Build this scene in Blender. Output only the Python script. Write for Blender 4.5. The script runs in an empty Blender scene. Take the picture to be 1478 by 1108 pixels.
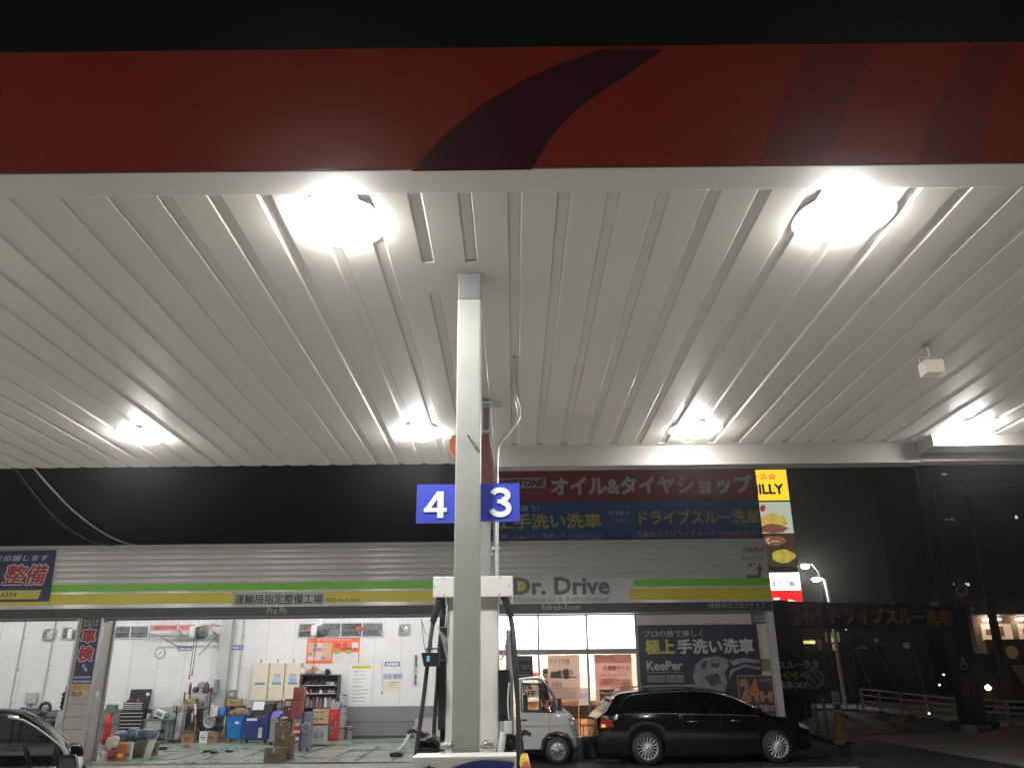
import bpy, bmesh, math, random
from mathutils import Vector, Matrix
random.seed(7)
sc = bpy.context.scene
COL = bpy.context.collection
PI = math.pi
# ---------------------------------------------------------------- camera, world, exposure
F_PX, PITCH, ROLL, EYE = 1180.0, math.radians(20.37), math.radians(0.61), 1.5
cam_data = bpy.data.cameras.new('camera')
cam_data.sensor_width = 36.0
cam_data.lens = F_PX / 1478.0 * 36.0
cam_data.clip_start, cam_data.clip_end = 0.05, 1200.0
cam = bpy.data.objects.new('camera', cam_data)
COL.objects.link(cam)
CAM_ROT = Matrix.Rotation(PI / 2 + PITCH, 4, 'X') @ Matrix.Rotation(-ROLL, 4, 'Z')
cam.matrix_world = Matrix.Translation((0, 0, EYE)) @ CAM_ROT
sc.camera = cam
world = bpy.data.worlds.new('World')
sc.world = world
world.use_nodes = True
wn = world.node_tree
sky = wn.nodes.new('ShaderNodeTexSky')
sky.sky_type = 'NISHITA'
sky.sun_disc = False
sky.sun_elevation = math.radians(-6.0)
sky.sun_rotation = math.radians(200.0)
bg_sky = wn.nodes['Background']
bg_sky.inputs[1].default_value = 0.05
wn.links.new(sky.outputs[0], bg_sky.inputs[0])
bg_town = wn.nodes.new('ShaderNodeBackground')          # town glow on a night sky
bg_town.inputs[0].default_value = (0.0058, 0.0059, 0.0064, 1)
bg_town.inputs[1].default_value = 0.3
addw = wn.nodes.new('ShaderNodeAddShader')
wn.links.new(bg_sky.outputs[0], addw.inputs[0])
wn.links.new(bg_town.outputs[0], addw.inputs[1])
wn.links.new(addw.outputs[0], wn.nodes['World Output'].inputs[0])
sc.view_settings.view_transform = 'Standard'
sc.view_settings.look = 'None'
sc.view_settings.exposure = 0.5
sc.view_settings.gamma = 1.0
sc.render.engine = 'CYCLES'
cy = sc.cycles
cy.use_denoising = True
try:
    cy.denoiser = 'OPENIMAGEDENOISE'
    cy.denoising_input_passes = 'RGB_ALBEDO_NORMAL'
except Exception:
    pass
cy.max_bounces, cy.diffuse_bounces, cy.glossy_bounces, cy.transmission_bounces, cy.transparent_max_bounces = 8, 4, 4, 6, 10
cy.caustics_reflective = cy.caustics_refractive = False
cy.sample_clamp_indirect = 4.0
LAMP = 225.0          # radiance of a canopy lens
TUBE = 62.0           # radiance of a workshop strip light
# ---------------------------------------------------------------- pixel <-> place
ROT3 = CAM_ROT.to_3x3()
def ray(px, py):
    return ROT3 @ Vector((px - 739.0, 554.0 - py, -F_PX))
def P(px, py, Y):
    r = ray(px, py); return r * (Y / r.y) + Vector((0, 0, EYE))
def G(px, py, z=0.0):
    r = ray(px, py); return r * ((z - EYE) / r.z) + Vector((0, 0, EYE))
def rect(x0, y0, x1, y1, Y):
    ym, xm = (y0 + y1) / 2, (x0 + x1) / 2
    return P(x0, ym, Y).x, P(x1, ym, Y).x, P(xm, y1, Y).z, P(xm, y0, Y).z
# ---------------------------------------------------------------- materials
def mat(name, col, rough=0.55, metal=0.0, noise=0.12, scale=4.0, bump=0.0, bscale=60.0, coat=0.0, emit=0.0, emit_col=None, spec=0.5):
    m = bpy.data.materials.new(name); m.use_nodes = True
    nt = m.node_tree; b = nt.nodes['Principled BSDF']
    b.inputs['Roughness'].default_value = rough
    b.inputs['Metallic'].default_value = metal
    b.inputs['Specular IOR Level'].default_value = spec
    b.inputs['Coat Weight'].default_value = coat
    b.inputs['Coat Roughness'].default_value = 0.05
    c = (col[0], col[1], col[2], 1)
    b.inputs['Base Color'].default_value = c
    if noise or bump:
        tc = nt.nodes.new('ShaderNodeTexCoord')
    if noise:
        n = nt.nodes.new('ShaderNodeTexNoise'); n.inputs['Scale'].default_value = scale
        n.inputs['Detail'].default_value = 6; n.inputs['Roughness'].default_value = 0.65
        nt.links.new(tc.outputs['Object'], n.inputs['Vector'])
        mr = nt.nodes.new('ShaderNodeMapRange')
        mr.inputs['From Min'].default_value = 0.3; mr.inputs['From Max'].default_value = 0.7
        mr.inputs['To Min'].default_value = 1 - noise; mr.inputs['To Max'].default_value = 1 + noise * 0.6
        nt.links.new(n.outputs['Fac'], mr.inputs['Value'])
        mx = nt.nodes.new('ShaderNodeVectorMath'); mx.operation = 'SCALE'
        mx.inputs[0].default_value = col[:3]
        nt.links.new(mr.outputs[0], mx.inputs['Scale'])
        nt.links.new(mx.outputs[0], b.inputs['Base Color'])
        m2 = nt.nodes.new('ShaderNodeMapRange')
        m2.inputs['From Min'].default_value = 0.3; m2.inputs['From Max'].default_value = 0.7
        m2.inputs['To Min'].default_value = max(0.02, rough - noise * 0.5); m2.inputs['To Max'].default_value = min(1, rough + noise * 0.6)
        nt.links.new(n.outputs['Fac'], m2.inputs['Value']); nt.links.new(m2.outputs[0], b.inputs['Roughness'])
    if bump:
        n2 = nt.nodes.new('ShaderNodeTexNoise'); n2.inputs['Scale'].default_value = bscale; n2.inputs['Detail'].default_value = 4
        nt.links.new(tc.outputs['Object'], n2.inputs['Vector'])
        bp = nt.nodes.new('ShaderNodeBump'); bp.inputs['Strength'].default_value = bump; bp.inputs['Distance'].default_value = 0.01
        nt.links.new(n2.outputs['Fac'], bp.inputs['Height']); nt.links.new(bp.outputs[0], b.inputs['Normal'])
    if emit:
        b.inputs['Emission Color'].default_value = (*(emit_col or col)[:3], 1)
        b.inputs['Emission Strength'].default_value = emit
        if noise:
            me_ = nt.nodes.new('ShaderNodeVectorMath'); me_.operation = 'SCALE'; me_.inputs[0].default_value = (emit_col or col)[:3]
            nt.links.new(mr.outputs[0], me_.inputs['Scale']); nt.links.new(me_.outputs[0], b.inputs['Emission Color'])
    return m
def glass(name, tint=(0.9, 0.92, 0.93), refl=0.06, rough=0.02):
    m = bpy.data.materials.new(name); m.use_nodes = True
    nt = m.node_tree; nt.nodes.remove(nt.nodes['Principled BSDF'])
    t = nt.nodes.new('ShaderNodeBsdfTransparent'); t.inputs[0].default_value = (*tint, 1)
    g = nt.nodes.new('ShaderNodeBsdfGlossy'); g.inputs['Roughness'].default_value = rough
    fr = nt.nodes.new('ShaderNodeFresnel'); fr.inputs[0].default_value = 1.45
    mx = nt.nodes.new('ShaderNodeMixShader')
    nt.links.new(fr.outputs[0], mx.inputs[0]); nt.links.new(t.outputs[0], mx.inputs[1]); nt.links.new(g.outputs[0], mx.inputs[2])
    nt.links.new(mx.outputs[0], nt.nodes['Material Output'].inputs[0])
    return m
WHITE_METAL = mat('white_painted_metal', (0.66, 0.65, 0.62), 0.38, noise=0.07, scale=1.2)
DECK = mat('canopy_deck_paint', (0.37, 0.355, 0.325), 0.5, noise=0.035, scale=0.35)
COLUMN = mat('column_paint', (0.28, 0.285, 0.265), 0.4, noise=0.1, scale=3)
STEEL = mat('galvanised_steel', (0.42, 0.43, 0.43), 0.4, 0.7, noise=0.15, scale=9)
BEAM = mat('beam_darkened_paint', (0.12, 0.113, 0.102), 0.55, noise=0.06, scale=1)  # shade put into the colour: deck paint darkened beside the rear lamps
GREY_PAINT = mat('grey_paint', (0.23, 0.235, 0.24), 0.45, noise=0.1)
DARK_GREY = mat('dark_grey_paint', (0.045, 0.045, 0.047), 0.45, noise=0.15)
BLACK = mat('black_plastic', (0.014, 0.014, 0.015), 0.42, noise=0.2)
RUBBER = mat('black_rubber', (0.018, 0.018, 0.019), 0.55, noise=0.2, scale=12)
CHROME = mat('chrome', (0.75, 0.76, 0.77), 0.15, 1.0, noise=0)
ALLOY = mat('alloy_rim', (0.7, 0.7, 0.7), 0.3, 0.6, noise=0.05)
RED_FASCIA = mat('fascia_red', (0.78, 0.09, 0.06), 0.35, noise=0.06, scale=1)
PURPLE_FASCIA = mat('fascia_dark_purple', (0.17, 0.04, 0.065), 0.35, noise=0.06, scale=1)
WINE_FASCIA = mat('fascia_wine', (0.56, 0.085, 0.11), 0.35, noise=0.06, scale=1)
SIGN_BLUE = mat('sign_blue', (0.05, 0.075, 0.5), 0.4, noise=0.04)
SIGN_WHITE = mat('sign_white', (0.8, 0.8, 0.8), 0.45, noise=0.04)
SIGN_NAVY = mat('sign_navy', (0.035, 0.037, 0.10), 0.45, noise=0.1)
SIGN_RED = mat('sign_red', (0.36, 0.03, 0.032), 0.45, noise=0.08)
SIGN_YELLOW = mat('sign_yellow', (0.7, 0.56, 0.06), 0.45, noise=0.06)
SIGN_ORANGE = mat('sign_orange', (0.78, 0.2, 0.05), 0.5, noise=0.06)
SIGN_MID_BLUE = mat('billboard_blue', (0.05, 0.13, 0.33), 0.5, noise=0.1)
SIGN_BILL_RED = mat('billboard_red', (0.3, 0.055, 0.07), 0.5, noise=0.1)
SIGN_PALE = mat('billboard_pale_lettering', (0.62, 0.58, 0.56), 0.5, noise=0.05)
INK = mat('black_ink', (0.02, 0.02, 0.022), 0.5, noise=0)
GREY_INK = mat('grey_ink', (0.2, 0.2, 0.21), 0.5, noise=0)
STRIPE_GREEN = mat('stripe_green', (0.19, 0.56, 0.05), 0.35, noise=0.05)
STRIPE_YELLOW = mat('stripe_yellow', (0.7, 0.58, 0.035), 0.35, noise=0.05)
LINTEL = mat('lintel_charcoal', (0.045, 0.04, 0.035), 0.4, noise=0.1)
SIDING = mat('siding_metal', (0.62, 0.61, 0.58), 0.17, 0.0, noise=0.05, scale=1.5)
WALL_WHITE = mat('workshop_wall_white', (0.76, 0.755, 0.755), 0.5, noise=0.09, scale=0.9)
WALL_GREY = mat('workshop_wall_grey', (0.19, 0.2, 0.21), 0.5, noise=0.08, scale=2)
FLOOR_GREEN = mat('workshop_floor_green', (0.23, 0.29, 0.235), 0.3, noise=0.25, scale=1.2)
FLOOR_GROOVE = mat('floor_groove_dark', (0.05, 0.055, 0.05), 0.5, noise=0.2)
FLOOR_PLATE = mat('floor_steel_plate', (0.24, 0.26, 0.24), 0.4, 0.3, noise=0.25, scale=3)
ASPHALT = mat('asphalt', (0.05, 0.05, 0.05), 0.75, noise=0.3, scale=0.7, bump=0.6, bscale=90)
CONCRETE = mat('forecourt_concrete', (0.45, 0.435, 0.41), 0.7, noise=0.2, scale=0.9, bump=0.3, bscale=40)
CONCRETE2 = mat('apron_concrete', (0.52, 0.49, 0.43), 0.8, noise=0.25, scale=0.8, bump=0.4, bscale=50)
KERB = mat('kerb_concrete', (0.36, 0.35, 0.32), 0.8, noise=0.25, scale=3, bump=0.4)
LINE_WHITE = mat('road_line_white', (0.5, 0.5, 0.48), 0.7, noise=0.35, scale=5)
CARDBOARD = mat('cardboard', (0.38, 0.25, 0.13), 0.75, noise=0.12, scale=6)
CARDBOARD_DARK = mat('cardboard_dull', (0.17, 0.135, 0.085), 0.8, noise=0.15, scale=6)
CREAM = mat('cream_paint', (0.72, 0.66, 0.52), 0.4, noise=0.05)
WOOD = mat('pale_wood', (0.5, 0.28, 0.12), 0.5, noise=0.25, scale=7)
WOOD_DARK = mat('brown_wood', (0.2, 0.1, 0.045), 0.5, noise=0.25, scale=7)
BIN_BLUE = mat('bright_blue_plastic', (0.02, 0.2, 0.58), 0.4, noise=0.08)
DEEP_BLUE = mat('deep_blue_paint', (0.022, 0.035, 0.2), 0.4, noise=0.1)
TOOL_RED = mat('tool_red_paint', (0.5, 0.03, 0.035), 0.35, noise=0.1)
MAROON = mat('maroon_paint', (0.13, 0.022, 0.025), 0.4, noise=0.12)
BRICK_RED = mat('brick_red_plastic', (0.27, 0.06, 0.05), 0.5, noise=0.12)
PALE_GREY = mat('pale_grey_paint', (0.46, 0.48, 0.46), 0.45, noise=0.1)
BLUE_GREY = mat('blue_grey_paint', (0.2, 0.22, 0.27), 0.4, noise=0.15)
PALE_PLASTIC = mat('milky_plastic', (0.6, 0.62, 0.62), 0.35, noise=0.1)
WRAP = mat('clear_wrap_film', (0.4, 0.4, 0.4), 0.2, noise=0.35, scale=9, bump=1.0, bscale=25)
BAG_WHITE = mat('white_bag', (0.7, 0.62, 0.58), 0.5, noise=0.15, scale=6, bump=1.0, bscale=20)
BAG_BLUE = mat('blue_grey_bag', (0.16, 0.2, 0.27), 0.4, noise=0.4, scale=8, bump=1.0, bscale=22)
GREEN_BENCH = mat('green_bench_paint', (0.13, 0.2, 0.16), 0.5, noise=0.2)
TRUCK_WHITE = mat('truck_white_paint', (0.56, 0.55, 0.54), 0.3, noise=0.04, coat=0.4)
CAR_BLACK = mat('car_black_paint', (0.004, 0.004, 0.0045), 0.16, noise=0, coat=0.5, spec=0.3)
GLASS_CLEAR = glass('clear_glass')
GLASS_CAR = glass('car_glass', (0.45, 0.47, 0.46))
GLASS_DARK = glass('privacy_glass', (0.05, 0.05, 0.05), rough=0.05)
LENS_ON = mat('lit_lens', (1, 1, 1), 0.4, noise=0, emit=LAMP, emit_col=(1.0, 0.98, 0.95))
TUBE_ON = mat('lit_tube', (1, 1, 1), 0.4, noise=0, emit=TUBE, emit_col=(1.0, 0.97, 0.96))
# ---------------------------------------------------------------- mesh builder
ORG = {}
class MB:
    def __init__(s):
        s.v, s.f, s.m, s.sm = [], [], [], []
        s.T = None
    def add(s, vs, fs, mi=0, smooth=False):
        b = len(s.v)
        s.v += [Vector(x) if s.T is None else s.T @ Vector(x) for x in vs]
        for f in fs:
            s.f.append([b + i for i in f]); s.m.append(mi); s.sm.append(smooth)
        return s
    def box(s, x0, x1, y0, y1, z0, z1, mi=0):
        if x0 > x1: x0, x1 = x1, x0
        if y0 > y1: y0, y1 = y1, y0
        if z0 > z1: z0, z1 = z1, z0
        vs = [(x, y, z) for z in (z0, z1) for y in (y0, y1) for x in (x0, x1)]
        return s.add(vs, [(0, 2, 3, 1), (4, 5, 7, 6), (0, 1, 5, 4), (2, 6, 7, 3), (0, 4, 6, 2), (1, 3, 7, 5)], mi)
    def cbox(s, c, d, mi=0):
        return s.box(c[0] - d[0] / 2, c[0] + d[0] / 2, c[1] - d[1] / 2, c[1] + d[1] / 2, c[2] - d[2] / 2, c[2] + d[2] / 2, mi)
    def hexa(s, b, t, mi=0):       # two quads (ccw from above): bottom, top
        return s.add(list(b) + list(t), [(3, 2, 1, 0), (4, 5, 6, 7), (0, 1, 5, 4), (1, 2, 6, 5), (2, 3, 7, 6), (3, 0, 4, 7)], mi)
    def ring(s, c, ax, r, n):
        ax = Vector(ax).normalized()
        a = Vector((0, 0, 1)) if abs(ax.z) < 0.9 else Vector((1, 0, 0))
        u = ax.cross(a).normalized(); w = ax.cross(u)
        return [Vector(c) + u * (r * math.cos(2 * PI * k / n)) + w * (r * math.sin(2 * PI * k / n)) for k in range(n)]
    def cyl(s, p0, p1, r0, r1=None, n=12, mi=0, caps=True):
        r1 = r0 if r1 is None else r1
        ax = Vector(p1) - Vector(p0)
        vs = s.ring(p0, ax, r0, n) + s.ring(p1, ax, r1, n)
        fs = [(k, (k + 1) % n, n + (k + 1) % n, n + k) for k in range(n)]
        s.add(vs, fs, mi, True)
        if caps:
            s.add(vs[:n], [tuple(range(n))[::-1]], mi); s.add(vs[n:], [tuple(range(n))], mi)
        return s
    def tube(s, pts, r, n=8, mi=0):
        pts = [Vector(p) for p in pts]; vs, fs = [], []
        rr = r if isinstance(r, (list, tuple)) else [r] * len(pts)
        up = None
        for i, p in enumerate(pts):
            d = (pts[min(i + 1, len(pts) - 1)] - pts[max(i - 1, 0)]).normalized()
            if up is None:
                up = d.cross(Vector((0, 0, 1)) if abs(d.z) < 0.9 else Vector((1, 0, 0))).normalized()
            else:
                up = (up - d * up.dot(d)).normalized()
            w = d.cross(up)
            vs += [p + up * (rr[i] * math.cos(2 * PI * k / n)) + w * (rr[i] * math.sin(2 * PI * k / n)) for k in range(n)]
        for i in range(len(pts) - 1):
            for k in range(n):
                fs.append((i * n + k, i * n + (k + 1) % n, (i + 1) * n + (k + 1) % n, (i + 1) * n + k))
        s.add(vs, fs, mi, True)
        s.add(vs[:n], [tuple(range(n))[::-1]], mi); s.add(vs[-n:], [tuple(range(n))], mi)
        return s
    def lathe(s, prof, c, ax=(0, 0, 1), n=24, mi=0):
        ax = Vector(ax).normalized(); vs, fs = [], []
        for (r, h) in prof:
            vs += s.ring(Vector(c) + ax * h, ax, max(r, 1e-4), n)
        for i in range(len(prof) - 1):
            for k in range(n):
                fs.append((i * n + k, i * n + (k + 1) % n, (i + 1) * n + (k + 1) % n, (i + 1) * n + k))
        return s.add(vs, fs, mi, True)
    def prism(s, pts, y0, y1, mi=0):     # outline in X,Z pushed along Y
        n = len(pts)
        vs = [(p[0], y0, p[1]) for p in pts] + [(p[0], y1, p[1]) for p in pts]
        fs = [(k, n + k, n + (k + 1) % n, (k + 1) % n) for k in range(n)] + [tuple(range(n)), tuple(range(n, 2 * n))[::-1]]
        return s.add(vs, fs, mi)
    def prismx(s, pts, x0, x1, mi=0):     # outline in Y,Z pushed along X
        n = len(pts)
        vs = [(x0, p[0], p[1]) for p in pts] + [(x1, p[0], p[1]) for p in pts]
        fs = [(k, (k + 1) % n, n + (k + 1) % n, n + k) for k in range(n)] + [tuple(range(n))[::-1], tuple(range(n, 2 * n))]
        return s.add(vs, fs, mi)
    def blob(s, c, d, mi=0, jit=0.12, nu=12, nv=8, flat=True):     # rumpled soft lump, flattened underneath
        vs, fs = [], []
        for j in range(nv + 1):
            th = PI * j / nv
            for i in range(nu):
                ph = 2 * PI * i / nu
                k = 1 + random.uniform(-jit, jit)
                z = math.cos(th)
                if flat: z = max(z, -0.6)
                vs.append((c[0] + d[0] / 2 * k * math.sin(th) ** 0.7 * math.cos(ph), c[1] + d[1] / 2 * k * math.sin(th) ** 0.7 * math.sin(ph), c[2] + d[2] / 2 * (z * (1 + random.uniform(-jit, jit) * 0.6) if not (flat and z <= -0.6) else -0.6)))
        for j in range(nv):
            for i in range(nu):
                fs.append((j * nu + i, (j + 1) * nu + i, (j + 1) * nu + (i + 1) % nu, j * nu + (i + 1) % nu))
        return s.add(vs, fs, mi, True)
    def text(s, body, x0, x1, z0, z1, y, bold=0.0, shear=0.0, mi=0, frame=None):
        thick = bold if bold >= .012 else 0.0
        c = bpy.data.curves.new('txt', 'FONT'); c.body = body; c.shear = shear; c.resolution_u = 2
        o = bpy.data.objects.new('txt', c); COL.objects.link(o)
        me = bpy.data.meshes.new_from_object(o.evaluated_get(bpy.context.evaluated_depsgraph_get()))
        vs = [v.co.copy() for v in me.vertices]; fs = [tuple(p.vertices) for p in me.polygons]
        bpy.data.objects.remove(o); bpy.data.curves.remove(c); bpy.data.meshes.remove(me)
        if not vs: return s
        a0, a1 = min(v.x for v in vs), max(v.x for v in vs); b0, b1 = min(v.y for v in vs), max(v.y for v in vs)
        a0 -= thick; b0 -= thick; a1 += thick; b1 += thick
        nc = 0 if thick == 0 else (6 if thick < .03 else 10)
        for c_ in range(nc + 1):        # heavy strokes: the glyphs again, nudged round a small circle, each a hair prouder
            dx, dy = (0, 0) if c_ == nc else (thick * math.cos(2 * PI * c_ / nc), thick * math.sin(2 * PI * c_ / nc))
            lift = .00025 * c_; out = []
            for v in vs:
                tx, tz = (v.x + dx - a0) / max(a1 - a0, 1e-6), (v.y + dy - b0) / max(b1 - b0, 1e-6)
                if frame is None: out.append((x0 + (x1 - x0) * tx, y - lift, z0 + (z1 - z0) * tz))
                else:
                    o_, ux, uz = frame; out.append(o_ + ux * (x0 + (x1 - x0) * tx) + uz * (z0 + (z1 - z0) * tz) + ux.cross(uz) * lift)
            s.add(out, fs, mi)
        return s
    def ribbon(s, pts, w, y, th=.003, mi=0):     # flat stroke in the X,Z plane
        pts = [Vector((p[0], 0, p[1])) for p in pts]; L, R = [], []
        for i, p in enumerate(pts):
            d = (pts[min(i + 1, len(pts) - 1)] - pts[max(i - 1, 0)]).normalized(); n = Vector((-d.z, 0, d.x)) * w / 2
            L.append(p + n); R.append(p - n)
        for i in range(len(pts) - 1):
            s.prism([(R[i].x, R[i].z), (R[i + 1].x, R[i + 1].z), (L[i + 1].x, L[i + 1].z), (L[i].x, L[i].z)], y, y + th, mi)
        return s
    def build(s, name, mats, parent=None, loc=None, bevel=0.0, seg=2, local=False):
        me = bpy.data.meshes.new(name)
        org = Vector((0, 0, 0))
        if parent is not None: org = ORG.get(parent, org)
        elif loc is not None: org = Vector(loc)
        vs = s.v if local else [v - org for v in s.v]
        me.from_pydata([tuple(v) for v in vs], [], s.f)
        if not isinstance(mats, (list, tuple)): mats = [mats]
        for m in mats: me.materials.append(m)
        for p, mi, sm in zip(me.polygons, s.m, s.sm):
            p.material_index = mi; p.use_smooth = sm
        if bevel:
            bm = bmesh.new(); bm.from_mesh(me)
            bmesh.ops.remove_doubles(bm, verts=bm.verts, dist=1e-5)
            es = [e for e in bm.edges if len(e.link_faces) == 2 and e.calc_face_angle(0) > 0.5]
            bmesh.ops.bevel(bm, geom=es, offset=bevel, segments=seg, affect='EDGES', profile=0.6, clamp_overlap=True)
            bm.to_mesh(me); bm.free()
        o = bpy.data.objects.new(name, me); COL.objects.link(o)
        if parent is not None:
            o.parent = parent; ORG[o] = org
        else:
            o.location = org; ORG[o] = org
        return o
def tag(o, label, cat, group=None, kind=None):
    if label: o['label'] = label
    if cat: o['category'] = cat
    if group: o['group'] = group
    if kind: o['kind'] = kind
    return o
def thing(name, label, cat, loc, group=None, rz=0.0):
    o = bpy.data.objects.new(name, None); COL.objects.link(o)
    o.empty_display_size = 0.2
    o.location = loc; o.rotation_euler = (0, 0, rz); ORG[o] = Vector(loc)
    return tag(o, label, cat, group)
def struct(name, mb, m, **k):
    o = mb.build(name, m, **k); o['kind'] = 'structure'; return o
def dup(root, loc, label=None):
    r = root.copy(); COL.objects.link(r); r.location = loc
    if label: r['label'] = label
    for ch in list(root.children):
        c = ch.copy(); COL.objects.link(c); c.parent = r
        for g in ch.children:
            d = g.copy(); COL.objects.link(d); d.parent = c
    return r
def rbox(mb, x0, y0, x1, y1, Y, depth, mi=0, z0=None):
    a, b, c, d = rect(x0, y0, x1, y1, Y)
    if z0 is not None: c = z0
    mb.box(a, b, Y, Y + depth, c, d, mi); return (a, b, c, d)
def rtext(mb, s_, x0, y0, x1, y1, Y, bold=0.0, shear=0.0, mi=0):
    a, b, c, d = rect(x0, y0, x1, y1, Y)
    return mb.text(s_, a, b, c, d, Y, bold, shear, mi)
def rpoly(mb, pts, Y, mi=0, th=0.003):
    q = [P(x, y, Y) for x, y in pts]
    area = sum(q[i].x * q[(i + 1) % len(q)].z - q[(i + 1) % len(q)].x * q[i].z for i in range(len(q)))
    if area < 0: q.reverse()
    return mb.prism([(v.x, v.z) for v in q], Y, Y + th, mi)
# ================================================================ SETTING
D = 20.0              # plane of the service building's front
LZ, TZ = 3.17, 4.82   # lintel underside, roof edge
RX = 6.12             # right end of the building
BACK = 28.7
FZ = 0.03
m = MB(); m.box(-300, 300, -150, 500, -0.5, 0.0)
struct('ground', m, ASPHALT)
m = MB(); m.box(-30, 8.2, -14, 13.6, -0.2, 0.006); m.box(-30, -1.2, 13.6, 19.45, -0.2, 0.006)  # left strip up to the building added to bounce light onto its facade
struct('forecourt', m, CONCRETE)
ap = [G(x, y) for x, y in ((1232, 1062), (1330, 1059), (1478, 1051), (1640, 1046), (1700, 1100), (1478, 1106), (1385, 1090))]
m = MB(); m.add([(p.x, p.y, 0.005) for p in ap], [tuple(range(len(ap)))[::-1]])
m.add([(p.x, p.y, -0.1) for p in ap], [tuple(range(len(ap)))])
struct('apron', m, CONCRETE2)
m = MB()
for pts in (((1120, 1036), (1160, 1024), (1235, 1026), (1330, 1040), (1420, 1052), (1420, 1043), (1330, 1033), (1235, 1020), (1160, 1018), (1110, 1026)),):
    q = [G(x, y) for x, y in pts]
    n = len(q)
    m.add([(p.x, p.y, 0.0) for p in q] + [(p.x, p.y, 0.14) for p in q], [tuple(range(n, 2 * n))] + [(k, (k + 1) % n, n + (k + 1) % n, n + k) for k in range(n)])
struct('pavement', m, KERB)
m = MB()
m.box(2.0, 6.6, 17.33, 17.43, 0.0, 0.004)
m.box(-9.0, -3.2, 18.3, 18.42, 0.006, 0.01)
struct('road_marking', m, LINE_WHITE)
# ================================================================ CANOPY
CZ = 4.6
CX0, CX1 = -21.5, 7.6
FY, RY = 4.42, 11.75
canopy = thing('canopy', 'white ribbed station canopy with a red fascia along its front edge', 'canopy', (0, 8, CZ))
pitch, gw, tw, gd = 0.335, 0.1, 0.068, 0.018
m = MB()
k0, k1 = int((CX0 - 0.03) / pitch) , int((CX1 - 0.03) / pitch)
DY0, DY1 = FY + 0.24, RY - 0.05
px = CX0
for k in range(k0, k1 + 1):
    gx = 0.03 + pitch * k
    m.add([(px, DY0, CZ), (gx - gw / 2, DY0, CZ), (gx - gw / 2, DY1, CZ), (px, DY1, CZ)], [(0, 3, 2, 1)])
    px = gx + gw / 2
    ivs = [(DY0, DY1)]
    if -0.75 < gx < -0.1: ivs = [(DY0, 5.62), (6.15, DY1)]
    if gx > -0.1: ivs = [(DY0, 10.74 if gx < 5.5 else 10.38)]
    last = DY0
    for (a, b) in ivs:
        if a > last + 1e-4:
            m.add([(gx - gw / 2, last, CZ), (gx + gw / 2, last, CZ), (gx + gw / 2, a, CZ), (gx - gw / 2, a, CZ)], [(0, 3, 2, 1)])
        pr = [(gx - gw / 2, CZ), (gx - tw / 2, CZ + gd), (gx + tw / 2, CZ + gd), (gx + gw / 2, CZ)]
        vs = [(x, a, z) for x, z in pr] + [(x, b, z) for x, z in pr]
        fs = [(0, 4, 5, 1), (1, 5, 6, 2), (2, 6, 7, 3)]
        if gx > -0.1 or b < DY1 - 0.2: fs.append((7, 6, 5, 4))
        fs.append((0, 1, 2, 3))
        m.add(vs, fs); last = b
    if last < DY1 - 1e-4:
        m.add([(gx - gw / 2, last, CZ), (gx + gw / 2, last, CZ), (gx + gw / 2, DY1, CZ), (gx - gw / 2, DY1, CZ)], [(0, 3, 2, 1)])
m.add([(px, DY0, CZ), (CX1, DY0, CZ), (CX1, DY1, CZ), (px, DY1, CZ)], [(0, 3, 2, 1)])
m.build('deck', DECK, canopy)
m = MB(); m.box(CX0, CX1, FY + 0.1, RY + 0.1, CZ + 0.12, CZ + 0.2)
m.build('roof', GREY_PAINT, canopy)
m = MB(); m.box(CX0, CX1, FY - 0.021, DY0, CZ - 0.012, CZ + 0.002)
m.build('front_beam', DECK, canopy, bevel=0.006)
m = MB(); m.box(CX0, -0.37, RY, RY + 0.12, 4.655, 4.8); m.box(CX0, -0.37, RY - 0.1, RY - 0.0, 4.663, 4.675)
m.build('rear_beam', DECK, canopy, bevel=0.006)
m = MB(); m.box(-0.36, 5.56, 10.83, 11.05, 4.32, CZ + .02); m.box(-0.36, 5.56, 10.815, 11.065, 4.318, 4.338)
m.build('rear_beam', BEAM, canopy, bevel=0.006)
m = MB(); m.box(5.57, CX1 + .1, 10.45, 10.8, 4.445, CZ + .02); m.box(5.57, CX1 + .1, 10.83, 11.05, 4.335, CZ + .02); m.box(5.565, 5.6, 10.44, 11.06, 4.44, CZ + .02)
m.build('end_panel', BEAM, canopy, bevel=0.006)
m = MB(); m.box(CX0, CX1, FY - 0.02, FY + 0.015, CZ + 0.003, 5.565)
fas = m.build('front_fascia', RED_FASCIA, canopy)
m = MB()
yy = FY - 0.024
rpoly(m, [(594, 247.2), (640, 197), (690, 156), (750, 119), (800, 96), (866, 72.2), (957, 71.4), (910, 106), (870, 131), (835, 156), (810, 181), (790, 206), (767, 245)], yy)
m.build('swoosh', PURPLE_FASCIA, fas)
m = MB()
rpoly(m, [(1092, 240.3), (1112, 190), (1135, 140), (1168, 69.6), (1268, 68.4), (1236, 120), (1214, 180), (1202, 239)], yy)
rpoly(m, [(1322, 237.5), (1342, 180), (1368, 120), (1402, 66.6), (1470, 65.8), (1440, 110), (1424, 170), (1416, 236.3)], yy)
m.build('swoosh', WINE_FASCIA, fas)
# screws along the ribs
m = MB()
for k in range(k0, k1 + 1):
    gx = 0.03 + pitch * k
    if abs(gx) > 6: continue
    for yv in (4.95, 6.5, 8.0, 9.5, 11.0):
        m.cyl((gx - 0.062, yv, CZ - 0.004), (gx - 0.062, yv, CZ + 0.001), 0.007, n=6)
m.build('screws', STEEL, canopy)
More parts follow.
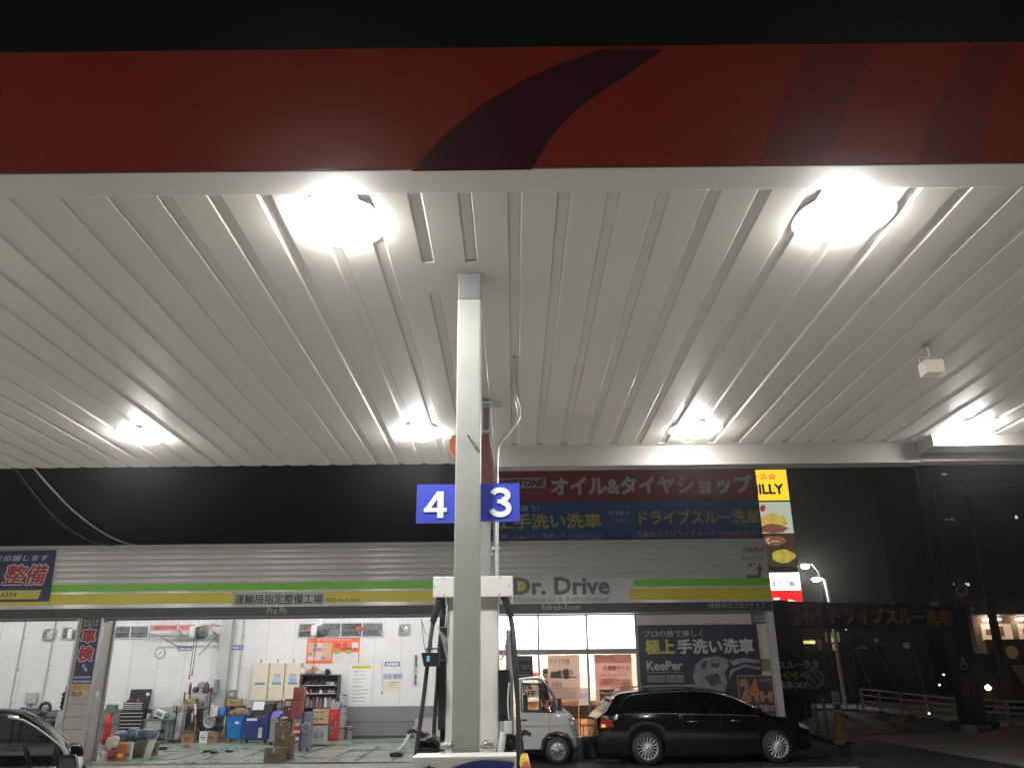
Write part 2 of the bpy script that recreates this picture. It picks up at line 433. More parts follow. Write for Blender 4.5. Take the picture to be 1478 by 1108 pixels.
# ---- lamps
def make_lamp(loc, label):
    t = thing('canopy_light', label, 'canopy light', loc, 'floodlights on the canopy ceiling')
    x, y, z = loc
    h = MB(); h.lathe([(0.0, 0.0), (0.35, 0.0)], (x, y, z - .0012), n=40)  # flat disc added over the grooves so the lamp glow looks round
    h.build('housing', DECK, t)
    h = MB(); h.lathe([(0.225, 0.0), (0.226, -0.003), (0.215, -0.004)], (x, y, z - .004), n=24)
    h.build('bezel', WHITE_METAL, t)
    h = MB(); h.lathe([(0.205, 0.0), (0.213, -0.026), (0.19, -0.056), (0.11, -0.074), (0.0, -0.08)], (x, y, z - .005), n=24)
    h.build('lens', LENS_ON, t)
    return t
near = 'front row'
spots = [((-1.227, 5.03), 'big glaring canopy light in front of the column, over the left of it'),
         ((2.361, 5.03), 'big glaring canopy light under the right part of the red fascia'),
         ((-4.796, 10.12), 'small bright canopy light at the rear edge above the striped workshop front'),
         ((-1.212, 10.12), 'small bright canopy light just left of the column at the rear edge'),
         ((2.36, 10.12), 'small bright canopy light at the rear edge above the rooftop billboard'),
         ((5.963, 10.12), 'small bright canopy light by the end panel at the right edge of the photo'),
         ((-4.82, 5.03), 'canopy light just past the left edge of the photo, front row'),
         ((5.96, 5.03), 'canopy light just past the right edge of the photo, front row'),
         ((-8.4, 10.12), 'canopy light past the left edge of the photo, rear row'),
         ((-8.4, 5.03), 'canopy light second past the left edge of the photo, front row'),
         ((-12.0, 10.12), 'added unseen canopy light, third past the left edge of the photo, rear row'),  # from here on: added out of view to brighten the left facade
         ((-12.0, 5.03), 'added unseen canopy light, third past the left edge of the photo, front row'),
         ((-15.6, 10.12), 'added unseen canopy light, fourth from the left edge outside the photo, rear row'),
         ((-15.6, 5.03), 'added unseen canopy light, fourth from the left edge outside the photo, front row'),
         ((-19.2, 10.12), 'added unseen canopy light, farthest left outside the photo, rear row')]
lamp0 = None
for (x, y), lab in spots:
    if lamp0 is None: lamp0 = make_lamp((x, y, CZ), lab)
    else: dup(lamp0, (x, y, CZ), lab)
# ---- loudspeaker box on the ceiling
t = thing('loudspeaker', 'small beige box speaker hanging on a bracket from the canopy ceiling', 'speaker', (3.6, 7.0, CZ))
q = P(1345, 530, 7.4)
bx, by = q.x, 7.4
m = MB(); m.box(bx - .088, bx + .088, by - .07, by + .09, q.z - .075, q.z + .06); m.build('case', mat('beige_plastic', (0.5, 0.45, 0.36), 0.5), t, bevel=0.008)
m = MB()
for sx in (-.085, .0, .075):
    m.tube([(bx + sx, by + .04, q.z + .06), (bx + sx * 1.05 + .0, by + .04, q.z + .125)], .006, 6)
m.tube([(bx - .09, by + .04, q.z + .122), (bx + .08, by + .04, q.z + .122)], .007, 6)
m.cyl((bx + .02, by + .04, q.z + .125), (bx + .02, by + .04, CZ), .012, n=8)
m.cyl((bx + .02, by + .04, CZ - .01), (bx + .02, by + .04, CZ + .0), .05, n=12)
m.tube([(bx - .085, by - .03, q.z + .06), (bx - .09, by - .05, q.z + .02)], .008, 6)
m.build('bracket', STEEL, t)
# ================================================================ COLUMNS
cx0, cx1, cyf = -0.42, -0.237, 5.8
col = thing('steel_column', 'square pale grey steel column in the middle carrying the number plates', 'column', (-0.328, 5.89, 0))
m = MB(); m.box(cx0, cx1, cyf, cyf + .18, 0.0, 4.37); m.build('shaft', COLUMN, col, bevel=0.012)
m = MB(); m.box(cx0 + .001, cx1 - .001, cyf + .002, cyf + .178, 4.37, CZ + .0); m.build('head', mat('column_head_grey', (0.13, 0.135, 0.135), 0.4), col, bevel=0.01)
m = MB(); m.box(cx0 - .09, cx1 + .03, cyf - .04, cyf + .2, 1.085, 1.105); m.build('collar', STEEL, col, bevel=0.004)
# rope hook on the column
t = thing('rope_hook', 'frayed grey rope loop tied to a hook on the column front', 'hook', P(680, 632, cyf - .02))
m = MB()
pp = [P(a, b, cyf - .015) for a, b in ((675, 628), (679, 632), (682, 636), (686, 640), (689, 644), (689, 647), (686, 645), (682, 641), (680, 636), (678, 633))]
m.tube(pp, .0055, 6); m.cyl(P(675, 628, cyf - .03), P(675, 628, cyf + .005), .006, n=8)
m.build('rope', mat('grey_rope', (0.16, 0.16, 0.14), 0.9), t)
m = MB(); m.tube([P(673, 629, cyf - .02), P(677, 628, cyf - .02), P(679, 629.5, cyf - .02)], .004, 6); m.build('clip', STEEL, t)
# number plates
for nm, ch, (x0, y0, x1, y1), (tx0, ty0, tx1, ty1), xr in (
        ('number_plate', '4', (601.5, 699.5, 656.5, 755), (612, 709, 645, 747), None), ('number_plate', '3', (694, 698, 750, 752.5), (706, 704, 739, 745), None)):
    a, b, c, d = rect(x0, y0, x1, y1, 5.9)
    if ch == '4': b = cx0
    else: a = cx1
    pl = MB().box(a, b, 5.885, 5.9, c, d).build('number_plate', SIGN_BLUE, None, loc=((a + b) / 2, 5.89, c))
    tag(pl, 'blue square plate with a white %s fixed to the %s side of the column' % (ch, 'left' if ch == '4' else 'right'), 'sign', 'pump number plates on the column')
    tm = MB(); qa, qb, qc, qd = rect(tx0, ty0, tx1, ty1, 5.881); qw, qh = qb - qa, qd - qc
    if ch == '4':
        tm.ribbon([(qa + .72 * qw, qc), (qa + .72 * qw, qd)], .27 * qw, 5.879).ribbon([(qa, qc + .3 * qh), (qb, qc + .3 * qh)], .155 * qh, 5.8785)
        tm.prism([(qa, qc + .3 * qh), (qa + .25 * qw, qc + .3 * qh), (qa + .80 * qw, qd), (qa + .56 * qw, qd)], 5.8782, 5.882)
    else:
        sw = .24 * qw
        def arc_(cx_, cz_, rx, rz, a0_, a1_): return [(cx_ + rx * math.cos(math.radians(a0_ + (a1_ - a0_) * k / 16)), cz_ + rz * math.sin(math.radians(a0_ + (a1_ - a0_) * k / 16))) for k in range(17)]
        tm.ribbon(arc_(qa + .48 * qw, qc + .745 * qh, .34 * qw, .185 * qh, 165, -75), sw, 5.879)
        tm.ribbon(arc_(qa + .48 * qw, qc + .285 * qh, .38 * qw, .215 * qh, 80, -170), sw, 5.8785)
        tm.box(qa + .36 * qw, qa + .6 * qw, 5.8782, 5.8815, qc + .46 * qh, qc + .6 * qh)
    tm.build('numeral', SIGN_WHITE, pl)
    tm = MB(); xx = b if ch == '4' else a; sg = -1 if ch == '4' else 1
    for zz in (c + .06, d - .06): tm.box(xx, xx + sg * .05, 5.9, 5.93, zz - .012, zz + .012)
    tm.build('bracket', STEEL, pl)
# rear column + conduit + box + red cloth
rc = thing('steel_column', 'dull grey rear column half hidden behind the front column', 'column', (-0.36, 9.03, 0))
m = MB(); m.box(-.46, -.255, 8.94, 9.13, 0, CZ); m.build('shaft', COLUMN, rc, bevel=0.01)
m = MB(); m.box(-.5, -.215, 8.9, 9.17, CZ - .03, CZ - .002); m.tube([(-.25, 8.93, 4.52), (-.12, 8.93, 4.52)], .012, 6); m.tube([(-.36, 8.92, 4.56), (-.17, 8.92, 4.56)], .01, 6)
m.build('clamp', STEEL, rc)
t = thing('junction_box', 'dark grey upright box near the top of the rear column', 'box', (-.3, 8.86, 4.05))
a, b, c, d = rect(696, 588, 708, 625, 8.85); m = MB(); m.box(a, b, 8.83, 8.93, c, d); m.build('case', GREY_PAINT, t, bevel=.008)
m = MB(); m.box(a + .015, b - .02, 8.822, 8.83, c + .03, d - .015); m.build('cover', DARK_GREY, t)
t = thing('conduit', 'bent grey conduit pipe running from a ceiling rib down the rear column', 'pipe', (0, 8.9, 3))
pts = [(0.03, 7.6, CZ + .02), (0.03, 8.7, CZ + .015)] + [P(x, y, 8.9) for x, y in ((749.5, 590), (749, 600), (745, 612), (738, 622), (727, 634), (720, 644), (717.5, 655), (717, 672), (717, 700))]
pts.append(Vector((pts[-1].x, 8.9, 0.1)))
m = MB(); m.tube(pts, .021, 8); m.build('pipe', STEEL, t)
m = MB(); m.tube([P(713, 668, 8.95), Vector((P(713, 668, 8.95).x, 8.95, .1))], .009, 6); m.build('cable', GREY_PAINT, t)
m = MB(); sx = pts[-2].x
for z in (3.4, 2.9, 2.4): m.box(sx - .06, sx + .03, 8.885, 8.93, z, z + .03)
m.build('clip', STEEL, t)
# red banner cloth bundled behind
t = thing('rolled_flag', 'orange red flag cloth rolled up and hung on the rear column', 'flag', P(680, 650, 8.8))
m = MB(); 
for (pts_, mi) in (([(662, 628, .02), (657, 637, .07), (657, 650, .07), (660, 661, .03)], 0), ([(700, 628, .05), (701, 650, .07), (703, 672, .085), (704, 694, .09), (704, 720, .08), (703, 745, .04)], 1)):
    prof = [(P(x, y, 8.78), r) for x, y, r in pts_]
    m.tube([p for p, _ in prof], [r for _, r in prof], 10, mi)
m.build('cloth', [mat('flag_orange', (0.55, 0.13, 0.05), 0.8), mat('flag_dark_red', (0.1, 0.025, 0.028), 0.8)], t)
m = MB(); m.tube([P(709, 640, 8.8), P(707, 668, 8.76), P(699, 700, 8.72)], .006, 6); m.build('cord', SIGN_WHITE, t)
m = MB(); qa = P(660, 632, 8.78); m.tube([(-.36, 8.95, qa.z + .02), (-.36, 8.8, qa.z + .02), (qa.x - .06, 8.78, qa.z + .02)], .014, 8); m.build('bracket', STEEL, t)
# ================================================================ FUEL PUMP
PY = 6.9
pump = thing('fuel_pump', 'tall white fuel dispenser with a box top and black hoses behind the column', 'fuel pump', (-.32, PY + .3, 0))
PUMP_WHITE = mat('pump_white', (0.53, 0.53, 0.495), 0.35, noise=0.05)
a, b, c, d = rect(625, 831, 740, 861, PY - .08)
m = MB(); m.box(a, b, PY - .08, PY + .55, c, d); tb = m.build('top_box', PUMP_WHITE, pump, bevel=.008)
m = MB()
for (x, y) in ((641, 833.5), (641, 858), (627.5, 846), (721, 832.5), (721, 857), (735, 845)): q = P(x, y, PY - .083); m.cyl(q, q + Vector((0, .006, 0)), .006, n=8)
m.build('screw', DARK_GREY, tb)
a2, b2, _, _ = rect(645, 870, 719, 900, PY)
m = MB(); m.box(a2, b2, PY, PY + .5, 0.95, c); m.build('body', PUMP_WHITE, pump, bevel=.01)
m = MB(); m.box(a2 - .06, b2 + .06, PY - .06, PY + .56, 0, .95); m.build('base', PUMP_WHITE, pump, bevel=.01)
m = MB(); a, b, c2, d2 = rect(720, 966, 731, 1040, PY); m.box(b2 + .003, b2 + .09, PY - .02, PY + .3, c2, d2)
a, b, c2, d2 = rect(636, 980, 645, 1040, PY); m.box(a2 - .055, a2 - .003, PY - .02, PY + .3, 1.2, 2.05); m.build('nozzle_panel', BLACK, pump, bevel=.006)
m = MB(); a, b, _, _ = rect(731, 950, 741, 1050, PY + .2); m.box(a, b, PY + .15, PY + .4, .9, 1.95); a, b, _, _ = rect(632, 1000, 640, 1050, PY + .2); m.box(a, b, PY + .15, PY + .4, 1.3, 1.75)
m.build('side_panel', GREY_PAINT, pump, bevel=.006)
def hose(pts, Y, r, label=None):
    h = MB(); q = [P(x, y, Y + dy) for x, y, dy in pts]
    # smooth
    out = []
    for i in range(len(q) - 1):
        p0, p1, p2, p3 = q[max(i - 1, 0)], q[i], q[i + 1], q[min(i + 2, len(q) - 1)]
        for k in range(6):
            t_ = k / 6; out.append(0.5 * ((2 * p1) + (p2 - p0) * t_ + (2 * p0 - 5 * p1 + 4 * p2 - p3) * t_ ** 2 + (3 * p1 - p0 - 3 * p2 + p3) * t_ ** 3))
    out.append(q[-1]); h.tube(out, r, 10); return h
for pts, Y, r in (([(636, 858, 0), (630, 880, -.02), (624, 905, -.05), (618, 950, -.1), (611, 1010, -.12), (604, 1060, -.12), (600, 1090, -.1)], PY, .017),
                  ([(640, 862, .1), (637, 900, .1), (633, 950, .05), (630, 1000, 0), (627, 1040, 0), (626, 1075, 0)], PY, .016),
                  ([(641, 880, .1), (640, 940, .1), (639, 1000, .05), (639, 1066, .05)], PY, .022),
                  ([(731, 858, 0), (736, 885, -.03), (740, 905, -.05), (744, 950, -.1), (747, 1010, -.1), (748, 1060, -.1), (749, 1100, -.1)], PY, .018),
                  ([(733, 870, .1), (738, 905, .1), (742, 960, .05), (748, 1030, 0), (753, 1090, 0)], PY, .016)):
    hose(pts, Y, r).build('hose', RUBBER, pump)
# hose boots (ribbed sleeves)
m = MB()
for p0, p1 in (((637, 858), (624.5, 898)), ((727, 858), (738, 890))):
    A, B = P(*p0, PY - .03), P(*p1, PY - .05)
    m = MB()
    for k in range(11):
        q0, q1 = A.lerp(B, k / 11), A.lerp(B, (k + 1) / 11); m.cyl(q0, q1, .035 - .0006 * k, .029 - .0006 * k, n=10)
    m.build('hose_boot', RUBBER, pump)
m = MB(); m.tube([P(647, 860, PY - .02), P(643, 905, PY - .05), P(633, 905, PY - .05), P(640, 925, PY - .03), P(645, 950, PY - .02)], .008, 6)
m.prism([(P(x, y, PY).x, P(x, y, PY).z) for x, y in ((631, 902), (645, 951), (645, 920))], PY - .03, PY - .02)
m.build('cable_guard', STEEL, pump)
m = MB(); m.tube([P(738, 905, PY - .02), P(731, 925, PY - .02), P(727, 945, PY - .02), P(722, 952, PY - .02)], .009, 6); m.build('spring_arm', STEEL, pump)
# nozzles resting in the boots
def nozzle(px_, py_, Y, flip):
    h = MB(); q = P(px_, py_, Y); s_ = -1 if flip else 1
    h.tube([q, q + Vector((s_ * .05, 0, .02)), q + Vector((s_ * .1, 0, -.03)), q + Vector((s_ * .12, 0, -.1))], [.03, .032, .022, .014], 10)
    h.tube([q + Vector((-s_ * .02, 0, .03)), q + Vector((-s_ * .1, -.0, .08)), q + Vector((-s_ * .15, 0, .06))], [.026, .022, .017], 10)
    h.box(q.x - .07, q.x + .07, Y - .03, Y + .05, q.z - .12, q.z - .05)
    return h
for a_ in ((616, 1068, PY - .05, False), (628, 1072, PY + .05, False)): nozzle(*a_).build('nozzle', BLACK, pump)
nozzle(739, 1072, PY, True).build('nozzle', BLACK, pump)
m = MB(); a, b, c2, d2 = rect(606, 1067, 633, 1095, PY + .1); m.box(a, b, PY + .0, PY + .3, .9, d2); m.build('holster', BLACK, pump, bevel=.008); m = MB(); a, b, c2, d2 = rect(731, 1060, 742, 1090, PY); m.box(a, b, PY, PY + .2, .9, d2); m.build('holster', BLACK, pump, bevel=.008)
m = MB(); a, b, c2, d2 = rect(728, 1040, 739, 1058, PY - .05); m.box(a, b, PY - .06, PY + .02, c2, d2); m.cyl(P(727, 1056, PY - .03), P(722, 1086, PY - .03), .028, n=10); m.build('white_valve', PALE_PLASTIC, pump, bevel=.004)
m = MB(); m.tube([P(735, 985, PY - .03), P(733.5, 1000, PY - .05), P(733, 1020, PY - .05), P(735, 1038, PY - .04)], .006, 6); m.build('white_cable', PALE_PLASTIC, pump)
# payment unit
Y = PY - .2
t = thing('card_reader', 'black card reader box with a carry handle beside the left pump hoses', 'card reader', P(618, 950, Y))
a, b, c2, d2 = rect(608, 941, 634, 961, Y); m = MB(); m.hexa([(a + .02, Y, c2), (b, Y, c2), (b, Y + .14, c2), (a + .02, Y + .14, c2)], [(a, Y - .02, d2), (b, Y - .02, d2), (b, Y + .16, d2), (a, Y + .16, d2)]); m.build('case', BLACK, t, bevel=.006)
m = MB(); m.tube([(a + .03, Y + .06, d2), (a + .03, Y + .06, d2 + .03), (b - .02, Y + .06, d2 + .03), (b - .02, Y + .06, d2)], .007, 6); m.tube([(b - .01, Y + .08, (c2 + d2) / 2), (a2, PY + .05, (c2 + d2) / 2)], .014, 8); m.build('handle', BLACK, t)
m = MB(); m.cbox((a + .055, Y - .013, (c2 + d2) / 2 + .005), (.022, .004, .04)); m.build('label_sticker', mat('cyan_sticker', (0.1, 0.5, 0.6), 0.4), t)
# front cabinet with blue emblem
Y = 5.42
cab = thing('service_cabinet', 'white metal cabinet with a blue emblem at the foot of the column', 'cabinet', (-.33, Y + .15, 0))
a, b, c2, d2 = rect(594, 1090.5, 745.5, 1140, Y)
m = MB(); m.box(a, b, Y, Y + .3, 0.1, d2); bo = m.build('case', PUMP_WHITE, cab, bevel=.008)
m = MB(); m.box(a + .03, b - .03, Y + .03, Y + .27, 0, .1); m.build('plinth', DARK_GREY, cab)
m = MB(); rpoly(m, [(650, 1109), (664, 1104), (682, 1099), (700, 1097), (720, 1098), (741, 1100), (742, 1104), (736, 1110), (730, 1120), (640, 1120)], Y - .003); m.build('emblem', mat('emblem_blue', (0.045, 0.055, 0.33), 0.4), cab)
m = MB(); m.tube([P(x, y, Y - .006) for x, y in ((648, 1110), (664, 1103.5), (682, 1098.3), (700, 1096.4), (720, 1097), (741.5, 1099.2))], .003, 6)
m.tube([P(x, y, Y - .004) for x, y in ((619, 1103), (619.5, 1108), (616, 1114))], .005, 6); m.tube([P(x, y, Y - .004) for x, y in ((608, 1108), (620, 1106), (630, 1109), (626, 1115))], .005, 6); m.build('script', INK, cab)
m = MB(); q = G(637, 1087, 1.12)
for (x, y, r) in ((638.5, 1085.5, .014),): m.cyl(P(x, y + 2, Y + .25), P(x, y - 1, Y + .25), r, n=10)
m.build('knob', STEEL, cab)
for (x, y, lab) in ((644, 1081, 'crumpled foil lump in front of the column foot, left side'), (703, 1081, 'crumpled foil lump lying beside the column foot, right side')):
    q = P(x, y + 8, 5.75); m = MB(); m.blob((q.x, 5.75, d2 + .035), (.085, .08, .06), jit=.35, nu=10, nv=7)
    tag(m.build('foil_scrap', mat('foil', (0.3, 0.3, 0.28), 0.35, 0.7, noise=.4, scale=40), None, loc=(q.x, 5.75, d2)), lab, 'foil scrap')
# glove on the right
q = P(757, 1099, 6.6); m = MB()
m.blob((q.x, 6.6, q.z), (.075, .1, .12), 0, .1); m.blob((q.x + .012, 6.57, q.z - .05), (.07, .09, .12), 1, .15); m.tube([(q.x - .01, 6.6, q.z + .04), (q.x - .02, 6.62, q.z + .16)], .012, 8, 2)
tag(m.build('hanging_nozzle_cover', [SIGN_YELLOW, mat('warm_red', (.4, .06, .03), .5), BLACK], None, loc=q), 'yellow and red nozzle cover hanging right of the white cabinet', 'nozzle cover')
# ================================================================ OVERHEAD WIRES
for nm, pts, lab in (('a', ((43, 668, 11.82), (75, 705, 12.5), (110, 740, 13.5), (150, 769, 15.2), (178, 782, 17.8), (198, 786, 20.05)), 'thin pale wire sagging from the canopy edge to the workshop roof, right one'),
                     ('b', ((18, 669, 11.82), (42, 703, 12.4), (75, 742, 13.5), (112, 771, 15.2), (142, 784, 17.8), (164, 787, 20.05)), 'dark wire sagging from the canopy edge to the workshop roof, left one')):
    q = [P(*p) for p in pts]
    out = []
    for i in range(len(q) - 1):
        p0, p1, p2, p3 = q[max(i - 1, 0)], q[i], q[i + 1], q[min(i + 2, len(q) - 1)]
        for k in range(8):
            t_ = k / 8; out.append(0.5 * ((2 * p1) + (p2 - p0) * t_ + (2 * p0 - 5 * p1 + 4 * p2 - p3) * t_ ** 2 + (3 * p1 - p0 - 3 * p2 + p3) * t_ ** 3))
    out.append(q[-1]); m = MB(); m.tube(out, .016 if nm == 'a' else .014, 6)
    tag(m.build('overhead_wire', STEEL if nm == 'a' else RUBBER, None, loc=q[0]), lab, 'wire', 'wires from canopy to workshop')
# ================================================================ SERVICE BUILDING
bld = thing('service_station_building', 'long low service building with striped fascia, open workshop bays and a glazed shop', 'building', (-6, D, 0))
LX = -19.5            # left end
PXW = -0.95           # partition workshop / shop
def ribbed(mb, x0, x1, y, z0, z1, step, bulge, mi=0, seg=12):
    n = max(1, round((z1 - z0) / step)); st = (z1 - z0) / n
    pr = []
    for i in range(n):
        za = z0 + i * st
        pr.append((y + .006, za)); pr.append((y + .006, za + .006))
        for k in range(seg + 1):
            t_ = k / seg; pr.append((y - bulge * (1 - (2 * t_ - 1) ** 2), za + .008 + (st - .010) * t_))
    pr.append((y + .006, z1))
    vs = [(x0, a, b) for a, b in pr] + [(x1, a, b) for a, b in pr]; q = len(pr)
    mb.add(vs, [(i, q + i, q + i + 1, i + 1) for i in range(q - 1)], mi, True)
m = MB(); ribbed(m, LX, RX, D, 3.945, TZ - .03, .146, .0045)
m.build('fascia_siding', SIDING, bld)
m = MB(); m.box(LX, RX, D - .03, D + .1, TZ - .03, TZ + .03); m.build('roof_trim', WHITE_METAL, bld, bevel=.008)
m = MB(); m.box(LX, RX, D - .004, D + .08, 3.36, 3.945); m.build('fascia_band', SIDING, bld)
m = MB(); m.box(LX, RX - .02, D - .018, D - .004, 3.15, 3.36); m.build('lintel_band', LINTEL, bld)
m = MB(); m.box(LX, RX, D + .0, D + .35, 3.13, 3.15); m.box(LX, PXW, D + .36, D + .4, 3.11, 3.2); m.build('lintel_soffit', GREY_PAINT, bld)
m = MB(); m.box(LX, RX, D + .05, BACK + .2, TZ - .12, TZ - .06); m.build('roof', GREY_PAINT, bld)
m = MB(); m.box(LX, RX, BACK, BACK + .15, 0, TZ - .12); m.build('rear_wall', WALL_WHITE, bld)
m = MB(); m.box(LX, PXW, BACK - .02, BACK, FZ, .98); m.box(LX, PXW, BACK - .026, BACK - .02, .5, .52, 1); m.box(LX, PXW, BACK - .03, BACK - .02, FZ, .1, 1); m.build('rear_wainscot', [WALL_GREY, DARK_GREY], bld)
m = MB(); m.box(LX, PXW, D + .4, BACK, 4.3, 4.36); m.build('workshop_ceiling', WALL_WHITE, bld)
m = MB(); m.box(LX - .15, LX, D + .02, BACK + .15, 0, TZ - .13); m.build('side_wall', WALL_WHITE, bld)
m = MB(); m.box(PXW - .1, PXW + .1, D + .1, BACK, 0, TZ - .13); m.build('partition_wall', WALL_WHITE, bld)
m = MB(); m.box(RX - .15, RX, D + .02, BACK + .15, 0, TZ - .13); m.build('side_wall', SIDING, bld)
# seams of the rear wall
m = MB(); x = LX + .4
while x < PXW:
    m.box(x, x + .012, BACK - .004, BACK, .98, 4.3); x += .9
m.build('wall_seam', PALE_GREY, bld)
# wall conduits and the steel column on the rear wall
m = MB(); a, b, _, _ = rect(314, 940, 330, 960, BACK - .25); m.box(a, b, BACK - .25, BACK, FZ, 4.3)
m.build('rear_column', PALE_GREY, bld)
for (x0, y0) in ((36, 900), (80, 900), (336.5, 900), (352, 900)):
    q = P(x0, y0, BACK - .05); m = MB(); m.tube([(q.x, BACK - .05, 4.3), (q.x, BACK - .05, 1.0)], .018, 6)
    for z in (1.2, 2.2, 3.2): m.box(q.x - .02, q.x + .07, BACK - .06, BACK, z, z + .03)
    m.build('wall_conduit', PALE_GREY, bld)
m = MB(); m.box(LX, PXW, D - .55, BACK, -.1, FZ); m.build('workshop_floor', FLOOR_GREEN, bld)
# door pillar between the bays
a, b, _, _ = rect(118, 885, 148, 895, D)
PA, PB = a, b
m = MB(); m.box(a, b, D - .02, D + .7, FZ, 3.13); pil = m.build('bay_pillar', mat('pillar_panel', (.42, .41, .37), .5), bld, bevel=.006)
m = MB(); m.box(b + .002, b + .06, D - .04, D + .05, FZ, 3.13); m.box(b + .002, b + .05, D + .6, D + .68, FZ, 3.13); m.box(a - .06, a - .002, D - .04, D + .05, FZ, 3.13)
m.build('shutter_guide', STEEL, pil)
m = MB()
for z in (1.55, 1.25, .98, .72): m.box(a + .01, b - .01, D - .0235, D - .019, z, z + .008)
m.build('panel_joint', DARK_GREY, pil)
m = MB(); m.box(a + .004, b - .004, D - .028, D - .0215, FZ, .45); m.build('kick_panel', WALL_GREY, pil)
# stripes
m = MB(); xg = P(919, 840, D).x
m.box(LX, -.75, D - .0085, D - .004, 3.745, 3.925); m.prism([(RX, 3.735), (RX, 3.91)] + [(xg - .0875 * math.sin(PI * k / 10), 3.8225 + .0875 * math.cos(PI * k / 10)) for k in range(11)], D - .0085, D - .004); m.build('green_stripe', STRIPE_GREEN, bld)
m = MB(); m.box(LX, -.75, D - .0085, D - .004, 3.45, 3.70); m.box(xg - .2, RX, D - .0085, D - .004, 3.42, 3.69); m.build('yellow_stripe', STRIPE_YELLOW, bld)
# lettering on the fascia
m = MB(); rbox(m, 336, 855, 468.5, 873.5, D - .012, .004); pl = m.build('name_plate', mat('name_plate_grey', (.5, .5, .48), .45), bld)
m = MB(); rtext(m, '運輸局指定整備工場', 339, 857, 466, 871.5, D - .0165, .012); m.build('lettering', INK, pl)
m = MB(); rtext(m, '指定 No.1-3394', 471, 862, 519, 869, D - .0105, .005); m.build('lettering', mat('olive_ink', (.14, .12, .02), .5, noise=0), bld)
m = MB(); rtext(m, 'Pro Pit', 386, 876, 414, 885, D - .0225, .006); rtext(m, 'Refresh Room', 782, 871, 838, 880, D - .0225, .004); rtext(m, '(株)ENEOSフロンティア', 1021, 868, 1105, 879, D - .0225, .006)
m.build('lettering', mat('pale_lettering', (.42, .41, .39), .5, noise=0), bld)
LOGO_GREY = mat('logo_grey', (.14, .14, .15), .45)
m = MB(); rtext(m, 'Dr. Drive', 741, 832, 880, 858, D - .010, .035); m.build('shop_logo', LOGO_GREY, bld)
m = MB(); a, b, c, d = rect(749.5, 838.5, 759.5, 853, D - .0135); m.prism([(a, c), (a + (b - a) * .55, c), (b, c + (d - c) * .3), (b, c + (d - c) * .7), (a + (b - a) * .55, d), (a, d)], D - .0135, D - .0105); m.build('shop_logo_fill', mat('logo_yellow', (.55, .5, .1), .45), bld)
m = MB(); rtext(m, 'Maintenance & Refreshment', 742, 860, 879, 868.5, D - .0095, .012); m.build('lettering', mat('soft_grey_ink', (.27, .27, .27), .5, noise=0), bld)
m = MB(); rtext(m, '店舗専用', 1070, 789, 1103, 798, D - .0065, .012); rtext(m, '出入り口は', 1070, 801, 1102, 809, D - .0065, .012); rtext(m, '横です', 1079, 811, 1099, 818, D - .0065, .012)
m.build('notice_lettering', LOGO_GREY, bld)
m = MB(); rpoly(m, [(1077, 829), (1094, 829), (1094, 822), (1090, 822), (1096.5, 815), (1102, 822), (1098.5, 822), (1098.5, 833.5), (1077, 833.5)], D - .0075, th=.003); m.build('notice_arrow', mat('arrow_brown', (.19, .12, .11), .5), bld)
# ---- slanted banner at the left of the fascia
ban = [(80, 794), (69, 867), (-110, 869.5), (-110, 797)]
Y = D - .06
t = thing('banner_board', 'navy slanted banner board with big red characters on the left of the fascia', 'banner', P(-20, 830, Y))
m = MB(); rpoly(m, ban, Y, th=.04); m.build('board', SIGN_NAVY, t)
m = MB(); rpoly(m, [(60, 851), (55, 864), (-110, 866), (-110, 853)], Y - .004, th=.003); m.build('yellow_strip', mat('banner_yellow', (.6, .55, .12), .5), t)
m = MB(); rtext(m, 'カーライフを応援します', -72, 801, 70, 809.5, Y - .003, .012, .15); m.build('lettering', mat('soft_white', (.6, .6, .58), .5, noise=0), t)
m = MB(); rtext(m, '車検・整備', -88, 813.5, 69, 846, Y - .003, .062, .15); m.build('lettering_outline', mat('banner_pink_white', (.66, .6, .6), .5, noise=0), t)
m = MB(); rtext(m, '車検・整備', -86, 815, 67.5, 844.5, Y - .006, .022, .15); m.build('lettering', SIGN_RED, t)
m = MB(); rtext(m, '指定番号 No.1-3394', -80, 854, 24, 862, Y - .0075, .005, .15); m.build('lettering', INK, t)
# ---- poster on the pillar
t = thing('pillar_poster', 'tall navy poster with two red white-edged characters on the bay pillar', 'poster', ((PA + PB) / 2, D - .03, 1.7))
def prect(x0, y0, x1, y1, Y=D - .026): return rect(x0, y0, x1, y1, Y)
a, _, _, d = prect(122, 891.5, 148, 896); _, _, c, _ = prect(110, 975, 136, 986)
a, b = PA + .05, PB - .005
m = MB(); m.box(a, b, D - .032, D - .024, c, d); m.build('sheet', SIGN_NAVY, t)
w, h = b - a, d - c
m = MB(); m.text('指定工場', a + .08 * w, b - .1 * w, d - .075 * h, d - .02 * h, D - .034, .01); m.text('設備付き', a + .08 * w, b - .1 * w, d - .135 * h, d - .085 * h, D - .034, .01); m.build('lettering', mat('poster_tan_ink', (.5, .42, .3), .5, noise=0), t)
m = MB(); m.text('車', a + .03 * w, b - .1 * w, d - .40 * h, d - .15 * h, D - .034, .09); m.text('検', a + .0 * w, b - .08 * w, d - .68 * h, d - .42 * h, D - .034, .09); m.build('lettering_outline', mat('poster_pink_white', (.62, .55, .55), .5, noise=0), t)
m = MB(); m.text('車', a + .08 * w, b - .15 * w, d - .385 * h, d - .165 * h, D - .037, .045); m.text('検', a + .05 * w, b - .13 * w, d - .665 * h, d - .435 * h, D - .037, .045); m.build('lettering', SIGN_RED, t)
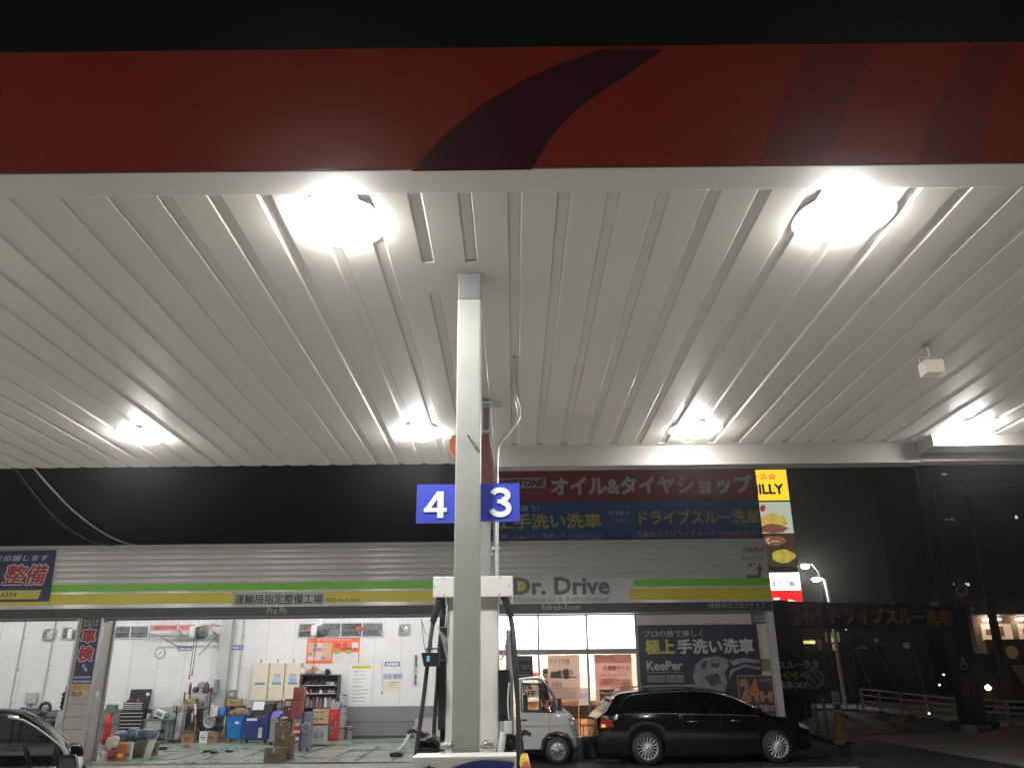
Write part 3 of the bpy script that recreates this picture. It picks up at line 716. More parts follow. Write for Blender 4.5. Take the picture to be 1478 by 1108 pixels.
m = MB(); m.prism([(a + .35 * w, c + .27 * h), (a + .62 * w, c + .17 * h), (a + .7 * w, c + .2 * h), (a + .48 * w, c + .3 * h)], D - .036, D - .033); m.box(a + .05 * w, b - .1 * w, D - .0345, D - .032, c + .08 * h, c + .11 * h); m.box(a + .02 * w, b - .05 * w, D - .0345, D - .032, c + .015 * h, c + .05 * h)
m.build('print', mat('poster_print', (.36, .4, .52), .5, noise=.5, scale=20), t)
t = thing('pillar_notice', 'yellow notice with round seals under the tall pillar poster', 'notice', ((PA + PB) / 2, D - .03, 1.6))
a, b, c, d = PA + .06, PB - .03, c - .29, c - .015
w, h = b - a, d - c
m = MB(); m.box(a, b, D - .030, D - .024, c, d); m.build('sheet', mat('notice_tan', (.5, .42, .28), .5), t)
m = MB(); m.text('最速1日', a + .03 * w, b - .03 * w, c + .55 * h, d - .05 * h, D - .033, .04); m.build('lettering', mat('notice_orange', (.6, .27, .02), .5), t)
m = MB()
for i, ch in enumerate('土曜'): 
    cxx = a + (.17 + .3 * i) * w; m.cyl((cxx, D - .034, c + .25 * h), (cxx, D - .031, c + .25 * h), .2 * h, n=16)
m.build('seal', LOGO_GREY, t)
m = MB()
for i, ch in enumerate('土曜'):
    cxx = a + (.17 + .3 * i) * w; m.text(ch, cxx - .1 * h, cxx + .1 * h, c + .14 * h, c + .36 * h, D - .0365, .01)
m.text('可', a + .72 * w, a + .98 * w, c + .05 * h, c + .45 * h, D - .033, .04)
m.build('seal_lettering', [SIGN_YELLOW], t)
t = MB(); q = P(158, 1000, D + .3); t.box(PB - .001, PB + .004, D + .28, D + .4, q.z - .07, q.z + .05); tag(t.build('small_notice', SIGN_WHITE, None, loc=(PB, D + .3, q.z)), 'small white paper stuck on the side face of the bay pillar', 'notice')
# ---- shop: lower wall, glazing, floor
WY = D + .25
GX0, GX1 = P(700, 960, WY).x, P(921, 940, WY).x
SIL = .42
m = MB(); m.box(GX1, RX - .152, WY, WY + .12, 0, 3.13); m.build('shop_wall', mat('shop_wall_paint', (.62, .58, .52), .6, noise=.08), bld)
m = MB(); m.box(PXW + .11, GX1, WY, WY + .15, 0, SIL - .04); m.build('shop_plinth', mat('plinth_grey', (.14, .14, .14), .6), bld)
m = MB(); m.box(PXW + .11, RX - .16, WY + .16, BACK, .0, .2); m.build('shop_floor', WOOD, bld)
m = MB(); m.box(PXW + .11, RX - .16, WY + .13, BACK, 3.5, 3.56); m.build('shop_ceiling', WALL_WHITE, bld)
m = MB(); m.box(PXW + .11, RX - .16, 25.0, 25.1, .2, 3.5); m.build('shop_rear_wall', mat('shop_rear_wall_paint', (.72, .66, .58), .6), bld)
m = MB()
MET = mat('window_frame_metal', (.26, .255, .25), .4, .3)
z0 = P(800, 940, WY).z
zt0, zt1 = P(830, 943.5, WY).z, P(830, 936, WY).z
xm = [P(xx, 960, WY).x for xx in (778, 849)]
ft = MB(); ft.box(PXW + .11, GX1, WY - .02, WY + .1, zt0, zt1); ft.box(PXW + .11, GX1, WY - .01, WY + .1, SIL - .04, SIL + .02); ft.box(PXW + .11, GX1, WY - .01, WY + .1, 3.10, 3.13)
for xx in xm: ft.box(xx - .022, xx + .022, WY - .012, WY + .09, SIL + .02, zt0); ft.box(xx - .018, xx + .018, WY - .012, WY + .09, zt1, 3.1)
ft.box(GX1 - .05, GX1 - .001, WY - .012, WY + .09, SIL + .02, zt0); ft.box(GX1 - .05, GX1 - .001, WY - .012, WY + .09, zt1, 3.1)
fr = ft.build('shop_window_frame', MET, bld)
FROST = mat('lit_frosted_film', (.85, .85, .85), .6, noise=0, emit=3.2, emit_col=(1, .985, .97))
edges = [PXW + .11] + xm + [GX1]
for i in range(3):
    m = MB(); m.box(edges[i] + .03, edges[i + 1] - .03 , WY + .03, WY + .036, zt1, 3.1); m.build('transom_pane', FROST, fr)
    m = MB(); m.box(edges[i] + .03, edges[i + 1] - .03, WY + .03, WY + .036, SIL + .02, zt0); m.build('window_pane', GLASS_CLEAR, fr)
# ---- wash advertisement
Y = WY - .05
ad = [(922, 904), (1091, 900), (1106, 1040), (930, 1040)]
t = thing('wash_poster_board', 'big dark navy hand wash advertisement board right of the shop window', 'advertisement', P(1010, 970, Y))
a, b, c, d = GX1 + .02, P(1098, 960, Y).x, .75, P(1010, 901, Y).z
m = MB(); m.box(a, b, Y, Y + .045, c, d); m.build('board', mat('ad_navy', (.028, .03, .062), .4, noise=.15), t)
m = MB(); rtext(m, 'プロの技で美しく', 929, 909, 1015, 918.5, Y - .003, .006); rtext(m, '手洗い洗車', 977, 921, 1088, 943, Y - .003, .04)
m.build('lettering', mat('ad_white_ink', (.6, .58, .55), .5, noise=0), t)
m = MB(); rtext(m, '極上', 931, 922, 974, 944, Y - .003, .045); m.build('lettering', mat('ad_yellow_ink', (.6, .56, .12), .5, noise=0), t)
m = MB(); rtext(m, 'KeePer', 933, 953, 985, 967, Y - .003, .04); m.build('lettering', mat('ad_silver_ink', (.5, .5, .48), .5, noise=0), t)
m = MB(); rbox(m, 933, 969, 985, 970.2, Y - .003, .003); rbox(m, 934, 974, 960, 984, Y - .003, .003); rbox(m, 962, 973.5, 987, 984, Y - .003, .003); rbox(m, 935, 988, 985, 990, Y - .003, .003); m.build('badges', mat('ad_badge', (.3, .3, .28), .5, noise=.4, scale=12), t)
m = MB(); rtext(m, 'KeePer', 964, 976, 985, 982, Y - .006, .01); rtext(m, 'COATING', 936, 976.5, 958, 982, Y - .006, .01); m.build('badge_lettering', mat('ad_badge_ink', (.1, .1, .1), .5, noise=0), t)
m = MB()
rpoly(m, [(1000, 975), (1004, 958), (1016, 949), (1034, 946), (1050, 950), (1052, 960), (1046, 972), (1050, 984), (1047, 997), (1030, 1000), (1010, 992), (1003, 985)], Y - .003)
rpoly(m, [(1052, 953), (1072, 949), (1096, 951), (1097, 957), (1075, 955), (1058, 960)], Y - .003)
rpoly(m, [(1054, 966), (1074, 958), (1097, 962), (1097, 966), (1076, 962), (1060, 968), (1052, 980)], Y - .003)
m.build('mitt_picture', mat('ad_photo_grey', (.33, .31, .34), .5, noise=.5, scale=4), t)
m = MB(); rpoly(m, [(1012, 955), (1021, 952), (1019, 963), (1012, 966)], Y - .0065); rpoly(m, [(1027, 957), (1040, 956), (1036, 964), (1026, 962)], Y - .0065); rpoly(m, [(1016, 976), (1036, 970), (1042, 985), (1026, 990)], Y - .0065); m.build('mitt_shading', mat('ad_photo_dark', (.1, .095, .11), .5, noise=.4, scale=5), t)
# 24h poster
Y = WY - .1
t = thing('round_the_clock_poster', 'small brown poster reading 24H leaning at the right end of the shop wall', 'poster', P(1093, 1000, Y))
a, b, _, _ = rect(1066, 1000, 1118, 1002, Y); c, d = P(1093, 1040, Y).z, P(1093, 974, Y).z
m = MB(); m.box(a, b, Y, Y + .03, c, d); m.build('board', mat('poster_maroon', (.075, .045, .045), .5, noise=.15), t)
w, h = b - a, d - c
m = MB(); m.box(a, b, Y - .004, Y, d - .02, d); m.box(a, a + .02, Y - .004, Y, c, d - .02); m.box(b - .02, b, Y - .004, Y, c, d - .02); m.build('border', mat('poster_border', (.42, .33, .3), .5), t)
m = MB(); m.text('24', a + .06 * w, a + .58 * w, c + .41 * h, d - .07 * h, Y - .003, .055); m.text('H', a + .6 * w, a + .93 * w, c + .42 * h, d - .36 * h, Y - .003, .055); m.build('lettering_outline', mat('poster_cream', (.45, .36, .28), .5, noise=0), t)
m = MB(); m.text('24', a + .08 * w, a + .56 * w, c + .43 * h, d - .09 * h, Y - .006, .015); m.text('H', a + .62 * w, a + .91 * w, c + .44 * h, d - .38 * h, Y - .006, .015); m.build('lettering', mat('poster_orange', (.55, .14, .03), .5), t)
m = MB(); m.text('いつでも洗車OK', a + .07 * w, b - .05 * w, c + .2 * h, c + .36 * h, Y - .003, .02); m.text('年中無休', a + .62 * w, b - .06 * w, d - .15 * h, d - .07 * h, Y - .003, .0); m.text('24時間営業', a + .2 * w, b - .1 * w, c + .04 * h, c + .15 * h, Y - .003, .01); m.build('lettering', mat('poster_tan', (.46, .42, .36), .5, noise=0), t)
# small plates on the shop wall
Y = WY - .02
m = MB(); rbox(m, 1084, 880, 1113, 900, Y, .02); t = m.build('wall_plate', mat('plate_blue_grey', (.1, .14, .19), .45), None, loc=P(1098, 890, Y)); tag(t, 'blue grey plate on the wall above the right corner of the wash board', 'plate')
m = MB(); rtext(m, '営業時間', 1087, 882, 1102, 886, Y - .003); rbox(m, 1088, 888.5, 1110, 891, Y - .003, .003); rbox(m, 1088, 893.5, 1110, 896, Y - .003, .003); m.build('lettering', mat('plate_ink', (.3, .33, .36), .5, noise=0), t)
m = MB(); rbox(m, 1099, 950, 1121, 968, Y, .03); tag(m.build('meter_box', mat('meter_brown', (.24, .19, .12), .5), None, loc=P(1110, 959, Y), bevel=.006), 'brown meter box on the wall right of the wash board', 'meter box')
# ---- rooftop billboard
Y = D + .12
t = thing('rooftop_billboard', 'large unlit red and blue billboard standing on the shop roof', 'billboard', (2.7, Y, TZ))
a, b = P(672, 730, Y).x, P(1096, 730, Y).x
z0, z1, z2 = TZ + .03, P(900, 723, Y).z, P(900, 677, Y).z
m = MB(); m.box(a, b, Y, Y + .12, z0, z2); m.build('frame', DARK_GREY, t)
m = MB(); m.box(a + .02, b - .02, Y - .012, Y, z1 + .005, z2 - .02); rp = m.build('red_panel', SIGN_BILL_RED, t)
m = MB(); m.box(a + .02, b - .02, Y - .012, Y, z0 + .02, z1 - .005); bp = m.build('blue_panel', SIGN_MID_BLUE, t)
yy = Y - .016
m = MB(); rtext(m, 'オイル&タイヤショップ', 795, 686, 1086, 714, yy, .045); m.build('lettering', SIGN_PALE, rp)
m = MB(); rbox(m, 700, 689.5, 788, 704, yy, .003); rb = m.build('name_strip', mat('strip_pale', (.5, .47, .46), .5), rp)
m = MB(); rtext(m, 'BRIDGESTONE', 694, 692, 786, 702, yy - .004, .04, .2); m.build('strip_lettering', mat('strip_ink', (.06, .05, .05), .5, noise=0), rp)
m = MB(); rtext(m, 'タイヤセーフティーサポート', 690, 707, 786, 714.5, yy, .01); m.build('small_lettering', mat('red_pink_ink', (.45, .26, .26), .5, noise=0), rp)
m = MB(); rtext(m, '極上手洗い洗車', 690, 741, 868, 763, yy, .03); rtext(m, 'ドライブスルー洗車', 922, 735, 1096, 757, yy, .03); m.build('lettering', mat('bill_yellow', (.55, .52, .14), .5, noise=0), bp)
m = MB(); rtext(m, '仕上がりが違う!', 690, 729, 778, 738, yy, .012); rtext(m, 'ボディに優しいムートン手洗いで', 690, 770, 816, 778, yy, .01); rtext(m, '洗車前のプリペイドカード', 918, 766, 1034, 775, yy, .01); rtext(m, '低予算で', 878, 737, 908, 744.5, yy, .02); rtext(m, 'できます!', 881, 747, 906, 754, yy, .01); m.build('small_lettering', mat('bill_pale_ink', (.5, .52, .55), .5, noise=0), bp)
m = MB(); rtext(m, 'CAR WASH', 873, 724.5, 914, 731.5, yy, .0); rpoly(m, [(884, 758), (904, 758), (894, 772)], yy); m.build('wash_tag', mat('bill_dark_ink', (.09, .11, .16), .5, noise=0), bp)
m = MB(); rtext(m, 'ピカピカに!', 821, 769, 870, 779, yy, .035); m.build('small_lettering', mat('bill_grey_ink', (.28, .32, .42), .5, noise=0), bp)
m = MB(); rtext(m, '好評発売中!', 1037, 765, 1096, 776, yy, .025); m.build('small_lettering', mat('bill_rose_ink', (.5, .2, .2), .5, noise=0), bp)
m = MB(); m.tube([(b - .35, Y + .06, z2), (b - .3, Y - .05, z2 + .22), (b - .25, Y - .35, z2 + .22)], .02, 8); m.tube([(b - .45, Y + .06, z2), (b - .32, Y - .05, z2 + .2)], .014, 6); m.build('lamp_arm', STEEL, t)
m = MB(); m.hexa([(b - .4, Y - .5, z2 + .16), (b - .1, Y - .5, z2 + .16), (b - .1, Y - .32, z2 + .19), (b - .4, Y - .32, z2 + .19)], [(b - .38, Y - .48, z2 + .22), (b - .12, Y - .48, z2 + .22), (b - .12, Y - .34, z2 + .25), (b - .38, Y - .34, z2 + .25)]); m.build('lamp_head', DARK_GREY, t)
for xx in (0.0, 2.5, 5.0):
    m = MB(); m.tube([(xx, Y + .12, z2 - .2), (xx, Y + 1.6, TZ - .06)], .04, 8); m.build('brace', STEEL, t)
# ---- workshop lights on the ceiling (hidden above the lintel from the forecourt, but lit)
l0 = None
for i, (x, y) in enumerate([(x, y) for x in (-17.2, -13.6, -10.6, -7.4, -4.9, -2.3) for y in (22.6, 26.3)]):
    if l0 is None:
        l0 = thing('strip_light', 'twin tube strip light on the workshop ceiling', 'strip light', (x, y, 4.3), 'strip lights on the workshop ceiling')
        m = MB(); m.box(x - .7, x + .7, y - .12, y + .12, 4.24, 4.298); m.build('housing', WHITE_METAL, l0, bevel=.006)
        for s_ in (-.06, .06):
            m = MB(); m.cyl((x - .66, y + s_, 4.215), (x + .66, y + s_, 4.215), .022, n=8); m.build('tube', TUBE_ON, l0)
    else: dup(l0, (x, y, 4.3))
PANEL_ON = mat('lit_shop_panel', (1, 1, 1), .5, noise=0, emit=60, emit_col=(1, .9, .78))
l0 = None
for (x, y) in ((.4, 22.4), (2.2, 22.4), (.4, 24.2), (2.2, 24.2), (4.6, 23.2)):
    if l0 is None:
        l0 = thing('ceiling_panel_light', 'square warm panel light on the shop ceiling', 'panel light', (x, y, 3.5), 'panel lights in the shop')
        m = MB(); m.box(x - .32, x + .32, y - .32, y + .32, 3.47, 3.498); m.build('frame', WHITE_METAL, l0)
        m = MB(); m.box(x - .29, x + .29, y - .29, y + .29, 3.462, 3.469); m.build('diffuser', PANEL_ON, l0)
    else: dup(l0, (x, y, 3.5))
# ================================================================ WORKSHOP CONTENTS
def gY(px, py):          # depth of a floor contact, never behind the rear wall
    y = G(px, py, FZ).y
    return min(y, BACK - .62) if y > 0 else BACK - .62
def wall(px0, py0, px1, py1, off=.012): return rect(px0, py0, px1, py1, BACK - off)
TAPE = mat('packing_tape', (.5, .4, .25), .4, noise=.05)
PRINT = mat('carton_print', (.07, .05, .035), .7, noise=.2)
def carton(x0, y0, x1, y1, label, m=CARDBOARD, Y=None, mark=True, flaps=False, group=None, dep=.8):
    fl = Y is None
    Y = gY((x0 + x1) / 2, y1) if fl else Y
    a, b, c, d = rect(x0, y0, x1, y1, Y)
    if fl: c = FZ
    t = thing('cardboard_box', label, 'box', ((a + b) / 2, Y + .1, c), group)
    e = (b - a) * dep; w, h = b - a, d - c
    bm_ = MB().box(a, b, Y, Y + e, c, d); bm_.build('carton', m, t, bevel=.006)
    tp = MB().box(a + w * .45, a + w * .55, Y - .002, Y - .0005, d - h * .3, d - .004).box(a + w * .45, a + w * .55, Y + .004, Y + e - .004, d + .0005, d + .002); tp.build('tape', TAPE, t)
    if mark:
        k = MB().box(a + w * .18, a + w * .82, Y - .002, Y - .0005, c + h * .42, c + h * .52).box(a + w * .25, a + w * .75, Y - .002, Y - .0005, c + h * .25, c + h * .31).box(a + w * .22, a + w * .4, Y - .002, Y - .0005, c + h * .58, c + h * .68); k.build('print', PRINT, t)
    if flaps:
        k = MB(); k.hexa([(a, Y, d - .004), (b, Y, d - .004), (b, Y + .01, d - .004), (a, Y + .01, d - .004)], [(a + .02, Y - .1, d + .1), (b - .02, Y - .1, d + .1), (b - .02, Y - .09, d + .105), (a + .02, Y - .09, d + .105)])
        k.hexa([(b - .01, Y, d - .004), (b, Y, d - .004), (b, Y + e, d - .004), (b - .01, Y + e, d - .004)], [(b + .12, Y + .02, d + .06), (b + .13, Y + .02, d + .06), (b + .13, Y + e - .02, d + .06), (b + .12, Y + e - .02, d + .06)]); k.build('flap', m, t)
    return t
def cabinet(name, x0, y0, x1, y1, label, cat, body, front, n, handle=STEEL, Y=None, dep=.5, feet=.04, vertical=False, top=None):
    fl = Y is None
    Y = gY((x0 + x1) / 2, y1) if fl else Y
    a, b, c, d = rect(x0, y0, x1, y1, Y)
    if fl: c = FZ + feet
    t = thing(name, label, cat, ((a + b) / 2, Y + dep / 2, FZ if fl else c))
    MB().box(a, b, Y, Y + dep, c, d).build('body', body, t, bevel=.01)
    w, h = b - a, d - c
    for i in range(n):
        if vertical: q = (a + w * i / n + .012, a + w * (i + 1) / n - .012, c + .02, d - .03)
        else: q = (a + .015, b - .015, c + .02 + (h - .04) * i / n, c + .02 + (h - .04) * (i + 1) / n - .012)
        dr = MB().box(q[0], q[1], Y - .014, Y - .001, q[2], q[3]).build('door' if vertical else 'drawer', front, t, bevel=.004)
        if vertical: MB().box(q[1] - .05, q[1] - .03, Y - .04, Y - .0145, (q[2] + q[3]) / 2 - .06, (q[2] + q[3]) / 2 + .06).build('handle', handle, dr)
        else: MB().box(q[0] + .02, q[1] - .02, Y - .034, Y - .0145, q[3] - .028, q[3] - .012).build('handle', handle, dr)
    if fl:
        for sx in (a + .05, b - .05):
            for sy in (Y + .06, Y + dep - .06): MB().cyl((sx, sy, FZ), (sx, sy, c + .002), .025, n=8).build('foot', BLACK, t)
    return t, (a, b, c, d, Y)
# ---- left bay
a, b, c, d = wall(36, 999, 51.5, 1015, .16)
t = thing('wall_box', 'pale grey control box on the rear wall of the left bay', 'box', ((a + b) / 2, BACK - .1, c))
MB().box(a, b, BACK - .16, BACK, c, d).build('case', PALE_GREY, t, bevel=.02); MB().box(a + .02, b - .02, BACK - .168, BACK - .161, c + .03, d - .02).build('lid', PALE_GREY, t); MB().tube([((a + b) / 2, BACK - .05, c), ((a + b) / 2, BACK - .05, c - .3)], .015, 6).build('cable', DARK_GREY, t)
def wall_fan(x0, y0, x1, y1, label):
    a, b, c, d = wall(x0, y0, x1, y1, .1); cx_, cz = (a + b) / 2, (c + d) / 2; r = (b - a) * .42
    t = thing('wall_fan', label, 'extractor fan', (cx_, BACK, c), 'extractor fans on the rear wall')
    MB().box(a, b, BACK - .06, BACK, c, d).build('frame', PALE_GREY, t, bevel=.01)
    MB().lathe([(r, 0), (r, .05), (r * .9, .055), (r * .88, .0)], (cx_, BACK - .062, cz), (0, -1, 0), 20).build('shroud', GREY_PAINT, t)
    MB().cyl((cx_, BACK - .063, cz), (cx_, BACK - .061, cz), r * .87, n=20).build('duct', DARK_GREY, t)
    for k in range(5):
        m = MB(); m.T = Matrix.Translation((cx_, BACK - .08, cz)) @ Matrix.Rotation(2 * PI * k / 5 + .4, 4, 'Y')
        m.add([(.03, -.01, .0), (r * .82, -.02, -.09), (r * .84, .01, .09), (.03, .01, .04)], [(0, 1, 2, 3)]); m.build('blade', STEEL, t)
    MB().cyl((cx_, BACK - .11, cz), (cx_, BACK - .064, cz), r * .22, n=12).build('hub', SIGN_WHITE, t)
wall_fan(60, 907, 79.5, 924, 'square extractor fan on the rear wall of the left bay')
wall_fan(575, 899.5, 592, 917, 'square extractor fan high on the rear wall beside the pump hoses')
def high_window(x0, y0, x1, y1, n, label):
    a, b, c, d = wall(x0, y0, x1, y1, .03)
    t = thing('high_window', label, 'window', ((a + b) / 2, BACK, c), 'dark tilting windows high on the rear wall')
    m = MB().box(a - .04, b + .04, BACK - .05, BACK, c - .04, c).box(a - .04, b + .04, BACK - .05, BACK, d, d + .04)
    for i in range(n + 1): x = a + (b - a) * i / n; m.box(x - .025, x + .025, BACK - .048, BACK, c, d)
    m.build('frame', STEEL, t)
    for i in range(n):
        x0_, x1_ = a + (b - a) * i / n + .03, a + (b - a) * (i + 1) / n - .03
        MB().hexa([(x0_, BACK - .03, c), (x1_, BACK - .03, c), (x1_, BACK - .02, c), (x0_, BACK - .02, c)], [(x0_, BACK - .012, d), (x1_, BACK - .012, d), (x1_, BACK - .003, d), (x0_, BACK - .003, d)]).build('sash', mat('night_pane', (.05, .05, .05), .25, noise=.3) if 'night_pane' not in bpy.data.materials else bpy.data.materials['night_pane'], t)
        m = MB().tube([(x0_, BACK - .06, c + (d - c) * .45), (x1_ - .1, BACK - .06, c + (d - c) * .5), (x1_ - .03, BACK - .06, c + .05)], .016, 6); m.build('stay', STEEL, t)
high_window(90, 906, 127, 921, 2, 'dark window high on the rear wall of the left bay, cut by the pillar')
high_window(136, 904, 215, 920, 3, 'dark windows high on the rear wall just right of the bay pillar')
high_window(431, 899.5, 553, 918, 4, 'long row of four dark windows above the orange wall chart')
m = MB()
for (x0, y0, x1, y1) in ((443, 906, 449, 909.5), (514, 904, 523, 908.5)): rbox(m, x0, y0, x1, y1, BACK - .1, .06)
tag(m.build('warning_tag', mat('tag_red', (.7, .06, .04), .5), None, loc=P(518, 906, BACK - .1)), 'pair of small red tags hung in the dark window row', 'tag')
def reel(px_, py_, label, cord=None, s_=1.0):
    Y = 24.0; q = P(px_, py_, Y); k = .18 * s_
    t = thing('hose_reel', label, 'hose reel', (q.x, Y, 4.3), 'hose reels under the workshop ceiling')
    MB().cyl((q.x, Y, q.z + k), (q.x, Y, 4.3), .05, n=10).box(q.x - .1, q.x + .08, Y - .08, Y + .08, q.z + k * .7, q.z + k).build('bracket', SIGN_WHITE, t)
    MB().box(q.x - .2 * s_, q.x - .03, Y - .2, Y + .12, q.z - k, q.z + k * .75).build('cover', SIGN_WHITE, t, bevel=.05, seg=3)
    MB().lathe([(.03, -.14), (k * .95, -.14), (k * 1.0, -.1), (k * .8, -.08), (k * .8, .08), (k, .1), (k * .95, .14), (.03, .14)], (q.x + .06, Y - .02, q.z - .02), (.75, -.66, 0), 20).build('drum', mat('reel_grey', (.13, .135, .14), .5) if 'reel_grey' not in bpy.data.materials else bpy.data.materials['reel_grey'], t)
    if cord:
        m = MB()
        for (dx, e) in cord: m.tube([(q.x - .06 + dx, Y - .1, q.z - k), P(e[0], e[1], Y - .1)], .01, 6)
        m.build('cord', DARK_GREY, t)
        m = MB()
        for (dx, e) in cord: p_ = P(e[0], e[1], Y - .1); m.cyl(p_, p_ - Vector((.01, 0, .12)), .022, n=8)
        m.build('grip', mat('grip_red', (.4, .1, .1), .5) if 'grip_red' not in bpy.data.materials else bpy.data.materials['grip_red'], t)
reel(111, 914, 'white hose reel hanging beside the bay pillar', None, .9)
reel(287, 911, 'white hose reel with pull cords hanging in front of the red lettered rack', [(0, (274, 973)), (.08, (278, 968))])
reel(461, 909, 'white hose reel hanging in front of the long window row', [(0, (452, 962))])
# clock
a, b, c, d = wall(223.2, 934.5, 238, 949.5, .04); cx_, cz, r = (a + b) / 2, (c + d) / 2, (b - a) / 2
t = thing('wall_clock', 'round white wall clock with a grey rim on the rear wall', 'clock', (cx_, BACK, c))
MB().lathe([(r * .86, .03), (r, .035), (r, .0)], (cx_, BACK, cz), (0, -1, 0), 24).build('rim', GREY_PAINT, t)
MB().cyl((cx_, BACK - .028, cz), (cx_, BACK - .001, cz), r * .87, n=24).build('dial', SIGN_WHITE, t)
m = MB()
for ang, ln, w_ in ((.85, .5, .012), (-2.3, .72, .008)):
    m.tube([(cx_, BACK - .034, cz), (cx_ + math.sin(ang) * r * ln, BACK - .034, cz + math.cos(ang) * r * ln)], w_, 6)
m.build('hands', INK, t)
m = MB()
for k in range(12): m.cbox((cx_ + math.sin(k * PI / 6) * r * .74, BACK - .03, cz + math.cos(k * PI / 6) * r * .74), (.016, .003, .016))
m.build('hour_marks', GREY_INK, t)
# red lettered rack
Y = BACK - .7
a, b, c, d = rect(217, 901, 303, 909.5, Y)
t = thing('sign_rack', 'red lettered sign rail on braced brackets high on the rear wall', 'rack', ((a + b) / 2, BACK - .3, c))
MB().box(a, b, Y, Y + .05, c, d).build('sign_rail', mat('rail_pink', (.45, .24, .22), .5), t, bevel=.006)
m = MB(); m.text('BRIDGESTONE', a + .12, a + (b - a) * .47, c + .05, d - .04, Y - .004, .05, .2); m.text('BRIDGESTONE', a + (b - a) * .52, b - .1, c + .05, d - .04, Y - .004, .05, .2); m.build('lettering', mat('rail_red', (.4, .04, .03), .5), t)
for xx in (a + .9, b + .05):
    MB().tube([(xx, Y + .05, c), (xx, BACK, c - .15)], .022, 6).tube([(xx, Y + .02, d), (xx, BACK, d)], .022, 6).tube([(xx, Y, c - .2), (xx, Y, d + .05)], .025, 6).build('bracket', STEEL, t)
m = MB()
z_ = P(260, 917, Y).z
m.tube([(a, Y + .1, z_), (b + .1, Y + .1, z_ + .03)], .03, 6); m.tube([P(232, 918, Y + .2), P(256, 932, Y + .6)], .018, 6); m.tube([P(312, 918, Y + .2), P(287, 945, Y + .6)], .018, 6); m.tube([P(228, 917, Y), P(216, 913, Y), P(217, 899, Y)], .018, 6); m.build('brace', STEEL, t)
# ---- wall papers
def paper(x0, y0, x1, y1, label, m_, nm='wall_sign', cat='sign', th=.008):
    a, b, c, d = wall(x0, y0, x1, y1)
    o = MB().box(a, b, BACK - th - .002, BACK - .002, c, d).build(nm, m_, None, loc=((a + b) / 2, BACK, c)); tag(o, label, cat); return o, a, b, c, d, BACK - th - .004
BLUE_INK = mat('blue_ink', (.05, .07, .4), .5, noise=0)
PALE_BLUE = mat('pale_blue_card', (.5, .56, .7), .5, noise=.05)
YEL = mat('header_yellow', (.7, .68, .08), .5, noise=.05)
o, a, b, c, d, y = paper(256.5, 932, 277.5, 939, 'small grey blue plate on the wall under the red lettered rail', mat('plate_grey_blue', (.26, .31, .4), .5))
m = MB(); m.text('整備作業場', a + .05, b - .05, c + .04, d - .04, y, .02); m.build('lettering', SIGN_WHITE, o)
o, a, b, c, d, y = paper(331, 930.5, 351, 937.5, 'small blue plate with white squares right of the grey wall column', BLUE_INK)
m = MB(); m.text('車検整備工場', a + .03, b - .03, c + .03, d - .03, y, .02); m.build('lettering', SIGN_WHITE, o)
o, a, b, c, d, y = paper(555.5, 954.5, 577, 961, 'small white plate with blue characters above the cream paper', BLUE_INK)
m = MB(); m.text('完成検査場', a + .04, b - .04, c + .02, d - .02, y, .05); m.build('lettering', SIGN_WHITE, o)
o, a, b, c, d, y = paper(552.5, 971, 582, 980, 'wide white plate with black marks just above the cream paper', PALE_BLUE)
m = MB(); m.text('火気 厳禁', a + .04, b - .06, c + .03, d - .03, y, .01); m.build('lettering', INK, o)
o, a, b, c, d, y = paper(554, 981.5, 579.5, 995, 'cream paper notice pinned on the rear wall', mat('cream_paper', (.74, .68, .5), .6))
m = MB(); m.box(a + .15, b - .08, y, y + .002, d - .07, d - .05); m.box(a + .15, b - .2, y, y + .002, d - .14, d - .125); m.box(a + .2, b - .3, y, y + .002, d - .19, d - .175); m.build('lines', GREY_INK, o)
o, a, b, c, d, y = paper(488.5, 1001, 500.5, 1011, 'small black footed notice beside the black bookcase', SIGN_WHITE)
MB().box(a, b, y, y + .002, c + .02, c + .09).box(a + .12, b, y, y + .002, d - .09, d - .01).build('print', INK, o)
o, a, b, c, d, y = paper(505.6, 960, 534.5, 1015, 'tall white notice with a yellow heading on the rear wall', SIGN_WHITE, 'wall_notice', 'notice')
m = MB(); m.box(a + .02, b - .01, y, y + .002, d - .1, d); hh = m.build('heading', YEL, o)
m = MB(); m.text('自動車整備士の心得について', a + .05, b - .04, d - .075, d - .025, y - .003, .01); m.build('heading_lettering', mat('olive_text', (.2, .19, .02), .5, noise=0), hh)
m = MB(); z = d - .19; random.seed(3)
while z > c + .06:
    x1_ = a + .06 + (b - a - .1) * random.uniform(.55, .98); m.box(a + .06, x1_, y, y + .002, z, z + .022)
    if random.random() < .6: m.box(a + .09, a + .09 + (x1_ - a) * .4, y, y + .002, z - .035, z - .02)
    z -= .115
m.build('lines', mat('faint_ink', (.38, .38, .4), .5, noise=0), o)
o, a, b, c, d, y = paper(594, 943, 632, 992, 'large white paper with one column of black characters next to the pump hoses', mat('paper_white', (.7, .7, .69), .55), 'wall_notice', 'notice')
m = MB()
for i, ch in enumerate('整備事業場における遵守事項'):
    zz = d - .05 - i * (d - c - .12) / 13; m.text(ch, a + .08, a + .19, zz - .075, zz, y, .02)
m.build('lettering', INK, o)
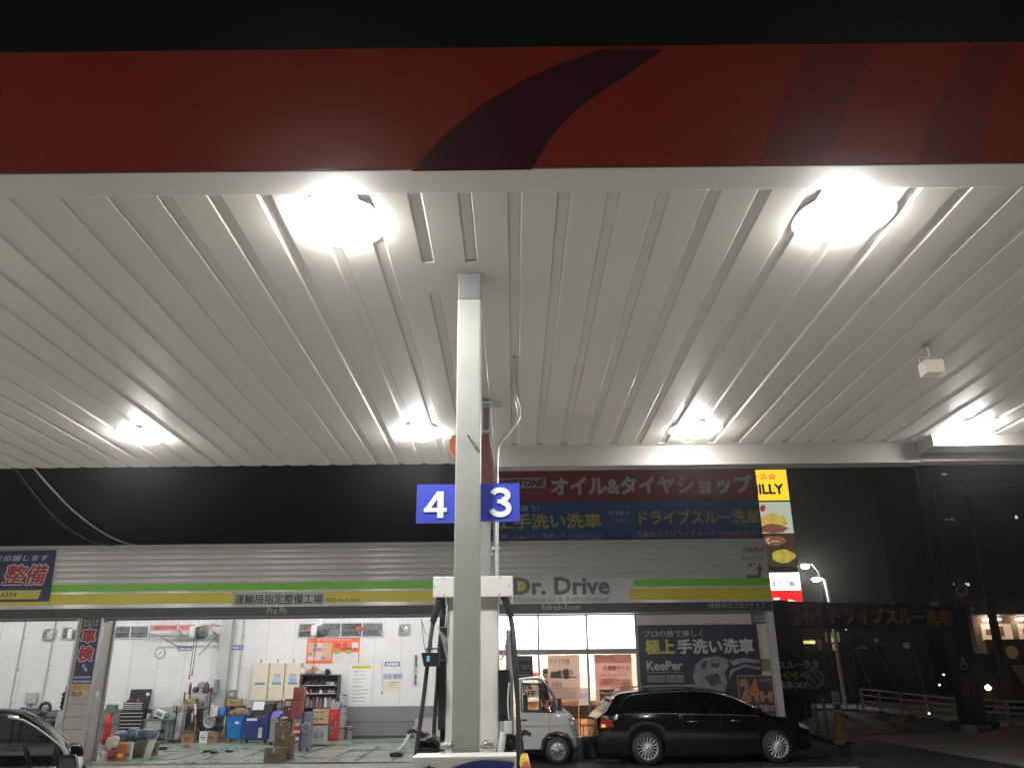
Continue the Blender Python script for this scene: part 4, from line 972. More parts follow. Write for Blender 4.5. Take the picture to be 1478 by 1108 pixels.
# orange chart
o, a, b, c, d, y = paper(442.5, 919.5, 519, 957, 'large orange menu chart pinned on the rear wall', mat('chart_orange', (.8, .16, .06), .5), 'wall_chart', 'chart')
w, h = b - a, d - c
m = MB(); m.text('カーメンテナンスメニュー', a + .2 * w, a + .85 * w, d - .115 * h, d - .03 * h, y, .02); m.build('lettering', SIGN_WHITE, o)
m = MB(); m.box(a + .03 * w, a + .47 * w, y, y + .002, c + .12 * h, d - .2 * h, 0); m.box(a + .5 * w, a + .98 * w, y, y + .002, c + .0 * h, c + .42 * h, 1); m.box(a + .85 * w, a + .97 * w, y, y + .002, d - .42 * h, d - .2 * h, 1)
m.build('panel', [mat('chart_salmon', (.75, .45, .33), .5), mat('chart_white', (.72, .7, .68), .5)], o)
m = MB(); random.seed(5)
for i in range(5):
    for j in range(4):
        if random.random() < .85: m.box(a + (.04 + .083 * i) * w, a + (.115 + .083 * i) * w, y - .003, y - .001, c + (.15 + .165 * j) * h, c + (.27 + .165 * j) * h, random.choice((0, 1, 2, 2)))
m.build('cell', [mat('cell_violet', (.3, .24, .4), .5), mat('cell_tan', (.6, .42, .2), .5), mat('cell_pale', (.7, .62, .6), .5)], o)
m = MB(); m.box(a + .52 * w, a + .62 * w, y - .003, y - .001, c + .36 * h, c + .5 * h); m.box(a + .75 * w, a + .84 * w, y - .003, y - .001, c + .36 * h, c + .5 * h); m.build('green_tab', mat('tab_green', (.2, .55, .12), .5), o)
m = MB(); m.box(a + .64 * w, a + .86 * w, y - .003, y - .001, c + .54 * h, c + .585 * h); m.box(a + .88 * w, a + .95 * w, y - .003, y - .001, c + .54 * h, c + .585 * h); m.build('dark_band', INK, o)
m = MB(); m.cyl((a + .72 * w, y - .003, d - .3 * h), (a + .72 * w, y - .001, d - .3 * h), .09 * h, n=16); m.box(a + .53 * w, a + .64 * w, y - .003, y - .001, d - .4 * h, d - .22 * h); m.build('red_seal', mat('seal_red', (.55, .08, .06), .5), o)
m = MB(); m.tube([P(551.6, 953, BACK - .05), P(551.4, 997, BACK - .05)], .006, 6); p_ = P(551.3, 998, BACK - .05); m.cyl(p_, p_ - Vector((0, 0, .06)), .025, n=8)
tag(m.build('pull_cord', GREY_INK, None, loc=P(551.5, 953, BACK - .05)), 'thin pull cord hanging left of the cream paper', 'cord')
m = MB()
for pts in (((608, 892), (612, 930), (616, 945)), ((609, 896), (614, 914), (620, 917), (624, 900), (628, 894)), ((622, 892), (623, 920), (624, 940))): m.tube([P(x, y_, BACK - .4) for x, y_ in pts], .012, 6)
tag(m.build('hanging_cable', DARK_GREY, None, loc=P(612, 892, BACK - .4)), 'loops of dark cable hanging from the ceiling beside the left pump hoses', 'cable')
# wall lockers
l0 = None
for i, (x0, x1) in enumerate(((362.5, 386.5), (387.5, 409.5), (410.5, 432.5))):
    a, b, c, d = rect(x0, 956, x1, 1011, BACK - .4)
    t = thing('wall_locker', ('cream wall locker with one blue label, leftmost of the three', 'cream wall locker with a large pale sticker, middle of the three', 'cream wall locker with a bright blue sticker, next to the black bookcase')[i], 'locker', ((a + b) / 2, BACK - .2, c), 'cream lockers on the rear wall')
    MB().box(a, b, BACK - .4, BACK, c, d).build('body', CREAM, t, bevel=.012)
    dr = MB().box(a + .03, b - .03, BACK - .414, BACK - .401, c + .03, d - .03).build('door', CREAM, t, bevel=.004)
    m = MB()
    for k in range(5): zz = c + .12 + k * (d - c - .24) / 4; m.box(a + .035, a + .055, BACK - .43, BACK - .4145, zz - .02, zz + .02)
    m.build('hinge', STEEL, dr)
    m = MB(); zz = P(375, 986, BACK - .4).z; m.box(a + .13, b - .08, BACK - .419, BACK - .4145, zz - .035, zz + .035); m.build('label_strip', mat('locker_blue', (.15, .25, .45), .5) if 'locker_blue' not in bpy.data.materials else bpy.data.materials['locker_blue'], dr)
    if i:
        m = MB(); m.box(a + .15, b - .1, BACK - .419, BACK - .4145, zz + .05, zz + .19); m.build('sticker', PALE_BLUE if i == 1 else mat('sticker_blue', (.3, .5, .75), .5), dr)
        m = MB(); m.box(a + .17, b - .12, BACK - .419, BACK - .4145, zz + .21, zz + .3); m.build('name_card', mat('card_tan', (.45, .42, .36), .5) if 'card_tan' not in bpy.data.materials else bpy.data.materials['card_tan'], dr)
    MB().cyl((a + .2, BACK - .2, d), (a + .2, BACK - .2, d + .12), .03, n=8).build('cable_gland', STEEL, t)
# bookcase
Y = BACK - .45
a, b, c, d = rect(433, 973, 487, 1040, Y); c = FZ
t = thing('bookcase', 'black open bookcase filled with parts and folders', 'bookcase', ((a + b) / 2, Y + .2, FZ))
MB().box(a, a + .03, Y, Y + .42, c, d).box(b - .03, b, Y, Y + .42, c, d).box(a + .03, b - .03, Y + .4, Y + .42, c, d).build('carcass', DARK_GREY, t)
zs = [P(460, yy_, Y).z for yy_ in (974, 988.5, 1000.5, 1021)]
for zz in zs + [.7, .12]:
    MB().box(a + .031, b - .031, Y + .004, Y + .398, zz - .012, zz + .012).build('shelf', PALE_GREY if zz in zs[1:3] else DARK_GREY, t)
random.seed(11)
def clutter(t_, x0, x1, z, Y0, hmax, mats_, n, name='part_item', wide=.12):
    x = x0
    for i in range(n):
        w_ = random.uniform(.5, 1.3) * wide; h_ = random.uniform(.35, 1.0) * hmax
        if x + w_ > x1: break
        m_ = MB(); k = random.random()
        if k < .45: m_.box(x, x + w_, Y0 + .03, Y0 + .25, z, z + h_)
        elif k < .75: m_.lathe([(w_ * .5, 0), (w_ * .5, h_ * .75), (w_ * .2, h_ * .85), (w_ * .2, h_)], (x + w_ / 2, Y0 + .14, z), n=10)
        else: m_.blob((x + w_ / 2, Y0 + .15, z + h_ * .3), (w_ * 1.1, .2, h_ * .8), jit=.25, nu=9, nv=6)
        m_.build(name, random.choice(mats_), t_); x += w_ + random.uniform(.005, .03)
for zz, hm, ms in ((zs[1], .2, [BLACK, DARK_GREY, GREY_PAINT, BLACK, PALE_GREY]), (zs[2], .17, [BLACK, DARK_GREY, MAROON, GREY_PAINT, SIGN_WHITE])):
    t2 = thing('shelf_parts', 'dark parts lying on the %s shelf of the black bookcase' % ('upper' if hm == .2 else 'second'), 'parts', ((a + b) / 2, Y + .15, zz + .013)); clutter(t2, a + .06, b - .06, zz + .013, Y, hm, ms, 9)
t2 = thing('folder_row', 'row of upright folders and books on the lower bookcase shelf', 'folders', ((a + b) / 2, Y + .1, zs[3] + .013))
x = a + .05
while x < b - .1:
    w_ = random.uniform(.025, .06); h_ = random.uniform(.2, .33)
    MB().box(x, x + w_, Y + .02, Y + .26, zs[3] + .013, zs[3] + .013 + h_).build('folder', random.choice([SIGN_WHITE, PALE_GREY, BLACK, MAROON, GREY_PAINT, BLUE_GREY, PALE_PLASTIC]), t2); x += w_ + .006
t2 = thing('parts_pile', 'pile of wrapped parts and a tan bag on top of the black bookcase', 'parts', ((a + b) / 2, Y + .15, d + .001))
for (xx, ww, hh_, m_) in ((437, .3, .28, PALE_PLASTIC), (446, .3, .14, GREY_PAINT), (453, .3, .3, CARDBOARD), (463, .5, .17, PALE_GREY), (473, .2, .22, BLACK)):
    q = P(xx, 970, Y + .2); MB().blob((q.x, Y + .2, d + hh_ * .31), (ww, .3, hh_), jit=.2).build('bundle', m_, t2)
# ---- left bay stuff
t = thing('engine_bench', 'low bench with black engine parts and a blue cloth in the left bay', 'bench', P(40, 1060, 27.6))
Y = 27.4; a, b, c, d = rect(14, 1034, 64, 1062, Y); c = FZ
MB().box(a, b, Y, Y + .6, d - .05, d).build('top', DARK_GREY, t, bevel=.006)
for xx in (a + .06, b - .06):
    for y_ in (Y + .06, Y + .54): MB().cyl((xx, y_, FZ), (xx, y_, d - .05), .03, n=8).build('leg', DARK_GREY, t)
MB().box(a + .1, b - .1, Y + .08, Y + .5, .25, .29).build('shelf', DARK_GREY, t)
t = thing('engine_block', 'black greasy engine parts heaped on the bench of the left bay', 'parts', ((a + b) / 2, Y + .3, d + .001))
for (xx, s_, m_) in ((20, .3, BLACK), (28, .32, DARK_GREY), (38, .42, BLACK), (48, .45, DARK_GREY), (57, .25, BLACK)):
    q = P(xx, 1030, Y + .3); MB().blob((q.x, Y + .3, d + s_ * .2), (s_ * 1.2, .4, s_ * .65), jit=.25).build('engine_part', m_, t)
m = MB(); q = P(34, 1024, Y + .2); m.blob((q.x, Y + .18, q.z - .02), (.32, .26, .2), jit=.25); tag(m.build('blue_cloth', DEEP_BLUE, None, loc=q), 'bright blue cloth lying on the engine parts of the left bay', 'cloth')
t = thing('wheel_balancer', 'dark wheel balancer with a rounded hood in the left bay', 'machine', P(66, 1060, 27.8))
Y = 27.9; q = P(65, 1022, Y)
MB().tube([(q.x + .17 * math.sin(k * .5 - 2.4), Y, q.z + .17 * math.cos(k * .5 - 2.4)) for k in range(10)], .05, 8).build('hood', BLACK, t)
MB().tube([(q.x, Y + .1, q.z - .12), (q.x - .04, Y + .1, .6)], .05, 8).box(q.x - .25, q.x + .2, Y - .1, Y + .4, FZ, .62).build('pedestal', GREY_PAINT, t)
MB().cyl((q.x, Y - .06, q.z - .02), (q.x, Y + .1, q.z - .02), .09, n=14).build('spindle', STEEL, t)
carton(61, 1047, 79, 1066, 'tan carton on the floor left of the bay pillar', CARDBOARD, None, flaps=False)
t = thing('parts_rack', 'low dark rack of small boxes behind the tan carton in the left bay', 'rack', P(70, 1060, 28))
Y = 28.0; a, b, c, d = rect(58, 1040, 82, 1062, Y)
for zz in (d, d - .3, .2): MB().box(a, b, Y, Y + .4, zz - .02, zz).build('shelf', DARK_GREY, t)
for xx in (a, b): MB().box(xx - .02, xx + .02, Y, Y + .4, FZ, d).build('upright', DARK_GREY, t)
t = thing('wrapped_bumper', 'clear plastic wrapped car part standing left of the bay pillar', 'car part', P(86, 1070, 27))
Y = 26.8; a, b, c, d = rect(79, 1026, 95, 1073, Y)
m = MB(); m.blob(((a + b) / 2, Y, (FZ + d) / 2 + .1), (b - a, .3, d - FZ), jit=.14, nu=12, nv=10); m.build('wrap', WRAP, t)
m = MB(); m.tube([(a + .1, Y, .2), ((a + b) / 2, Y - .05, .7), (b - .08, Y, d - .1)], .06, 8); m.build('bumper', PALE_GREY, t)
t = thing('hanging_tools', 'dark air tools hanging on the left edge of the bay pillar', 'tools', P(93, 1010, D + .4))
for (x, y_) in ((94, 1002), (93, 1008), (91.5, 1014), (90.5, 1020)):
    q = P(x, y_, D + .4); MB().blob(q, (.12, .12, .12), jit=.35, nu=8, nv=6, flat=False).build('tool', BLACK, t)
m = MB(); m.tube([P(96, 990, D + .4), P(93, 1008, D + .4), P(90, 1025, D + .4)], .012, 6); m.build('strap', BLACK, t)
# ---- middle bay, left to right
t, (a, b, c, d, Y) = cabinet('tool_chest', 171.5, 1026, 206, 1060, 'black roller tool chest with rows of chrome drawer pulls', 'tool chest', BLACK, BLACK, 7, SIGN_WHITE, dep=.5, feet=.1)
a2, b2, c2, d2 = rect(178, 1012.5, 207, 1025.5, Y + .05)
tc = MB().box(a2, b2, Y + .04, Y + .46, d + .003, d2).build('top_chest', BLACK, t, bevel=.008)
m = MB()
for i in range(4): zz = d + .03 + (d2 - d - .05) * i / 4; m.box(a2 + .04, b2 - .04, Y + .012, Y + .038, zz + .03, zz + .048)
m.build('handle', SIGN_WHITE, tc)
la, lb, lc, ld = rect(188, 994, 218, 1012, Y + .5)
MB().hexa([(la, Y + .46, d2), (lb, Y + .46, d2), (lb, Y + .49, d2), (la, Y + .49, d2)], [(la, Y + .5, ld), (lb, Y + .5, ld), (lb, Y + .53, ld), (la, Y + .53, ld)]).build('lid', BLACK, t)
m = MB(); rbox(m, 211, 999, 215.5, 1003.5, Y + .44, .01); m.build('sticker', SIGN_WHITE, t)
t2 = thing('spray_cans', 'small tins and a box standing on the black tool chest', 'tins', ((a2 + b2) / 2, Y + .2, d2 + .002)); clutter(t2, a2 + .03, b2 - .2, d2 + .002, Y + .05, .16, [CARDBOARD_DARK, PALE_GREY, DARK_GREY, MAROON], 5, 'tin', .11)
t = thing('oil_drum', 'red oil drum with a dark cover just right of the bay pillar', 'drum', P(154, 1056, 27))
Y = 26.6; a, b, c, d = rect(149, 1029, 159, 1056, Y); r = (b - a) / 2
MB().lathe([(0, FZ), (r, FZ), (r, .3), (r * 1.04, .31), (r, .33), (r, .6), (r * 1.04, .61), (r, .63), (r, d), (0, d)], ((a + b) / 2, Y + r, 0), n=20).build('barrel', TOOL_RED, t)
dd = P(155, 1016, Y).z; MB().box(a, b + .05, Y + .02, Y + .3, d + .002, dd).build('cover_box', GREEN_BENCH, t, bevel=.02)
carton(146, 1054.5, 164, 1072, 'tan carton on the floor beside the bay pillar, in front of the red drum')
t = thing('workbench', 'green grey workbench right of the black tool chest', 'workbench', P(224, 1062, 27))
Y = 26.9; a, b, c, d = rect(205, 1037, 243, 1063, Y)
MB().box(a, b, Y, Y + .7, d - .05, d).build('top', GREEN_BENCH, t, bevel=.006)
for xx in (a + .05, b - .05):
    for y_ in (Y + .05, Y + .65): MB().box(xx - .03, xx + .03, y_ - .03, y_ + .03, FZ, d - .05).build('leg', GREEN_BENCH, t)
MB().box(a + .08, b - .08, Y + .1, Y + .65, .26, .3).build('shelf', GREEN_BENCH, t)
MB().box(a + .1, a + .55, Y + .02, Y + .5, d - .3, d - .06).build('drawer', PALE_GREY, t, bevel=.006)
MB().box(a, b, Y + .66, Y + .7, d, d + .32).build('back_panel', mat('mint_board', (.4, .46, .42), .5), t)
t2 = thing('bench_clutter', 'dark parts stored under the green workbench', 'parts', ((a + b) / 2, Y + .3, .301)); clutter(t2, a + .15, b - .1, .301, Y + .1, .22, [BLACK, DARK_GREY, GREY_PAINT, PALE_GREY], 8, 'part_item', .14)
m = MB(); q = P(231, 1030, Y + .25); m.T = Matrix.Translation((q.x, Y + .3, d + .13)) @ Matrix.Rotation(.35, 4, 'Y'); m.box(-.16, .16, -.1, .1, -.1, .1)
t2 = thing('white_carton', 'tilted white carton with a dark print on the green workbench', 'box', (q.x, Y + .3, d)); m.build('carton', SIGN_WHITE, t2, bevel=.01)
m2 = MB(); m2.T = m.T; m2.box(-.11, .1, -.104, -.101, -.06, .05); m2.build('print', GREY_PAINT, t2)
t2 = thing('bench_bottles', 'bottles and bags crowded on the left end of the green workbench', 'bottles', (a + .3, Y + .3, d + .001)); clutter(t2, a + .02, a + .7, d + .001, Y + .15, .24, [PALE_GREY, GREEN_BENCH, BLACK, PALE_PLASTIC], 5, 'bottle', .12)
t = thing('shrouded_machine', 'grey machine under clear wrap on a wheeled base beside the workbench', 'machine', P(251, 1071, 25.8))
Y = gY(251, 1071); a, b, c, d = rect(243, 1013, 261, 1070, Y)
MB().box(a, b, Y, Y + .5, FZ + .04, .1).build('base', DARK_GREY, t)
MB().hexa([(a + .02, Y + .03, .1), (b - .02, Y + .03, .1), (b - .02, Y + .45, .1), (a + .02, Y + .45, .1)], [(a + .06, Y + .1, d * .72), (b, Y + .1, d * .78), (b, Y + .4, d * .78), (a + .06, Y + .4, d * .72)]).build('wrap', WRAP, t, bevel=.03)
MB().blob(((a + b) / 2, Y + .22, d * .85), (b - a, .35, d * .32), jit=.2).build('hood', WRAP, t)
MB().tube([((a + b) / 2, Y, .15), ((a + b) / 2 + .03, Y - .01, d * .6), ((a + b) / 2, Y + .05, d * .9)], .02, 6).build('hose', BLACK, t)
# steel rack
Y = gY(282, 1067); a, b, c, d = rect(263, 998, 301, 1066, Y)
t = thing('steel_rack', 'dark steel shelving rack crammed with parts near the grey wall column', 'rack', ((a + b) / 2, Y + .2, FZ))
for xx in (a, b):
    for y_ in (Y, Y + .45): MB().box(xx - .02, xx + .02, y_ - .02, y_ + .02, FZ, d).build('upright', DARK_GREY, t)
zs = [P(280, yy_, Y).z for yy_ in (1000, 1019, 1041, 1059)]
random.seed(21)
for i, zz in enumerate(zs):
    MB().box(a, b, Y + .021, Y + .43, zz - .015, zz).build('shelf', DARK_GREY, t)
    lab = ('grey tools and bundles piled on the top of the steel rack', 'dark parts on the second shelf of the steel rack', 'pale metal parts on the third shelf of the steel rack', 'blue and dark tins on the bottom shelf of the steel rack')[i]
    t2 = thing('rack_parts', lab, 'parts', ((a + b) / 2, Y + .2, zz + .001))
    ms = [[GREY_PAINT, PALE_GREY, BLUE_GREY, MAROON, DARK_GREY], [DARK_GREY, BLACK, MAROON, GREY_PAINT], [STEEL, GREY_PAINT, BLACK, DARK_GREY], [DEEP_BLUE, BLACK, DARK_GREY, DEEP_BLUE]][i]
    clutter(t2, a + .05 if i != 1 else a + .52, b + (.25 if i == 0 else -.04), zz + .001, Y, (.42, .3, .36, .25)[i], ms, 9, 'part_item', .15)
    if i == 0:
        q = P(289, 990, Y); MB().blob((q.x, Y + .2, q.z), (.3, .3, .26), jit=.2).build('part_item', GREY_PAINT, t2)
        MB().box(q.x - .05, q.x + .5, Y + .1, Y + .3, q.z - .18, q.z - .1).build('part_item', DARK_GREY, t2)
carton(264, 1008, 281, 1018.8, 'tan carton on the second shelf of the steel rack', CARDBOARD, Y + .02, dep=.9)
carton(262, 1058.5, 279.5, 1071, 'tan open carton on the floor in front of the steel rack', CARDBOARD, None, flaps=True)
# hanging orange air hose
m = MB(); m.tube([P(282, 1015, Y - .15), P(282.5, 1045, Y - .15), P(280.5, 1058, Y - .2), P(276, 1071, Y - .5), Vector((G(271, 1078, FZ).x, G(271, 1078, FZ).y, FZ + .02)), Vector((G(262, 1077, FZ).x, G(262, 1077, FZ).y, FZ + .02)), Vector((G(266, 1074, FZ).x, G(266, 1074, FZ).y, FZ + .02))], .02, 8)
q = P(282, 1015, Y - .15); m.cyl(q, P(282, 1030, Y - .15), .035, n=8, mi=1)
tag(m.build('air_hose', [mat('hose_orange', (.5, .16, .05), .5), SIGN_WHITE], None, loc=q), 'orange air hose hanging past the steel rack down to the floor', 'hose')
# trolley with jerrycan
Y = gY(310, 1062); a, b, c, d = rect(298, 1033, 323, 1062, Y)
t = thing('tool_trolley', 'small trolley with black trays under the milky jerrycan', 'trolley', ((a + b) / 2, Y + .2, FZ))
for zz in (d, .45):
    MB().box(a, b, Y, Y + .4, zz - .09, zz - .07).box(a, b, Y, Y + .015, zz - .07, zz).box(a, a + .015, Y + .015, Y + .385, zz - .07, zz).box(b - .015, b, Y + .015, Y + .385, zz - .07, zz).box(a, b, Y + .385, Y + .4, zz - .07, zz).build('tray', BLACK, t)
for xx in (a - .012, b + .012):
    for y_ in (Y + .02, Y + .38): MB().cyl((xx, y_, FZ), (xx, y_, d + .02), .015, n=8).build('leg', CREAM, t)
q = P(307, 1022, Y + .1); w_ = .17
m = MB(); z0_ = d - .068; m.box(q.x - w_, q.x + w_, Y + .06, Y + .34, z0_, z0_ + .38); t2 = thing('jerrycan', 'milky white jerrycan standing on the small black trolley', 'canister', (q.x, Y + .2, z0_)); m.build('tank', PALE_PLASTIC, t2, bevel=.07, seg=3)
MB().cyl((q.x - .06, Y + .2, z0_ + .37), (q.x - .06, Y + .2, z0_ + .44), .035, n=10).build('cap', SIGN_WHITE, t2); MB().tube([(q.x, Y + .2, z0_ + .37), (q.x + .02, Y + .2, z0_ + .43), (q.x + .13, Y + .2, z0_ + .43), (q.x + .14, Y + .2, z0_ + .36)], .014, 6).build('handle', PALE_PLASTIC, t2)
q = P(319, 1027, Y + .1); m = MB(); m.lathe([(0, 0), (.1, 0), (.11, .25), (.06, .3), (.05, .34), (0, .34)], (q.x + .02, Y + .2, d - .068), n=12); tag(m.build('blue_flask', BIN_BLUE, None, loc=(q.x, Y + .2, d)), 'blue plastic flask beside the milky jerrycan', 'flask')
q = P(301, 1049, Y - .15); m = MB(); m.lathe([(.04, -.05), (.17, -.06), (.19, -.04), (.19, .04), (.17, .06), (.15, .0), (.06, -.02)], (q.x, Y - .12, .58), (0.2, -1, .1), 18)
for k in range(5): m.tube([(q.x, Y - .14, .58), (q.x + .15 * math.cos(k * 1.256), Y - .13, .58 + .15 * math.sin(k * 1.256))], .02, 6)
t2 = thing('spare_rim', 'silver wheel rim propped on the white carton before the trolley', 'wheel rim', (q.x, Y - .12, .4)); m.build('rim', STEEL, t2)
carton(287.5, 1055, 299, 1071.5, 'white carton on the floor under the silver wheel rim', SIGN_WHITE)
carton(299.2, 1056, 313, 1071.5, 'reddish brown carton with a white tag below the small trolley', mat('carton_red_brown', (.3, .16, .1), .75))
carton(313.5, 1057, 326, 1071, 'dull brown carton left of the bright blue bin', CARDBOARD_DARK)
# ---- foreground heap at the pillar
Y = gY(190, 1093)
t = thing('crate', 'brown plastic crate full of rubbish under a blue grey bag', 'crate', P(200, 1092, Y)); a, b, c, d = rect(188.5, 1071, 207, 1093, Y)
MB().hexa([(a + .02, Y, FZ), (b - .02, Y, FZ), (b - .02, Y + .4, FZ), (a + .02, Y + .4, FZ)], [(a, Y - .02, d), (b, Y - .02, d), (b, Y + .42, d), (a, Y + .42, d)]).build('shell', mat('crate_brown', (.14, .12, .075), .5), t)
MB().box(a - .02, b + .02, Y - .035, Y + .44, d, d + .03).build('rim', mat('crate_brown_rim', (.16, .135, .085), .5), t)
m = MB(); q0, q1 = P(166, 1063, Y), P(219, 1061, Y)
random.seed(4)
for i in range(6): m.blob((q0.x + (q1.x - q0.x) * (i + .5) / 6, Y + .2, q0.z + .04 + random.uniform(-.05, .05)), (.28, .5, .24), jit=.28)
tag(m.build('rubbish_bag', BAG_BLUE, None, loc=(q0.x, Y + .2, q0.z)), 'long rumpled blue grey plastic sheet heaped over the crates at the bay pillar', 'plastic sheet')
m = MB(); a, b, c, d = rect(206.5, 1058, 222, 1086, Y); m.hexa([(a, Y + .1, FZ), (b - .1, Y + .1, FZ), (b - .1, Y + .13, FZ), (a, Y + .13, FZ)], [(a + .02, Y + .2, d), (b, Y + .2, d), (b, Y + .23, d), (a + .02, Y + .23, d)])
t2 = thing('white_board', 'white board leaning behind the brown crate', 'board', (a, Y + .15, FZ)); m.build('sheet', SIGN_WHITE, t2); m = MB(); m.hexa([(a - .02, Y + .085, FZ + .05), (a, Y + .085, FZ + .05), (a, Y + .13, FZ + .05), (a - .02, Y + .13, FZ + .05)], [(a, Y + .185, d), (a + .02, Y + .185, d), (a + .02, Y + .23, d), (a, Y + .23, d)]); m.build('edge_strip', GREY_PAINT, t2)
carton(215, 1073, 226, 1090, 'opened tan carton leaning out right of the brown crate', CARDBOARD, None, flaps=True)
def can(x0, y0, x1, y1, label, m_, lid, Y=None):
    Y = gY((x0 + x1) / 2, y1) if Y is None else Y; a, b, c, d = rect(x0, y0, x1, y1, Y); w = b - a
    t = thing('oil_can', label, 'can', ((a + b) / 2, Y + .1, FZ))
    MB().box(a, b, Y, Y + w * .8, FZ, d).build('tin', m_, t, bevel=.012); MB().cyl((a + w * .3, Y + w * .4, d), (a + w * .3, Y + w * .4, d + .035), .03, n=10).tube([(a + w * .5, Y + w * .4, d), (a + w * .55, Y + w * .4, d + .035), (a + w * .85, Y + w * .4, d + .035), (a + w * .9, Y + w * .4, d)], .008, 6).build('spout', lid, t)
    MB().box(a + w * .15, b - w * .15, Y - .003, Y - .0005, FZ + (d - FZ) * .2, FZ + (d - FZ) * .42).build('label_patch', lid, t); return t
can(155, 1082, 168.5, 1097, 'low red can in front of the white bag at the bay pillar', mat('can_red', (.36, .06, .045), .4), BLACK)
can(169, 1073, 179, 1097, 'orange red square can between red can and white can', mat('can_orange', (.5, .1, .035), .4), SIGN_YELLOW)
can(179.5, 1071, 189, 1096, 'white square can with grey print left of the brown crate', PALE_PLASTIC, GREY_PAINT)
q = P(161, 1075, gY(162, 1097) + .25); m = MB(); m.blob(q, (.34, .3, .34), jit=.22); m.blob((q.x + .05, q.y, q.z + .1), (.22, .2, .2), jit=.3); m.blob((q.x, q.y + .05, q.z - .22), (.3, .28, .35), jit=.2); tag(m.build('rag_bag', BAG_WHITE, None, loc=q), 'pinkish white bag of rags slumped behind the low red can', 'bag')
t = thing('step_stool', 'grey metal stool at the foot of the bay pillar', 'stool', P(149, 1098, 20.9)); Y = 21.2; a, b, c, d = rect(144, 1077, 155, 1098, Y)
MB().box(a, b, Y, Y + .3, d - .03, d).build('seat', PALE_GREY, t, bevel=.006)
for xx in (a + .02, b - .02):
    for y_ in (Y + .02, Y + .28): MB().cyl((xx, y_, FZ), (xx, y_, d - .03), .012, n=8).build('leg', STEEL, t)
for (x0, y0, x1, y1, lab) in ((221, 1081, 233, 1087.5, 'dark rubber pad on the green floor, nearer one'), (239, 1077.5, 247.5, 1082, 'dark rubber pad on the green floor, farther one')):
    g0, g1 = G(x0, y1, FZ), G(x1, y0, FZ); m = MB(); m.lathe([(0, 0), (.13, 0), (.13, .06), (.1, .075), (.05, .06), (0, .06)], ((g0.x + g1.x) / 2, g0.y + .2, FZ), n=14); tag(m.build('rubber_pad', RUBBER, None, loc=((g0.x + g1.x) / 2, g0.y + .2, FZ)), lab, 'lift pad', 'rubber lift pads on the floor')
# ---- row of machines
Y = gY(337, 1071); a, b, c, d = rect(325.5, 1034, 349.5, 1066, Y)
t = thing('waste_bin', 'bright blue wheeled waste bin stuffed with brown cloth', 'bin', ((a + b) / 2, Y + .25, FZ))
MB().hexa([(a + .05, Y + .03, .14), (b - .05, Y + .03, .14), (b - .05, Y + .42, .14), (a + .05, Y + .42, .14)], [(a, Y, d), (b, Y, d), (b, Y + .48, d), (a, Y + .48, d)]).build('tub', BIN_BLUE, t, bevel=.02)
MB().box(a - .015, b + .015, Y - .015, Y + .495, d + .001, d + .035).build('rim', mat('bin_rim', (.015, .14, .42), .4), t)
MB().box((a + b) / 2 + .02, (a + b) / 2 + .14, Y - .006, Y + .015, d - .2, d - .13).build('sticker', SIGN_WHITE, t)
for xx in (a + .08, b - .08):
    for y_ in (Y + .08, Y + .4): MB().cyl((xx - .02, y_, FZ + .05), (xx + .02, y_, FZ + .05), .05, n=12).box(xx - .025, xx + .025, y_ - .02, y_ + .02, FZ + .06, .15).build('caster', mat('caster_yellow', (.35, .33, .1), .5) if 'caster_yellow' not in bpy.data.materials else bpy.data.materials['caster_yellow'], t)
m = MB(); random.seed(8)
for dx, s_ in ((.12, .3), (.3, .38), (.46, .34)): m.blob((a + dx, Y + .25, d + s_ * .25), (s_, .38, s_ * .8), jit=.3)
tag(m.build('cloth_heap', mat('brown_cloth', (.2, .14, .09), .85), None, loc=((a + b) / 2, Y + .2, d)), 'brown cloth heaped on top of the bright blue bin', 'cloth')
Yb = BACK - .4; a, b, c, d = rect(326, 1018, 350, 1021, Yb); t = thing('wall_shelf', 'narrow dark wall shelf behind the bright blue bin', 'shelf', (a, Yb, c)); MB().box(a, b, Yb, BACK, d - .03, d).build('board', DARK_GREY, t); MB().prismx([(Yb + .05, d - .03), (BACK, d - .3), (BACK, d - .03)], a + .1, a + .12).prismx([(Yb + .05, d - .03), (BACK, d - .3), (BACK, d - .03)], b - .12, b - .1).build('bracket', STEEL, t)
carton(328, 1008, 347, 1018, 'tan carton on the narrow wall shelf above the bright blue bin', CARDBOARD, Yb + .03, dep=.6)
a, b, c, d = wall(329.5, 995, 339.5, 1006.5, .14); t = thing('wall_switch', 'small grey switch box on the wall above the tan shelf carton', 'switch box', (a, BACK, c)); MB().box(a, b, BACK - .14, BACK, c, d).build('case', GREY_PAINT, t, bevel=.01); MB().box(a + .05, b - .05, BACK - .15, BACK - .141, c + .06, d - .08).build('cover', PALE_GREY, t)
